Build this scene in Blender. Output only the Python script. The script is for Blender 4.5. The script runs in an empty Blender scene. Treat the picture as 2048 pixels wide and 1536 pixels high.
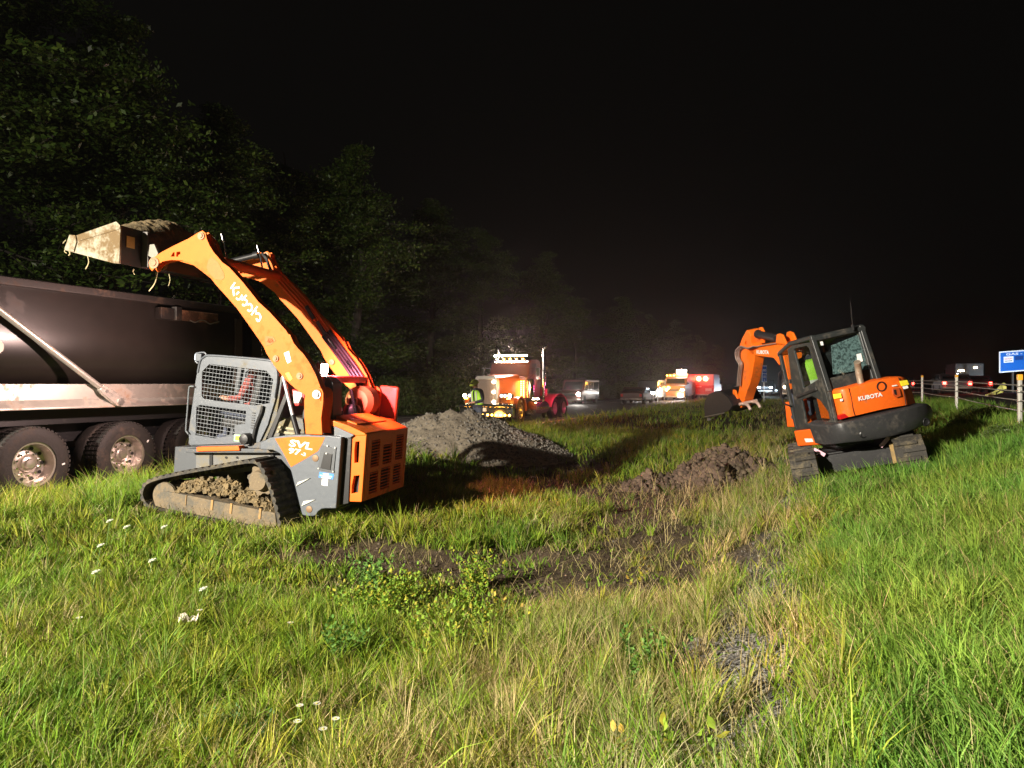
import bpy, bmesh, math, random
import numpy as np
from mathutils import Vector, Matrix
from mathutils.geometry import tessellate_polygon
random.seed(7); rng = np.random.default_rng(7)
S = bpy.context.scene; COL = S.collection
PI = math.pi; R = math.radians

# ------------------------------------------------------------------ camera, world, light, exposure
EYE = np.array([0, 0, 1.6]); FPX = 1420.0
cd = bpy.data.cameras.new('camera'); cam = bpy.data.objects.new('camera', cd); COL.objects.link(cam)
cam.location = (0, 0, 1.6); cam.rotation_euler = (R(90), 0, 0)
cd.sensor_width = 36; cd.lens = 36*FPX/2048; cd.clip_end = 3000; cd.clip_start = .05
S.camera = cam
S.view_settings.view_transform = 'Standard'; S.view_settings.look = 'None'
S.view_settings.exposure = 0.6; S.view_settings.gamma = 1
W = bpy.data.worlds.new('World'); S.world = W; W.use_nodes = True
nt = W.node_tree; bg = nt.nodes['Background']
bg.inputs[0].default_value = (1, .93, .85, 1); bg.inputs[1].default_value = 0.0012

def lamp(name, kind, loc, power, col, target=None, size=.1, spot=None, blend=.4, parent=None):
    l = bpy.data.lights.new(name, kind); o = bpy.data.objects.new(name, l); COL.objects.link(o)
    l.energy = power; l.color = col
    if kind == 'AREA': l.size = size
    else: l.shadow_soft_size = size
    if kind == 'SPOT': l.spot_size = R(spot); l.spot_blend = blend
    o.location = loc
    if target is not None:
        o.rotation_euler = (Vector(target)-Vector(loc)).to_track_quat('-Z', 'Y').to_euler()
    return o
# the work light tower that stands behind the photographer, to the left
lamp('floodlight', 'SPOT', (-12.6, -5.2, 6.4), 35000, (1, .90, .76), target=(6.5, 9.0, -1.0), size=.15, spot=140, blend=1.0)

# ------------------------------------------------------------------ helpers
class Frame:
    def __init__(s, O, h, pitch=0, roll=0):
        h = np.array(h, float)/np.hypot(*h)
        c, sn = math.cos(R(pitch)), math.sin(R(pitch))
        x = np.array([h[0]*c, h[1]*c, sn]); y = np.array([-h[1], h[0], 0.]); z = np.cross(x, y)
        if roll:   # left side goes down by roll
            cr, sr = math.cos(R(roll)), math.sin(R(roll))
            y, z = y*cr - z*sr, z*cr + y*sr
        s.O = np.array(O, float); s.R = np.stack([x, y, z], 1)
    def pix(s, px, py, ax, v):
        d = np.array([(px-1024)/FPX, 1, (768-py)/FPX])
        o = s.R.T@(EYE-s.O); dd = s.R.T@d; t = (v-o[ax])/dd[ax]
        return o+dd*t
    def mat(s):
        m = np.eye(4); m[:3, :3] = s.R; m[:3, 3] = s.O
        return Matrix(m.tolist())
    def to(s, other, P):
        Wd = np.asarray(P)@s.R.T+s.O
        return (Wd-other.O)@other.R

class MB:
    def __init__(s): s.v = []; s.f = []; s.m = []
    def add(s, vs, fs, mi=0):
        n = len(s.v); s.v += [tuple(map(float, p)) for p in vs]
        s.f += [tuple(i+n for i in f) for f in fs]; s.m += [mi]*len(fs); return s
    def box(s, c, d, rot=None, mi=0, taper=None):
        hx, hy, hz = d[0]/2, d[1]/2, d[2]/2
        vs = [Vector((sx*hx, sy*hy, sz*hz)) for sz in (-1, 1) for sy in (-1, 1) for sx in (-1, 1)]
        if taper:
            for v in vs[4:]: v.x *= taper[0]; v.y *= taper[1]
        if rot is not None: vs = [rot@v for v in vs]
        c = Vector(c)
        return s.add([v+c for v in vs], [(0, 2, 3, 1), (4, 5, 7, 6), (0, 1, 5, 4), (2, 6, 7, 3), (0, 4, 6, 2), (1, 3, 7, 5)], mi)
    def box2(s, a, b, mi=0):
        a = np.array(a, float); b = np.array(b, float)
        return s.box((a+b)/2, abs(b-a), mi=mi)
    def prism(s, pts, ax, a, b, mi=0):
        """pts: 2-tuples in the two axes other than ax, extruded from a to b along ax"""
        n = len(pts)
        def mk(p, t):
            q = [p[0], p[1]]; q.insert(ax, t); return q
        vs = [mk(p, a) for p in pts]+[mk(p, b) for p in pts]
        area = sum(pts[i][0]*pts[(i+1) % n][1]-pts[(i+1) % n][0]*pts[i][1] for i in range(n))
        fl = (area > 0) ^ (ax == 1) ^ (b < a)
        fs = [tuple(range(n))[::-1] if fl else tuple(range(n)), tuple(range(n, 2*n)) if fl else tuple(range(2*n-1, n-1, -1))]
        for i in range(n):
            j = (i+1) % n
            fs.append((i, j, n+j, n+i) if fl else (j, i, n+i, n+j))
        return s.add(vs, fs, mi)
    def plate(s, outer, holes, ax, a, b, mi=0):
        loops = [outer]+holes; flat = [p for l in loops for p in l]; n = len(flat)
        tris = tessellate_polygon([[Vector((p[0], p[1], 0)) for p in l] for l in loops])
        def mk(p, t):
            q = [p[0], p[1]]; q.insert(ax, t); return q
        vs = [mk(p, a) for p in flat]+[mk(p, b) for p in flat]
        fs = [tuple(t) for t in tris]+[tuple(i+n for i in t[::-1]) for t in tris]
        k = 0
        for l in loops:
            m = len(l)
            for i in range(m): fs.append((k+i, k+(i+1) % m, n+k+(i+1) % m, n+k+i))
            k += m
        return s.add(vs, fs, mi)
    def cyl(s, p, q, r, r2=None, n=16, mi=0, caps=True):
        r2 = r if r2 is None else r2
        return s.lathe(p, q, [(0, r), ((Vector(q)-Vector(p)).length, r2)], n, mi, caps)
    def lathe(s, p, q, prof, n=24, mi=0, caps=True):
        p = Vector(p); q = Vector(q); w = (q-p).normalized()
        u = w.orthogonal().normalized(); v = w.cross(u)
        vs = []
        for t, r in prof:
            for i in range(n):
                a = 2*PI*i/n; vs.append(p+w*t+(u*math.cos(a)+v*math.sin(a))*r)
        fs = []
        for k in range(len(prof)-1):
            for i in range(n):
                j = (i+1) % n; fs.append((k*n+i, k*n+j, (k+1)*n+j, (k+1)*n+i))
        if caps:
            fs.append(tuple(range(n))[::-1]); fs.append(tuple(range((len(prof)-1)*n, len(prof)*n)))
        return s.add(vs, fs, mi)
    def tube(s, pts, r, n=8, mi=0, caps=True):
        P = [Vector(p) for p in pts]; m = len(P); rs = r if hasattr(r, '__len__') else [r]*m
        vs = []; u = None
        for k in range(m):
            t = (P[min(k+1, m-1)]-P[max(k-1, 0)]).normalized()
            u = t.orthogonal().normalized() if u is None else (u-t*u.dot(t)).normalized()
            v = t.cross(u)
            for i in range(n):
                a = 2*PI*i/n; vs.append(P[k]+(u*math.cos(a)+v*math.sin(a))*rs[k])
        fs = []
        for k in range(m-1):
            for i in range(n):
                j = (i+1) % n; fs.append((k*n+i, k*n+j, (k+1)*n+j, (k+1)*n+i))
        if caps: fs.append(tuple(range(n))[::-1]); fs.append(tuple(range((m-1)*n, m*n)))
        return s.add(vs, fs, mi)
    def build(s, name, mat, parent=None, bevel=0, smooth=False, frm=None, to=None, seg=2):
        me = bpy.data.meshes.new(name)
        V = np.array(s.v)
        if frm is not None: V = frm.to(to, V)
        me.from_pydata(V.tolist(), [], s.f); me.validate()
        bm = bmesh.new(); bm.from_mesh(me)
        bmesh.ops.recalc_face_normals(bm, faces=bm.faces); bm.to_mesh(me); bm.free()
        mats = mat if isinstance(mat, (list, tuple)) else [mat]
        for m in mats: me.materials.append(m)
        if len(mats) > 1 and len(me.polygons) == len(s.m): me.polygons.foreach_set('material_index', s.m)
        if smooth: me.shade_smooth()
        o = bpy.data.objects.new(name, me); COL.objects.link(o)
        if parent: o.parent = parent
        if bevel:
            b = o.modifiers.new('bevel', 'BEVEL'); b.width = bevel; b.segments = seg; b.limit_method = 'ANGLE'; b.angle_limit = R(35)
            b.harden_normals = False
            me.shade_smooth()
            w = o.modifiers.new('wn', 'WEIGHTED_NORMAL'); w.keep_sharp = False
        if smooth and not bevel:
            # keep hard edges hard
            try: me.set_sharp_from_angle(angle=R(38))
            except Exception: pass
        return o

def catmull(pts, n=6, closed=False):
    P = [np.array(p, float) for p in pts]; m = len(P); out = []
    rngk = range(m if closed else m-1)
    for k in rngk:
        g = lambda i: P[i % m] if closed else P[min(max(i, 0), m-1)]
        a, b, c, d = g(k-1), g(k), g(k+1), g(k+2)
        for i in range(n):
            t = i/n
            out.append(.5*((2*b)+(c-a)*t+(2*a-5*b+4*c-d)*t*t+(3*b-a-3*c+d)*t**3))
    if not closed: out.append(P[-1])
    return out

def tag(o, label=None, cat=None, group=None, kind=None):
    if label: o['label'] = label
    if cat: o['category'] = cat
    if group: o['group'] = group
    if kind: o['kind'] = kind
    return o
def thing(name, F, label, cat, group=None):
    o = bpy.data.objects.new(name, None); COL.objects.link(o); o.empty_display_size = .2
    o.matrix_world = F.mat() if isinstance(F, Frame) else Matrix.Translation(F)
    return tag(o, label, cat, group)
def dup(o, parent=None):
    c = o.copy(); COL.objects.link(c)
    if parent: c.parent = parent
    for ch in [x for x in bpy.data.objects if x.parent == o]: dup(ch, c)
    return c

# ------------------------------------------------------------------ materials
def mat(name, col, rough=.5, metal=0, dirt=None, amt=.4, scale=3, bump=0, bscale=40, coat=0, var=.12, spec=.5, emit=None, es=0, alpha=None, trans=0):
    m = bpy.data.materials.new(name); m.use_nodes = True; t = m.node_tree; n = t.nodes; L = t.links
    b = n['Principled BSDF']
    b.inputs['Roughness'].default_value = rough; b.inputs['Metallic'].default_value = metal
    b.inputs['Specular IOR Level'].default_value = spec
    b.inputs['Coat Weight'].default_value = coat; b.inputs['Coat Roughness'].default_value = .15
    tc = n.new('ShaderNodeTexCoord')
    no = n.new('ShaderNodeTexNoise'); no.inputs['Scale'].default_value = scale; no.inputs['Detail'].default_value = 6; no.inputs['Roughness'].default_value = .65
    L.new(tc.outputs['Object'], no.inputs['Vector'])
    no2 = n.new('ShaderNodeTexNoise'); no2.inputs['Scale'].default_value = scale*7; no2.inputs['Detail'].default_value = 4
    L.new(tc.outputs['Object'], no2.inputs['Vector'])
    c = (*col, 1)
    mx = n.new('ShaderNodeMix'); mx.data_type = 'RGBA'
    mx.inputs[6].default_value = tuple(x*(1-var) for x in col)+(1,); mx.inputs[7].default_value = tuple(min(1, x*(1+var)) for x in col)+(1,)
    L.new(no2.outputs[0], mx.inputs[0]); out = mx.outputs[2]
    if dirt:
        ad = n.new('ShaderNodeMath'); ad.operation = 'MULTIPLY_ADD'; L.new(no2.outputs[0], ad.inputs[0]); ad.inputs[1].default_value = .35; L.new(no.outputs[0], ad.inputs[2])
        rp = n.new('ShaderNodeMapRange'); rp.inputs[1].default_value = .88-amt*.5; rp.inputs[2].default_value = 1.05-amt*.5
        rp.clamp = True; L.new(ad.outputs[0], rp.inputs[0])
        m2 = n.new('ShaderNodeMix'); m2.data_type = 'RGBA'; m2.inputs[7].default_value = (*dirt, 1)
        L.new(rp.outputs[0], m2.inputs[0]); L.new(out, m2.inputs[6]); out = m2.outputs[2]
        rr = n.new('ShaderNodeMapRange'); rr.inputs[3].default_value = rough; rr.inputs[4].default_value = .85
        L.new(rp.outputs[0], rr.inputs[0]); L.new(rr.outputs[0], b.inputs['Roughness'])
        if metal:
            rm = n.new('ShaderNodeMapRange'); rm.inputs[3].default_value = metal; rm.inputs[4].default_value = 0
            L.new(rp.outputs[0], rm.inputs[0]); L.new(rm.outputs[0], b.inputs['Metallic'])
    L.new(out, b.inputs['Base Color'])
    if bump:
        nb = n.new('ShaderNodeTexNoise'); nb.inputs['Scale'].default_value = bscale; nb.inputs['Detail'].default_value = 5
        L.new(tc.outputs['Object'], nb.inputs['Vector'])
        bp = n.new('ShaderNodeBump'); bp.inputs['Strength'].default_value = bump; bp.inputs['Distance'].default_value = .02
        L.new(nb.outputs[0], bp.inputs['Height']); L.new(bp.outputs[0], b.inputs['Normal'])
    if emit: b.inputs['Emission Color'].default_value = (*emit, 1); b.inputs['Emission Strength'].default_value = es
    if trans: b.inputs['Transmission Weight'].default_value = trans
    if alpha is not None: b.inputs['Alpha'].default_value = alpha
    return m
MUD = (.17, .125, .065)
M = dict(
 orange=mat('orange_paint', (.74, .145, .008), .55, dirt=(.34, .11, .03), amt=.24, coat=.04, scale=2.2, spec=.25),
 orange2=mat('orange_paint_worn', (.78, .125, .010), .5, dirt=(.28, .12, .045), amt=.2, coat=.05, scale=3, spec=.3),
 grey=mat('grey_paint', (.095, .108, .125), .42, dirt=(.15, .135, .10), amt=.25, coat=.15, scale=2.5, bump=.08, bscale=18),
 greyd=mat('dark_grey_paint', (.065, .072, .08), .5, dirt=MUD, amt=.35, scale=3),
 black=mat('black_paint', (.012, .012, .013), .4, dirt=(.05, .042, .03), amt=.2),
 blackp=mat('black_plastic', (.018, .018, .019), .48, dirt=(.06, .055, .045), amt=.25, bump=.1, bscale=60),
 hull=mat('hull_paint', (.014, .011, .0095), .36, dirt=(.055, .037, .029), amt=.22, scale=.7, var=.25, bump=.05, bscale=4, coat=.12),
 alu=mat('dirty_aluminium', (.42, .39, .35), .45, .7, dirt=(.22, .14, .09), amt=.36, scale=1.6),
 chrome=mat('chrome', (.75, .75, .76), .14, 1, dirt=(.3, .27, .22), amt=.08),
 steel=mat('steel', (.45, .44, .42), .35, .9, dirt=MUD, amt=.2),
 rubber=mat('rubber', (.020, .0175, .016), .72, dirt=(.055, .04, .03), amt=.35, scale=3, bump=.25, bscale=30),
 mudrub=mat('muddy_rubber', (.035, .032, .027), .8, dirt=(.12, .10, .062), amt=.45, scale=5, bump=.4, bscale=25),
 muddy=mat('muddy_steel', (.16, .12, .07), .8, dirt=(.095, .085, .065), amt=.5, scale=5, bump=.5, bscale=22),
 mud=mat('mud', (.20, .145, .07), .95, dirt=(.11, .085, .045), amt=.55, scale=9, bump=.8, bscale=30, var=.3),
 white=mat('white_decal', (.8, .8, .78), .5), yellow=mat('yellow_decal', (.75, .62, .03), .5),
 red=mat('red_paint', (.55, .02, .015), .35, coat=.3), redlens=mat('red_lens', (.5, .01, .01), .25),
 blue=mat('blue_decal', (.05, .22, .62), .5), vest=mat('hi_vis_fabric', (.42, .78, .05), .7),
 skin=mat('skin', (.5, .27, .18), .55), cloth=mat('dark_fabric', (.03, .032, .045), .9, bump=.3),
 jean=mat('denim', (.06, .07, .10), .9), bucket=mat('bucket_steel', (.30, .27, .19), .6, .2, dirt=(.13, .085, .035), amt=.62, scale=4, bump=.5, bscale=16, var=.35),
 seat=mat('seat_vinyl', (.03, .03, .03), .55), redcl=mat('red_fabric', (.30, .08, .07), .85))
def glass(name, tint=(.85, .9, .9), a=.22, rough=.03):
    m = bpy.data.materials.new(name); m.use_nodes = True; t = m.node_tree; n = t.nodes; L = t.links
    o = n['Material Output']; n.remove(n['Principled BSDF'])
    tr = n.new('ShaderNodeBsdfTransparent'); tr.inputs[0].default_value = (*tint, 1)
    gl = n.new('ShaderNodeBsdfGlossy'); gl.inputs['Roughness'].default_value = rough; gl.inputs[0].default_value = (1, 1, 1, 1)
    ly = n.new('ShaderNodeLayerWeight'); ly.inputs[0].default_value = .5; pw_ = n.new('ShaderNodeMath'); pw_.operation = 'POWER'; pw_.inputs[1].default_value = 4; L.new(ly.outputs['Facing'], pw_.inputs[0])
    ad = n.new('ShaderNodeMath'); ad.operation = 'MULTIPLY_ADD'; ad.inputs[1].default_value = .85; ad.inputs[2].default_value = a*.25; L.new(pw_.outputs[0], ad.inputs[0])
    mx = n.new('ShaderNodeMixShader'); L.new(ad.outputs[0], mx.inputs[0]); L.new(tr.outputs[0], mx.inputs[1]); L.new(gl.outputs[0], mx.inputs[2])
    L.new(mx.outputs[0], o.inputs[0]); return m
M['glass'] = glass('window_glass'); M['darkglass'] = glass('tinted_glass', (.3, .33, .34), .4)
def lens(name, col, s):
    m = bpy.data.materials.new(name); m.use_nodes = True; b = m.node_tree.nodes['Principled BSDF']
    b.inputs['Base Color'].default_value = (*col, 1); b.inputs['Emission Color'].default_value = (*col, 1); b.inputs['Emission Strength'].default_value = s
    return m
M['lwhite'] = lens('lit_white_lens', (1, .93, .85), 120); M['lamber'] = lens('lit_amber_lens', (1, .45, .05), 26)
M['lred'] = lens('lit_red_lens', (1, .03, .02), 30); M['lblue'] = lens('lit_cool_lens', (.8, .9, 1), 30); M['lbar'] = lens('lit_bar_lens', (1, .82, .78), 110)
M['ldim'] = lens('dim_cool_lens', (.7, .85, 1), 3); M['lwarm'] = lens('lit_warm_lens', (1, .75, .45), 60)

def text_geo(s, bold=0.0, shear=0.0):
    c = bpy.data.curves.new('t', 'FONT'); c.body = s; c.size = 1; c.offset = bold; c.shear = shear; c.resolution_u = 3
    o = bpy.data.objects.new('t', c); COL.objects.link(o)
    dg = bpy.context.evaluated_depsgraph_get(); me = o.evaluated_get(dg).to_mesh()
    vs = np.array([v.co[:2] for v in me.vertices]); fs = [tuple(p.vertices) for p in me.polygons]
    o.evaluated_get(dg).to_mesh_clear(); bpy.data.objects.remove(o); bpy.data.curves.remove(c)
    mn, mx = vs.min(0), vs.max(0)
    return (vs-mn)/(mx-mn), fs
def text3(mb, s, bl, br, tl, off, bold=0.0, shear=0.0, mi=0):
    """letters filling the parallelogram bottom-left, bottom-right, top-left (3-D points), lifted by off"""
    vs, fs = text_geo(s, bold, shear); bl, br, tl, off = map(np.array, (bl, br, tl, off))
    mb.add([bl+(br-bl)*a+(tl-bl)*b+off for a, b in vs], fs, mi)
def stroke(mb, pts, w, off, mi=0):
    """flat ribbon along 3-D points; w = width vector function uses plane normal off"""
    P = [Vector(p) for p in pts]; n = Vector(off).normalized(); o = Vector(off); vs = []
    m = len(P)
    for k in range(m):
        t = (P[min(k+1, m-1)]-P[max(k-1, 0)]).normalized(); sd = n.cross(t).normalized()*(w/2)
        vs += [P[k]+sd+o, P[k]-sd+o]
    mb.add(vs, [(2*k, 2*k+1, 2*k+3, 2*k+2) for k in range(m-1)], mi)

def vnoise(x, y, sc=1., seed=0):
    x = np.asarray(x)/sc; y = np.asarray(y)/sc
    xi = np.floor(x).astype(np.int64); yi = np.floor(y).astype(np.int64); fx = x-xi; fy = y-yi
    fx = fx*fx*(3-2*fx); fy = fy*fy*(3-2*fy)
    def h(a, b):
        n = (a*374761393+b*668265263+seed*974711) & 0x7fffffff
        n = ((n ^ (n >> 13))*1274126177) & 0x7fffffff
        return ((n ^ (n >> 16)) & 0xffff)/65535.
    return (h(xi, yi)*(1-fx)+h(xi+1, yi)*fx)*(1-fy)+(h(xi, yi+1)*(1-fx)+h(xi+1, yi+1)*fx)*fy
def fbm(x, y, sc, seed=0, o=4):
    r = 0; a = .5
    for k in range(o): r = r+a*vnoise(x, y, sc/2**k, seed+k); a *= .5
    return r/(1-.5**o)

# ------------------------------------------------------------------ road frame: s to the right, t along the road
CA, SA = math.cos(R(22.8)), math.sin(R(22.8))
U2 = np.array([SA, CA]); N2 = np.array([CA, -SA])
def st(x, y): return x*CA-y*SA, x*SA+y*CA
def xy(s, t): return s*CA+t*SA, -s*SA+t*CA
PS = [-70, -40, -24, -20.5, -19.5, -9.4, -8.8, -7.8, -6, -4, -2.5, -1, -.2, 1.5, 3.2, 4.4, 4.8, 22, 26, 70]
PZ = [3.0, 1.2, .3, .02, -.04, -.04, -.04, .0, -.20, -.33, -.40, -.27, .05, .40, .80, .88, .88, .8, .3, .3]
def ground(x, y):
    s, t = st(x, y)
    z = np.interp(s, PS, PZ)
    fill = np.clip((t-14)/24, 0, 1)*np.exp(-((s+3)/3.2)**2)*.28
    off = 1-np.clip(((s > -9.2) & (s < 4.6)).astype(float)+(s < -20)+(s > 24), 0, 1)
    lump = (fbm(x, y, 2.2, 3)-.5)*.16+(fbm(x, y, .5, 9, 3)-.5)*.07
    hole = -.22*np.exp(-(((x-.05)/.33)**2+((y-8.3)/.35)**2))-.12*np.exp(-(((x-1.6)/.9)**2+((y-8.4)/1.0)**2))
    hole = hole-.10*np.exp(-(((x+1.5)/.6)**2+((y-8.1)/.35)**2))
    pit = -.10*np.exp(-(((x-1.5)/2.2)**2+((y-14.5)/2.4)**2))
    return z+fill+(1-off)*lump+hole+pit
def gz(x, y): return float(ground(np.array([x]), np.array([y]))[0])
# ------------------------------------------------------------------ the setting
def dirtmask(x, y):
    """0 = grass, 1 = bare soil"""
    def bl(cx, cy, rx, ry, p=1.): return np.exp(-(((x-cx)/rx)**2+((y-cy)/ry)**2))*p
    m = bl(-1.5, 8.0, 1.0, .6, 1.3)+bl(.1, 8.1, .65, .7, 1.3)+bl(1.6, 8.3, .9, 1.5, 1.15)+bl(1.1, 6.8, .7, .5, .8)+bl(-1.5, 7.45, 1.2, .5, 1.0)+bl(.3, 7.4, 1.0, .5, .9)+bl(2.0, 12.6, 1.9, 1.6, 1.4)+bl(.2, 16.5, 2.2, 2.0, 1.3)
    m += bl(.9, 6.8, .7, .7, .8)+bl(1.25, 4.1, .32, .6, .7)+bl(3.4, 13.0, .8, 1.2, .7)+bl(2.2, 10.4, .7, 1.0, .8)+bl(2.2, 6.3, .35, .8, .8)
    m += bl(-2.6, 12.3, 2.2, 1.6, .7)+bl(-.2, 2.75, .5, .3, .6)
    m = m+(fbm(x, y, .9, 31)-.5)*1.5+(fbm(x, y, .28, 33, 2)-.5)*.9
    return np.clip((m-.40)/.35, 0, 1)
def gravelmask(x, y):
    s, t = st(x, y)
    m = np.exp(-((s+.35)/.42)**2)*np.clip((fbm(x, y, 1.6, 55)-.38)*4, 0, 1)*1.2
    m = m+np.exp(-(((x-1.28)/.36)**2+((y-4.0)/.7)**2))*1.1+np.exp(-(((s-4.3)/.9)**2))*.8
    return np.clip(m+(fbm(x, y, .4, 77)-.5)*.6-.1, 0, 1)

# ground sheet, finer near the camera
sv = np.unique(np.concatenate([np.linspace(-150, -24, 24), np.linspace(-24, -10, 24), np.linspace(-10, 5, 210), np.linspace(5, 30, 26), np.linspace(30, 160, 20)]))
tv = np.unique(np.concatenate([np.linspace(-30, 0, 16), np.linspace(0, 22, 270), np.linspace(22, 60, 100), np.linspace(60, 500, 50)]))
Sg, Tg = np.meshgrid(sv, tv); Xg, Yg = xy(Sg, Tg); Zg = ground(Xg, Yg)
dm = dirtmask(Xg, Yg)
Zg += dm*(fbm(Xg, Yg, .16, 5, 3)-.5)*.07*((Sg > -9.2) & (Sg < 4.4))
Zg[(Sg < -9.5) & (Sg > -19.4)] -= .05; Zg[(Sg > 4.7) & (Sg < 22)] -= .05
nx, ny = len(sv), len(tv)
idx = np.arange(nx*ny).reshape(ny, nx)
fq = np.stack([idx[:-1, :-1], idx[:-1, 1:], idx[1:, 1:], idx[1:, :-1]], -1).reshape(-1, 4)
def mesh_np(name, V, Fq, mat_, attrs=None, smooth=True, tris=False):
    me = bpy.data.meshes.new(name); k = Fq.shape[1]
    me.vertices.add(len(V)); me.vertices.foreach_set('co', np.asarray(V, np.float32).ravel())
    me.loops.add(Fq.size); me.loops.foreach_set('vertex_index', Fq.astype(np.int32).ravel())
    me.polygons.add(len(Fq)); me.polygons.foreach_set('loop_start', np.arange(0, Fq.size, k, dtype=np.int32))
    me.update(calc_edges=True)
    for n, a in (attrs or {}).items():
        at = me.attributes.new(n, 'FLOAT_COLOR', 'POINT')
        at.data.foreach_set('color', np.asarray(a, np.float32).ravel())
    me.materials.append(mat_)
    if smooth: me.shade_smooth()
    return me
def soil_material():
    m = bpy.data.materials.new('soil_and_turf'); m.use_nodes = True; t = m.node_tree; n = t.nodes; L = t.links; b = n['Principled BSDF']
    at = n.new('ShaderNodeAttribute'); at.attribute_name = 'cover'; sp = n.new('ShaderNodeSeparateColor'); L.new(at.outputs[0], sp.inputs[0])
    tc = n.new('ShaderNodeTexCoord')
    def noise(s, d=8, r=.65):
        q = n.new('ShaderNodeTexNoise'); q.inputs['Scale'].default_value = s; q.inputs['Detail'].default_value = d; q.inputs['Roughness'].default_value = r
        L.new(tc.outputs['Object'], q.inputs['Vector']); return q.outputs[0]
    def mix(f, a, b_):
        q = n.new('ShaderNodeMix'); q.data_type = 'RGBA'
        if hasattr(f, 'links'): L.new(f, q.inputs[0])
        else: q.inputs[0].default_value = f
        for i, v in ((6, a), (7, b_)):
            if hasattr(v, 'links'): L.new(v, q.inputs[i])
            else: q.inputs[i].default_value = (*v, 1)
        return q.outputs[2]
    turf = mix(noise(2.5), (.030, .035, .010), (.075, .062, .028))
    soil = mix(noise(6), (.032, .023, .015), (.13, .095, .061))
    vo = n.new('ShaderNodeTexVoronoi'); vo.inputs['Scale'].default_value = 45; L.new(tc.outputs['Object'], vo.inputs['Vector'])
    hs = n.new('ShaderNodeSeparateColor'); L.new(vo.outputs['Color'], hs.inputs[0])
    grav = mix(hs.outputs[0], (.07, .065, .055), (.28, .27, .25))
    c = mix(sp.outputs[0], turf, soil); c = mix(sp.outputs[1], c, grav); L.new(c, b.inputs['Base Color'])
    b.inputs['Roughness'].default_value = .95; b.inputs['Specular IOR Level'].default_value = .2
    bp = n.new('ShaderNodeBump'); bp.inputs['Strength'].default_value = .9; bp.inputs['Distance'].default_value = .05
    ad = n.new('ShaderNodeMath'); ad.operation = 'MULTIPLY_ADD'; L.new(noise(14, 9, .7), ad.inputs[0]); ad.inputs[1].default_value = 1.2
    ml = n.new('ShaderNodeMath'); ml.operation = 'MULTIPLY'; L.new(vo.outputs['Distance'], ml.inputs[0]); L.new(sp.outputs[1], ml.inputs[1]); L.new(ml.outputs[0], ad.inputs[2])
    L.new(ad.outputs[0], bp.inputs['Height']); L.new(bp.outputs[0], b.inputs['Normal']); return m
cov = np.stack([dm, gravelmask(Xg, Yg), np.zeros_like(dm), np.ones_like(dm)], -1).reshape(-1, 4)
gm = mesh_np('ground', np.stack([Xg, Yg, Zg], -1).reshape(-1, 3), fq, soil_material(), {'cover': cov})
go = bpy.data.objects.new('ground', gm); COL.objects.link(go); tag(go, kind='structure')

def strip(name, s0, s1, t0, t1, z, m, n=40, kind='structure'):
    mb = MB(); vs = []
    for k in range(n+1):
        t = t0+(t1-t0)*k/n
        for s_ in (s0, s1):
            x, y = xy(s_, t); vs.append((x, y, z if not callable(z) else z(s_, t)))
    mb.add(vs, [(2*k, 2*k+1, 2*k+3, 2*k+2) for k in range(n)])
    o = mb.build(name, m); tag(o, kind=kind); return o
asph = mat('asphalt', (.05, .048, .046), .8, dirt=(.09, .08, .065), amt=.35, scale=.8, bump=.5, bscale=120)
strip('road', -19.6, -9.3, -30, 480, -.035, asph)
strip('far_road', 4.6, 21.5, -30, 480, .885, asph)
pw = mat('road_paint_white', (.7, .7, .66), .6, dirt=(.12, .11, .1), amt=.3); py_ = mat('road_paint_yellow', (.65, .42, .04), .6, dirt=(.15, .12, .07), amt=.3)
strip('road_edge_line', -10.45, -10.32, -30, 480, -.031, py_)
strip('road_shoulder_line', -18.2, -18.07, -30, 480, -.031, pw)
strip('far_road_edge_line', 5.7, 5.85, -30, 480, .889, py_)
strip('far_road_shoulder_line', 14.4, 14.52, -30, 480, .889, pw)
mb = MB()
for k in range(40):
    t = -6+k*12.2
    vs = [(*xy(a, b_), .889) for a, b_ in ((10.1, t), (10.23, t), (10.23, t+3), (10.1, t+3))]; mb.add(vs, [(0, 1, 2, 3)])
tag(mb.build('far_road_lane_line', pw), kind='structure')

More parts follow.
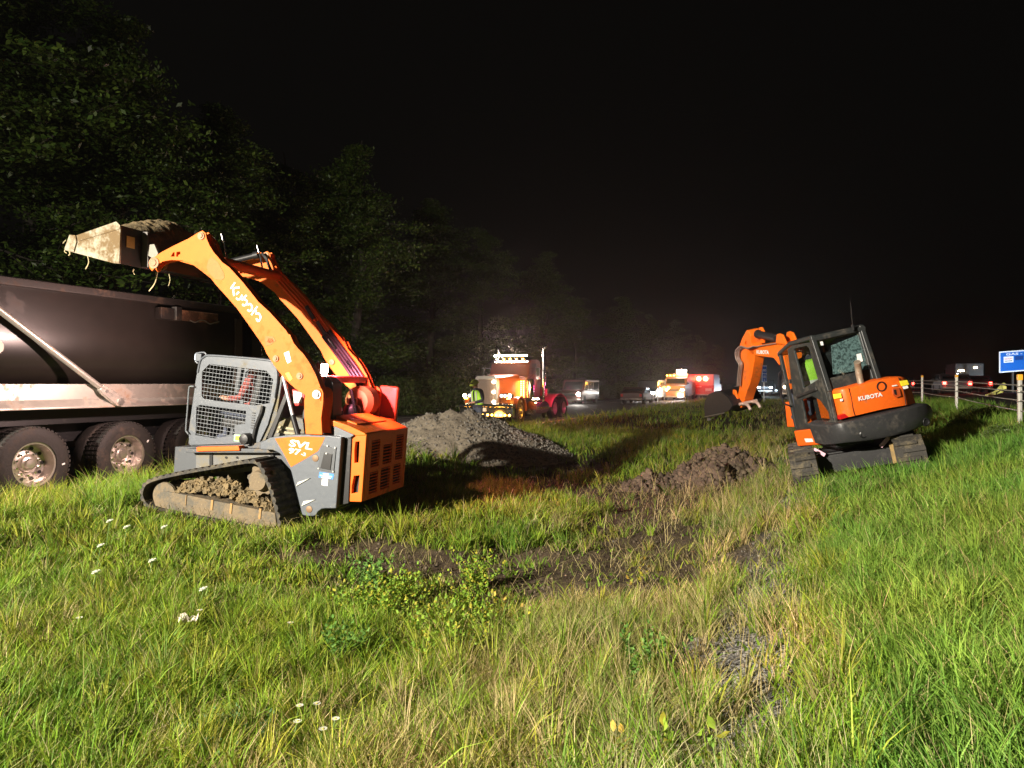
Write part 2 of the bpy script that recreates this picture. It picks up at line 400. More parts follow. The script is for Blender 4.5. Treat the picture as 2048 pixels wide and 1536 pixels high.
# ------------------------------------------------------------------ grass
def leaf_mat(name, trans=.35, rough=.6, spec=.2):
    m = bpy.data.materials.new(name); m.use_nodes = True; t = m.node_tree; n = t.nodes; L = t.links
    b = n['Principled BSDF']; at = n.new('ShaderNodeAttribute'); at.attribute_name = 'tint'
    L.new(at.outputs[0], b.inputs['Base Color']); b.inputs['Roughness'].default_value = rough; b.inputs['Specular IOR Level'].default_value = spec
    tl = n.new('ShaderNodeBsdfTranslucent'); L.new(at.outputs[0], tl.inputs[0])
    mx = n.new('ShaderNodeMixShader'); mx.inputs[0].default_value = trans
    L.new(b.outputs[0], mx.inputs[1]); L.new(tl.outputs[0], mx.inputs[2]); L.new(mx.outputs[0], n['Material Output'].inputs[0]); return m
GM = leaf_mat('grass_blade')
def blades(name, X, Y, H, Wd, bend, az, C, segs=3, mat_=GM, z0=None, kink=None):
    n = len(X); Z = ground(X, Y)-.01 if z0 is None else z0
    lx, ly = np.cos(az), np.sin(az); wa = rng.uniform(0, 2*PI, n); wx, wy = np.cos(wa), np.sin(wa)
    ts = np.linspace(0, 1, segs+1); V = []
    for k, t in enumerate(ts):
        out = bend*H*(t**1.8); up = H*t*np.sqrt(np.clip(1-(bend*.75*t)**2, .1, 1))
        cx, cy, cz = X+lx*out, Y+ly*out, Z+up
        if k < segs:
            w = Wd*(1-.75*t**2)/2
            V.append(np.stack([cx-wx*w, cy-wy*w, cz], -1)); V.append(np.stack([cx+wx*w, cy+wy*w, cz], -1))
        else: V.append(np.stack([cx, cy, cz], -1))
    V = np.stack(V, 1); m = V.shape[1]; V = V.reshape(-1, 3)
    base = (np.arange(n)*m)[:, None]
    tri = []
    for k in range(segs-1): tri += [[2*k, 2*k+1, 2*k+3], [2*k, 2*k+3, 2*k+2]]
    tri.append([2*segs-2, 2*segs-1, 2*segs]); tri = np.array(tri)
    Fq = (base[:, None, :]+tri[None]).reshape(-1, 3)
    Cc = np.repeat(np.concatenate([C, np.ones((n, 1))], 1), m, 0)
    return mesh_np(name, V, Fq, mat_, {'tint': Cc}, smooth=False)
GREEN = np.array([[.155, .27, .02], [.195, .31, .024], [.115, .21, .022], [.25, .33, .03], [.31, .33, .04]])
LUSH = np.array([[.15, .285, .035], [.19, .325, .045], [.125, .245, .038], [.23, .35, .055]])
DRY = np.array([[.46, .38, .18], [.56, .46, .24], [.36, .29, .13], [.36, .34, .12], [.27, .29, .08]])
def veg(X, Y):
    s, t = st(X, Y)
    ok = ((s > -9.75) & (s < 4.55)) | ((s < -19.8) & (s > -26)) | (s > 22)
    bank = np.clip((s+.05+(fbm(X, Y, .8, 21)-.5)*.7)/.35, 0, 1)
    mid = np.clip(np.exp(-((s+1.25)/1.25)**2)*1.15, 0, 1)*(1-bank*.8)
    dmk = dirtmask(X, Y); gvm = gravelmask(X, Y)
    ux, uy = X+3.48, Y-9.86; fx = ux*-.97+uy*.235; fy = ux*-.235-uy*.97
    hm = np.where((np.abs(fx) < 1.15) & (np.abs(fy) < 1.02), .22, 1.); hm = np.where((np.abs(fx) < 1.2) & (fy >= 1.02) & (fy < 1.7), .5, hm)
    ux, uy = X-5.18, Y-10.74; fx = ux*SA+uy*CA; fy = -ux*CA+uy*SA
    hm = np.where((np.abs(fx) < 1.15) & (np.abs(fy) < .9), .22, hm)
    hm = hm*(1-.5*np.exp(-(((X+.1)/2.7)**4+((Y-6.6)/.85)**4)))
    hm = hm*np.where((s < -8.1) & (s > -10), 1.55, 1)
    return s, t, ok, bank, mid, dmk, gvm, hm
def palette(X, Y, bank, mid, s, n, dry):
    C = np.where(dry[:, None], DRY[rng.integers(0, len(DRY), n)], np.where((bank > .5)[:, None], LUSH[rng.integers(0, len(LUSH), n)], GREEN[rng.integers(0, len(GREEN), n)]))
    yel = fbm(X, Y, 1.3, 71)[:, None]; return C*(1+(yel-.5)*np.array([.8, .15, 0]))
def scatter(N, dmin, dmax):
    d = np.sqrt(rng.uniform(dmin**2, dmax**2, N)); q = rng.uniform(-1.0, .98, N)*.80; q[rng.random(N) < .06] *= 1.15
    return d*q, d
def carpet(name, N, dmin, dmax, hsc=1., segs=3, wsc=1.):
    X, Y = scatter(N, dmin, dmax); s, t, ok, bank, mid, dmk, gvm, hm = veg(X, Y)
    dens = (1-dmk*.96)*(1-.8*gvm)*(.25+.75*np.clip((fbm(X, Y, .3, 11)-.32)*3.2, 0, 1)); dens = dens*(1-.55*mid)+bank*.3
    k = ok & (rng.random(N) < dens); X, Y, s, bank, mid, dmk, gvm, hm = (a[k] for a in (X, Y, s, bank, mid, dmk, gvm, hm)); n = len(X)
    dry = rng.random(n) < np.clip(.08+mid*.75+(fbm(X, Y, .7, 41)-.5)*1.1*(1-.7*bank), .03, .9)
    cl = (vnoise(X, Y, .16, 61)+vnoise(X, Y, .5, 62))*.5
    C = palette(X, Y, bank, mid, s, n, dry)*(.75+.5*cl)[:, None]*rng.uniform(.75, 1.25, (n, 1))
    H = (.08+.15*cl+.10*rng.random(n)**2)*hsc*(1+.25*bank)*(1-.3*dmk)*hm
    Wd = np.where(dry, .0046, .0090)*wsc*rng.uniform(.6, 1.4, n)
    az = np.where(rng.random(n) < .5, vnoise(X, Y, .3, 81)*9.4, rng.uniform(0, 2*PI, n)); az = np.where((bank > .5) & (rng.random(n) < .4), R(-150)+rng.normal(0, .6, n), az)
    bend = np.clip(rng.normal(.6, .3, n), .05, 1.15)
    return blades(name, X, Y, H, Wd, bend, az, C, segs)
def tufts(name, NT, dmin, dmax, per=34, wsc=1., segs=3, hsc=1.):
    X, Y = scatter(NT, dmin, dmax); s, t, ok, bank, mid, dmk, gvm, hm = veg(X, Y)
    k = ok & (rng.random(NT) < (1-dmk*.93)*(1-.75*gvm)*(.55+.25*bank+.2*(fbm(X, Y, 1.1, 15)-.5)*3)); X, Y, s, bank, mid, dmk, gvm, hm = (a[k] for a in (X, Y, s, bank, mid, dmk, gvm, hm)); m = len(X)
    dryt = rng.random(m) < np.clip(.06+mid*.95+(fbm(X, Y, .9, 43)-.52)*1.5*(1-.8*bank), .02, .9)
    Ht = rng.uniform(.14, .32, m)*hsc*(1+.25*mid)*np.where(rng.random(m) < .12, 1.35, 1)*(1-.35*dmk)*hm; rt = rng.uniform(.02, .075, m)
    shade = rng.uniform(.75, 1.25, m); lean = rng.uniform(0, 2*PI, m); Ct = palette(X, Y, bank, mid, s, m, dryt)
    i = np.repeat(np.arange(m), per); n = len(i); a = rng.uniform(0, 2*PI, n); r = rt[i]*np.sqrt(rng.random(n))
    bx, by = X[i]+r*np.cos(a), Y[i]+r*np.sin(a)
    mixin = rng.random(n) < .25; dry = np.where(mixin, ~dryt[i], dryt[i])
    C = np.where(mixin[:, None], palette(bx, by, bank[i], mid[i], s[i], n, dry), Ct[i])*shade[i][:, None]*rng.uniform(.75, 1.2, (n, 1))
    H = Ht[i]*rng.uniform(.45, 1.1, n); Wd = np.where(dry, .0038, .0082)*wsc*rng.uniform(.6, 1.35, n)
    az = np.arctan2(by-Y[i]+.02*np.sin(lean[i]), bx-X[i]+.02*np.cos(lean[i]))+rng.normal(0, .35, n)
    az = np.where((bank[i] > .5) & (rng.random(n) < .5), R(-140)+rng.normal(0, .5, n), az)
    bend = np.clip(.18+.75*r/.075+rng.normal(0, .18, n), .05, 1.15)
    return blades(name, bx, by, H, Wd, bend, az, C, segs)
def stalks(name, N, dmin, dmax):
    X, Y = scatter(N, dmin, dmax); s, t, ok, bank, mid, dmk, gvm, hm = veg(X, Y); k = ok & (bank < .5) & (hm > .9) & (rng.random(N) < .25+mid); X, Y = X[k], Y[k]; n = len(X)
    return blades(name, X, Y, rng.uniform(.3, .55, n), np.full(n, .0032)*np.clip(Y/5, 1, 3), rng.uniform(.05, .35, n), rng.uniform(0, 6.28, n), DRY[rng.integers(0, 4, n)]*1.1, 3)
gs = [carpet('grass_near', 120000, 1.5, 6.2), tufts('grass_near', 5200, 1.5, 6.2), carpet('grass_middle', 140000, 6.0, 13, wsc=1.3), tufts('grass_middle', 6500, 6., 13, 26, 1.4),
      carpet('grass_back', 90000, 12.8, 26, segs=2, wsc=2.2, hsc=1.2), tufts('grass_back', 6000, 12.8, 26, 14, 2.4, 2, 1.15), carpet('grass_far', 90000, 26, 75, segs=2, wsc=3.6, hsc=1.35), tufts('grass_far', 7000, 26, 75, 10, 3.4, 2, 1.0), stalks('stalks', 900, 2, 14)]
def thatch(name, N, dmin, dmax, green=False):
    X, Y = scatter(N, dmin, dmax); s, t, ok, bank, mid, dmk, gvm, hm = veg(X, Y)
    k = ok & (rng.random(N) < ((np.clip((fbm(X, Y, .5, 19)-.5)*5, 0, 1)*(1-bank*.8)) if green else (.35+.5*mid)*(1-.5*bank))*(1-.6*dmk)*(1-.4*gvm)); X, Y = X[k], Y[k]; n = len(X)
    if green: return blades(name, X, Y, rng.uniform(.05, .11, n), rng.uniform(.014, .026, n), rng.uniform(.5, 1.1, n), rng.uniform(0, 6.28, n), GREEN[rng.integers(0, 3, n)]*rng.uniform(.6, 1.05, (n, 1)), 3)
    return blades(name, X, Y, rng.uniform(.10, .30, n), np.full(n, .0045)*np.clip(Y/6, 1, 2.5), rng.uniform(1.0, 1.25, n), rng.uniform(0, 6.28, n), DRY[rng.integers(0, 5, n)]*rng.uniform(.5, 1.0, (n, 1)), 2, z0=ground(X, Y)+.02)
gs += [thatch('thatch', 60000, 1.6, 14), thatch('broad_leaves', 26000, 1.6, 11, True)]
for g in gs:
    o = bpy.data.objects.new('grass', g); COL.objects.link(o); tag(o, 'mixed green and straw coloured grass growing over the ditch and banks', 'grass', kind='stuff')

# loose stones in the ditch and dirt clods
def stones(name, pts, r0, r1, m, label=None, zfun=None):
    V = []; Fa = []
    ico = np.array([(0, 0, 1), (.89, 0, .45), (.28, .85, .45), (-.72, .53, .45), (-.72, -.53, .45), (.28, -.85, .45), (.72, .53, -.45), (-.28, .85, -.45), (-.89, 0, -.45), (-.28, -.85, -.45), (.72, -.53, -.45), (0, 0, -1)])
    fc = np.array([(0, 1, 2), (0, 2, 3), (0, 3, 4), (0, 4, 5), (0, 5, 1), (1, 6, 2), (2, 7, 3), (3, 8, 4), (4, 9, 5), (5, 10, 1), (2, 6, 7), (3, 7, 8), (4, 8, 9), (5, 9, 10), (1, 10, 6), (6, 11, 7), (7, 11, 8), (8, 11, 9), (9, 11, 10), (10, 11, 6)])
    n = len(pts); sc = rng.uniform(r0, r1, (n, 1, 1))*rng.uniform(.55, 1.2, (n, 1, 3)); jit = rng.normal(0, .16, (n, 12, 3))
    P = (ico[None]+jit)*sc; a = rng.uniform(0, 6.28, n); ca, sa = np.cos(a)[:, None], np.sin(a)[:, None]
    P = np.stack([P[..., 0]*ca-P[..., 1]*sa, P[..., 0]*sa+P[..., 1]*ca, P[..., 2]], -1)+np.asarray(pts)[:, None, :]
    Fq = (np.arange(n)[:, None, None]*12+fc[None]).reshape(-1, 3)
    g = rng.uniform(.6, 1.35, (n, 1, 1))*np.ones((n, 12, 1)); C = np.concatenate([g, g, g, np.ones_like(g)], -1).reshape(-1, 4)
    me = mesh_np(name, P.reshape(-1, 3), Fq, m, {'tint': C}, smooth=False)
    o = bpy.data.objects.new(name, me); COL.objects.link(o); return o
def tint_mat(name, c0, c1, rough=.9, bump=.4, bs=60):
    m = mat(name, c0, rough, dirt=c1, amt=.5, scale=8, bump=bump, bscale=bs); t = m.node_tree; n = t.nodes; L = t.links; b = n['Principled BSDF']
    src = b.inputs['Base Color'].links[0].from_socket; at = n.new('ShaderNodeAttribute'); at.attribute_name = 'tint'
    mx = n.new('ShaderNodeMix'); mx.data_type = 'RGBA'; mx.blend_type = 'MULTIPLY'; mx.inputs[0].default_value = 1
    L.new(src, mx.inputs[6]); L.new(at.outputs[0], mx.inputs[7]); L.new(mx.outputs[2], b.inputs['Base Color']); return m
M['stone'] = tint_mat('grey_stone', (.18, .165, .14), (.10, .09, .075)); M['clod'] = tint_mat('soil_clod', (.10, .075, .048), (.06, .045, .03))
d = np.sqrt(rng.uniform(2.2**2, 13**2, 26000)); q = rng.uniform(-.3, .5, 26000); X = d*q; Y = d; k = rng.random(26000) < gravelmask(X, Y)*.9
X, Y = X[k], Y[k]; tag(stones('gravel', np.stack([X, Y, ground(X, Y)+.003], -1), .006, .017, M['stone']), 'loose grey gravel scattered along the ditch bottom', 'gravel', kind='stuff')
d = np.sqrt(rng.uniform(2.4**2, 20**2, 24000)); q = rng.uniform(-.35, .35, 24000); X = d*q; Y = d; k = rng.random(24000) < dirtmask(X, Y)*.4
X, Y = X[k], Y[k]; tag(stones('soil_clods', np.stack([X, Y, ground(X, Y)-.002], -1), .006, .026, M['clod']), 'crumbled brown soil clods on the bare patches of the ditch', 'soil', kind='stuff')

# ------------------------------------------------------------------ heaps
def heap(name, cx, cy, fn, rx, ry, m, label, cat, n=110):
    a = np.linspace(-1, 1, n); A, B = np.meshgrid(a, a); X = cx+A*rx; Y = cy+B*ry
    Z = ground(X, Y)+fn(X, Y); idx = np.arange(n*n).reshape(n, n)
    fq = np.stack([idx[:-1, :-1], idx[:-1, 1:], idx[1:, 1:], idx[1:, :-1]], -1).reshape(-1, 4)
    me = mesh_np(name, np.stack([X, Y, Z], -1).reshape(-1, 3), fq, m)
    me.transform(Matrix.Translation((-cx, -cy, 0)))
    o = thing(name, (cx, cy, 0), label, cat)
    b = bpy.data.objects.new('heap_body', me); COL.objects.link(b); b.parent = o
    return o, b
def gfn(X, Y):
    def cone(cx, cy, r, h): return h*np.clip(1-np.sqrt((X-cx)**2+(Y-cy)**2+.02)/r, -1, 1)
    ridge = np.maximum.reduce([cone(-1.95, 17.2, 1.9, 1.02), cone(-1.5, 17.4, 2.0, 1.10), cone(-1.05, 17.6, 2.1, 1.06), cone(-.45, 17.9, 2.0, .84)])
    h = ridge*1.0+(fbm(X, Y, .7, 91)-.5)*.16+(fbm(X, Y, .12, 92, 2)-.5)*.035
    return np.where(ridge > -.15, h, -.3)
gravm = mat('crushed_stone', (.30, .255, .19), .9, dirt=(.17, .145, .11), amt=.5, scale=14, bump=1., bscale=55, var=.35)
gp, gb = heap('gravel_pile', -1.0, 17.6, gfn, 4.0, 3.2, gravm, 'tall heap of grey crushed stone beside the far road, in front of the semi tractor', 'gravel pile', 150)
X = rng.uniform(-3.6, 2.6, 9000); Y = rng.uniform(15.2, 20.5, 9000); hh = gfn(X, Y); pr = np.where(X > -1.1, .9, .22); k = (hh > .03) & (rng.random(9000) < pr)
X, Y, hh = X[k], Y[k], hh[k]; o = stones('stones', np.stack([X+1.0, Y-17.6, ground(X, Y)+hh+.008], -1), .012, .04, M['stone']); o.parent = gp; o['kind'] = 'stuff'
def dfn(X, Y):
    g = lambda cx, cy, rx, ry, h: h*np.exp(-(((X-cx)/rx)**2+((Y-cy)/ry)**2)*1.6)
    h = np.maximum.reduce([g(4.15, 14.2, 1.1, .9, .72), g(3.4, 13.8, .8, .75, .60), g(2.7, 13.6, .75, .6, .50), g(4.75, 13.9, .6, .6, .46), g(3.7, 13.3, .6, .4, .46)])
    lum = (fbm(X, Y, .55, 95, 3)-.5)*.55+(np.abs(vnoise(X, Y, .22, 97)-.5)-.25)*.30+(fbm(X, Y, .09, 98, 2)-.5)*.06
    return h+lum*np.clip(h*2.2, 0, 1)-.10
soilm = mat('fresh_soil', (.115, .085, .058), .95, dirt=(.055, .040, .027), amt=.5, scale=4, bump=1., bscale=30, var=.35)
dp, db = heap('dirt_pile', 3.6, 13.8, dfn, 2.3, 2.0, soilm, 'lumpy heap of dug brown soil in the ditch, left of the small excavator', 'dirt pile', 170)
X = rng.uniform(1.5, 5.8, 3200); Y = rng.uniform(12.2, 15.6, 3200); hh = dfn(X, Y); k = hh > .02
X, Y, hh = X[k], Y[k], hh[k]; o = stones('clods', np.stack([X-3.6, Y-13.8, ground(X, Y)+hh+.01], -1), .02, .075, M['clod']); o.parent = dp; o['kind'] = 'stuff'
# straw lying on the heap is part of the grass
n = 1500; X = rng.normal(3.7, .8, n); Y = rng.normal(13.6, .7, n); hh = np.clip(dfn(X, Y), 0, 2)
me = blades('straw', X, Y, rng.uniform(.06, .22, n), np.full(n, .005), rng.uniform(.8, 1.3, n), rng.uniform(0, 6.28, n), DRY[rng.integers(0, 5, n)]*.9, 2, z0=ground(X, Y)+hh)
o = bpy.data.objects.new('straw', me); COL.objects.link(o); tag(o, 'torn straw lying over the soil heap', 'straw', kind='stuff')
# ------------------------------------------------------------------ compact track loader
K = Frame((-3.48, 9.86, -.05), (-.97, .235), pitch=6)
def kp(pts, y):            # outline read in the side plane y -> (x, z)
    return [tuple(K.pix(a, b, 1, y)[[0, 2]]) for a, b in pts]
def k3(p, y): return K.pix(p[0], p[1], 1, y)
sk = thing('track_loader', K, 'orange and grey compact track loader with raised arms beside the black dump trailer', 'track loader')
def part(mb, name, m, parent=None, **k): return mb.build(name, m, parent or sk, **k)

# undercarriage, both sides
trk = kp([(281, 990), (286, 970), (297, 961), (321, 953), (373, 942), (424, 933), (475, 924), (501, 921), (516, 925), (526, 939), (533, 956), (543, 980), (552, 1010), (559, 1040), (558, 1058), (545, 1062), (500, 1056), (400, 1038), (320, 1022), (292, 1012)], .99)
loop = catmull([np.array(p) for p in trk], 6, True)
def track(sgn):
    y0, y1 = sgn*.99, sgn*.55
    P = np.array(loop); seg = np.r_[0, np.cumsum(np.linalg.norm(np.roll(P, -1, 0)-P, axis=1))]; Lt = seg[-1]
    Pc = np.vstack([P, P[0]]); nn = 150
    u = np.linspace(0, Lt, nn, endpoint=False); Q = np.stack([np.interp(u, seg, Pc[:, k]) for k in (0, 1)], 1)
    tn = np.roll(Q, -1, 0)-np.roll(Q, 1, 0); tn /= np.linalg.norm(tn, axis=1)[:, None]; nr = np.stack([-tn[:, 1], tn[:, 0]], 1)
    cen = Q.mean(0)
    if ((Q[0]-cen)@nr[0]) < 0: nr = -nr
    mb = MB(); vs = []; fs = []
    for k in range(nn):
        lug = .022 if k % 3 else -.012; o = Q[k]+nr[k]*lug*.7; i = Q[k]-nr[k]*.035
        for (p, y) in ((o, y0), (o, (y0*.55+y1*.45)), (o, y1), (i, y1), (i, y0)): vs.append((p[0], y, p[1]))
    for k in range(nn):
        j = (k+1) % nn
        for a in range(5): b = (a+1) % 5; fs.append((k*5+a, k*5+b, j*5+b, j*5+a))
    mb.add(vs, fs)
    for k in range(0, nn, 3):    # drive lug holes along the inside
        i = Q[k]-nr[k]*.055; mb.box((i[0], sgn*.77, i[1]), (.035, .10, .05))
    return part(mb, 'rubber_track', M['mudrub'], smooth=False)
track(1); track(-1)
for sg in (1, -1):
    tf = MB(); tf.prism(kp([(306, 1000), (318, 984), (334, 983), (382, 992), (440, 1004), (500, 1016), (550, 1026), (553, 1050), (545, 1058), (480, 1050), (400, 1034), (330, 1018), (310, 1012)], .95), 1, sg*.95, sg*.62)
    tfo = part(tf, 'track_frame', M['muddy'], bevel=.012)
    mb = MB()
    for a, b in (((424, 1003), (430, 1024)),): pass
    for x0 in (372, 424, 462, 520):
        c = k3((x0, 1010+(x0-424)*.18), .955); mb.box((c[0], sg*.955, c[2]), (.03 if x0 != 372 else .01, .012, .13))
    mb.build('frame_rib', mat('rust_strip', (.32, .19, .07), .8, dirt=MUD, amt=.4) if sg == 1 else M['muddy'], tfo)
    idl = MB(); c = k3((326, 992), .95)
    idl.lathe((c[0], sg*.60, c[2]), (c[0], sg*.93, c[2]), [(0, .17), (.1, .175), (.1, .12), (.3, .12), (.3, .175), (.33, .17), (.33, .09)], 32)
    part(idl, 'idler_wheel', M['muddy'], smooth=True)
    sp = MB(); c = k3((516, 962), .93); pts = []
    for k in range(32):
        a = 2*PI*k/32; r = .20 if k % 4 < 2 else .165; pts.append((c[0]+r*math.cos(a), c[2]+r*math.sin(a)))
    sp.prism(pts, 1, sg*.86, sg*.80); sp.lathe((c[0], sg*.70, c[2]), (c[0], sg*.95, c[2]), [(0, .15), (.16, .14), (.2, .12), (.25, .115), (.25, .02)], 24)
    part(sp, 'drive_sprocket', M['muddy'], smooth=True)
    rr = MB()
    for px in (375, 420, 462, 505):
        c = k3((px, 1044+(px-420)*.17), .95); rr.lathe((c[0], sg*.62, c[2]), (c[0], sg*.9, c[2]), [(0, .09), (.08, .1), (.08, .06), (.2, .06), (.2, .1), (.28, .09)], 20)
    part(rr, 'track_rollers', M['muddy'], smooth=True)
    # mud heaped on the frame
    n1, n2 = 70, 22; vs = []; xa = k3((345, 990), .9)[0]; xb = k3((548, 1030), .9)[0]
    for i in range(n1):
        for j in range(n2):
            x = xa+(xb-xa)*i/(n1-1); v = j/(n2-1); y = sg*(.93-.30*v)
            zt = np.interp(x, [xb, xa], [k3((548, 1028), .93)[2], k3((345, 988), .93)[2]])
            env = math.sin(PI*min(1, max(0, (i+.5)/n1)))**.5
            hgt = (.06+.24*float(fbm(np.array([x*3+9*sg]), np.array([y*3]), .55, 4, 3)[0])*1.3)*env*math.sin(PI*min(1, v*.75+.12))
            hgt += .075*float(vnoise(np.array([x]), np.array([y]), .05, 8)[0])*env+.03*float(vnoise(np.array([x]), np.array([y]), .022, 9)[0])*env
            vs.append((x, y, zt-.03+hgt))
    mb = MB(); mb.add(vs, [(i*n2+j, i*n2+j+1, (i+1)*n2+j+1, (i+1)*n2+j) for i in range(n1-1) for j in range(n2-1)])
    for _ in range(700):
        v = vs[rng.integers(0, len(vs))]; r_ = rng.uniform(.008, .028); c_ = np.array(v)+(rng.normal(0, .012), 0, r_*.4); mb.box(c_, (r_*2, r_*1.7, r_*1.5), rot=Matrix.Rotation(rng.uniform(0, 3), 3, Vector(rng.normal(size=3)).normalized()))
    part(mb, 'caked_mud', M['mud'], tfo, smooth=False)

# chassis between the tracks
ch = MB(); c = kp([(352, 893), (348, 960), (545, 938), (590, 1010), (640, 1010), (690, 985), (700, 880), (560, 872), (480, 895)], .5)
ch.prism(c, 1, .52, -.52); part(ch, 'chassis', M['greyd'], bevel=.01)
mb = MB(); mb.prism(kp([(392, 905), (392, 960), (545, 935), (545, 903)], .535), 1, .535, .523)
part(mb, 'side_plate', mat('dusty_grey_plate', (.13, .13, .125), .7, dirt=(.16, .14, .095), amt=.5, scale=4))
mb = MB()
for px in (422, 544): mb.prism(kp([(px-3, 903), (px-3, 950), (px+3, 950), (px+3, 903)], .545), 1, .548, .537)
for px in (452, 474): q = k3((px, 915), .545); mb.cyl((q[0], .536, q[2]), (q[0], .55, q[2]), .015, n=10)
part(mb, 'plate_strap', M['black'])
mb = MB(); mb.prism(kp([(394, 894), (478, 892), (480, 901), (394, 903)], .68), 1, .69, .56); part(mb, 'step_bar', M['orange2'], bevel=.006)
mb = MB(); mb.prism(kp([(376, 897), (560, 897), (560, 905), (376, 905)], .62), 1, .66, .45); part(mb, 'sill', M['greyd'], bevel=.005)

# cab -------------------------------------------------------------
YC = .50
cabo = kp([(396, 735), (399, 721), (406, 713), (417, 709), (480, 713), (539, 719), (548, 724), (555, 735), (557, 748), (556, 765), (550, 800), (535, 850), (518, 886), (379, 890), (377, 865), (386, 800), (391, 765)], YC)
w1 = kp([(419, 728), (476, 735), (533, 741.5), (546, 759), (543, 780), (539, 806), (510, 811), (409, 799), (403, 792), (404, 743)], YC)
w2 = kp([(400, 810), (492, 822), (490, 847.5), (470, 850), (469, 869), (430, 877), (391, 870), (393, 813)], YC)
def inside(p, poly):
    r = False; n = len(poly)
    for i in range(n):
        a, b = poly[i], poly[(i+1) % n]
        if (a[1] > p[1]) != (b[1] > p[1]) and p[0] < (b[0]-a[0])*(p[1]-a[1])/(b[1]-a[1])+a[0]: r = not r
    return r
def mesh_grid(mb, poly, y, sp, r, ang=0.0):
    P = np.array(poly); c = P.mean(0); ca, sa = math.cos(ang), math.sin(ang)
    for k in range(2):
        d = np.array([ca, sa]) if k == 0 else np.array([-sa, ca]); nn = np.array([-d[1], d[0]])
        for i in range(-22, 23):
            o = c+nn*i*sp; hits = []
            for j in range(len(P)):
                a, b = P[j], P[(j+1) % len(P)]; da, db = (a-o)@nn, (b-o)@nn
                if (da > 0) != (db > 0):
                    q = a+(b-a)*da/(da-db); hits.append((q-o)@d)
            hits.sort()
            for h0, h1 in zip(hits[::2], hits[1::2]):
                a, b = o+d*h0, o+d*h1; mb.cyl((a[0], y, a[1]), (b[0], y, b[1]), r, n=5)
cs = MB(); cs.plate(cabo, [w1, w2], 1, YC, YC-.035); cpn = part(cs, 'cab_side', M['grey'], bevel=.006)
cs = MB(); cs.plate(cabo, [w1, w2], 1, -YC, -YC+.035); part(cs, 'cab_side', M['grey'])
wire = mat('grey_wire', (.15, .165, .18), .5, .2)
mg = MB(); mesh_grid(mg, w1, YC-.012, .052, .0036, R(1.5)); mesh_grid(mg, w2, YC-.012, .052, .0036, R(1.5)); mg.build('window_mesh', wire, cpn)
mg = MB(); mesh_grid(mg, w1, -YC+.012, .07, .004); mesh_grid(mg, w2, -YC+.012, .07, .004); mg.build('window_mesh', wire, cpn)
mb = MB(); c3 = lambda a, b: (k3((a, b), YC)[0], k3((a, b), YC)[2])
rim = [np.array([p[0], YC+.004, p[1]]) for p in kp([(396, 745), (401, 722), (409, 714), (420, 711), (480, 715), (538, 721), (546, 726), (553, 738), (554, 760), (549, 795)], YC)]
mb.tube(catmull(rim, 5), .014, 8); mb.build('rim_bar', M['grey'], cpn)
rf = MB(); rtop = kp([(399, 721), (406, 713), (417, 709), (480, 713), (539, 719), (548, 724), (548, 731), (539, 726), (480, 720), (417, 716), (408, 720), (403, 727)], YC)
rf.prism(rtop, 1, YC-.036, -YC+.036); part(rf, 'roof', M['grey'], bevel=.005)
bk = MB(); bk.prism(kp([(548, 731), (555, 738), (556, 765), (550, 800), (540, 838), (533, 838), (544, 798), (549, 765)], YC), 1, YC-.036, -YC+.036); part(bk, 'cab_back', M['greyd'])
fr = MB()
for a, b in (((399, 722), (391, 765)), ((391, 765), (377, 888))):
    for sg in (1, -1):
        p, q = k3(a, YC), k3(b, YC); fr.box(((p[0]+q[0])/2, sg*(YC-.06), (p[2]+q[2])/2), (.05, .06, np.linalg.norm(p-q)), rot=Matrix.Rotation(math.atan2(p[0]-q[0], p[2]-q[2]), 3, 'Y'))
part(fr, 'front_post', M['greyd'])
fl = MB(); fl.prism(kp([(379, 884), (516, 880), (516, 892), (379, 893)], YC), 1, YC-.036, -YC+.036); part(fl, 'cab_floor', M['greyd'])
# seat and operator
q = k3((470, 850), .2); st_ = MB(); st_.box((q[0]-.05, 0, q[2]+.02), (.46, .5, .14)); st_.box((q[0]-.28, 0, q[2]+.38), (.12, .48, .72), rot=Matrix.Rotation(R(-10), 3, 'Y')); part(st_, 'seat', M['seat'], bevel=.03)
seat_x, seat_z = q[0]-.08, q[2]+.10
mb = MB()
for sg in (1, -1): mb.cyl((seat_x+.42, sg*.33, seat_z-.12), (seat_x+.46, sg*.31, seat_z+.2), .018, n=8); mb.lathe((seat_x+.455, sg*.312, seat_z+.17), (seat_x+.475, sg*.305, seat_z+.30), [(0, .02), (.04, .03), (.12, .022), (.13, 0.005)], 10)
part(mb, 'control_lever', M['blackp'], smooth=True)
# grab handle, hook, latch details
mb = MB(); mb.tube(catmull([k3(p, .53) for p in ((388, 773), (381, 773), (378, 778), (375, 820), (372, 858), (374, 864), (377, 868))], 4), .011, 8); part(mb, 'grab_handle', wire, smooth=True)
mb = MB(); mb.tube(catmull([k3(p, .42) for p in ((396, 727), (391, 721), (391, 709), (396, 706), (408, 705), (413, 709))], 4), .012, 8); q = k3((401, 715), .42); mb.box((q[0], .42, q[2]), (.09, .10, .10)); fl_ = part(mb, 'front_light_bracket', M['grey'], bevel=.004)
mb = MB(); mb.box((q[0]+.05, .42, q[2]), (.012, .08, .075)); mb.build('light_lens', M['ldim'], fl_)
mb = MB(); q = k3((446, 876), .52); mb.cyl((q[0], .50, q[2]), (q[0], .60, q[2]), .001); 
mb = MB(); q = k3((489, 878), .6); mb.lathe((q[0], .50, q[2]), (q[0], .64, q[2]), [(0, .075), (.1, .075), (.13, .065), (.14, .03)], 16); part(mb, 'filler_cap', M['blackp'], smooth=True)
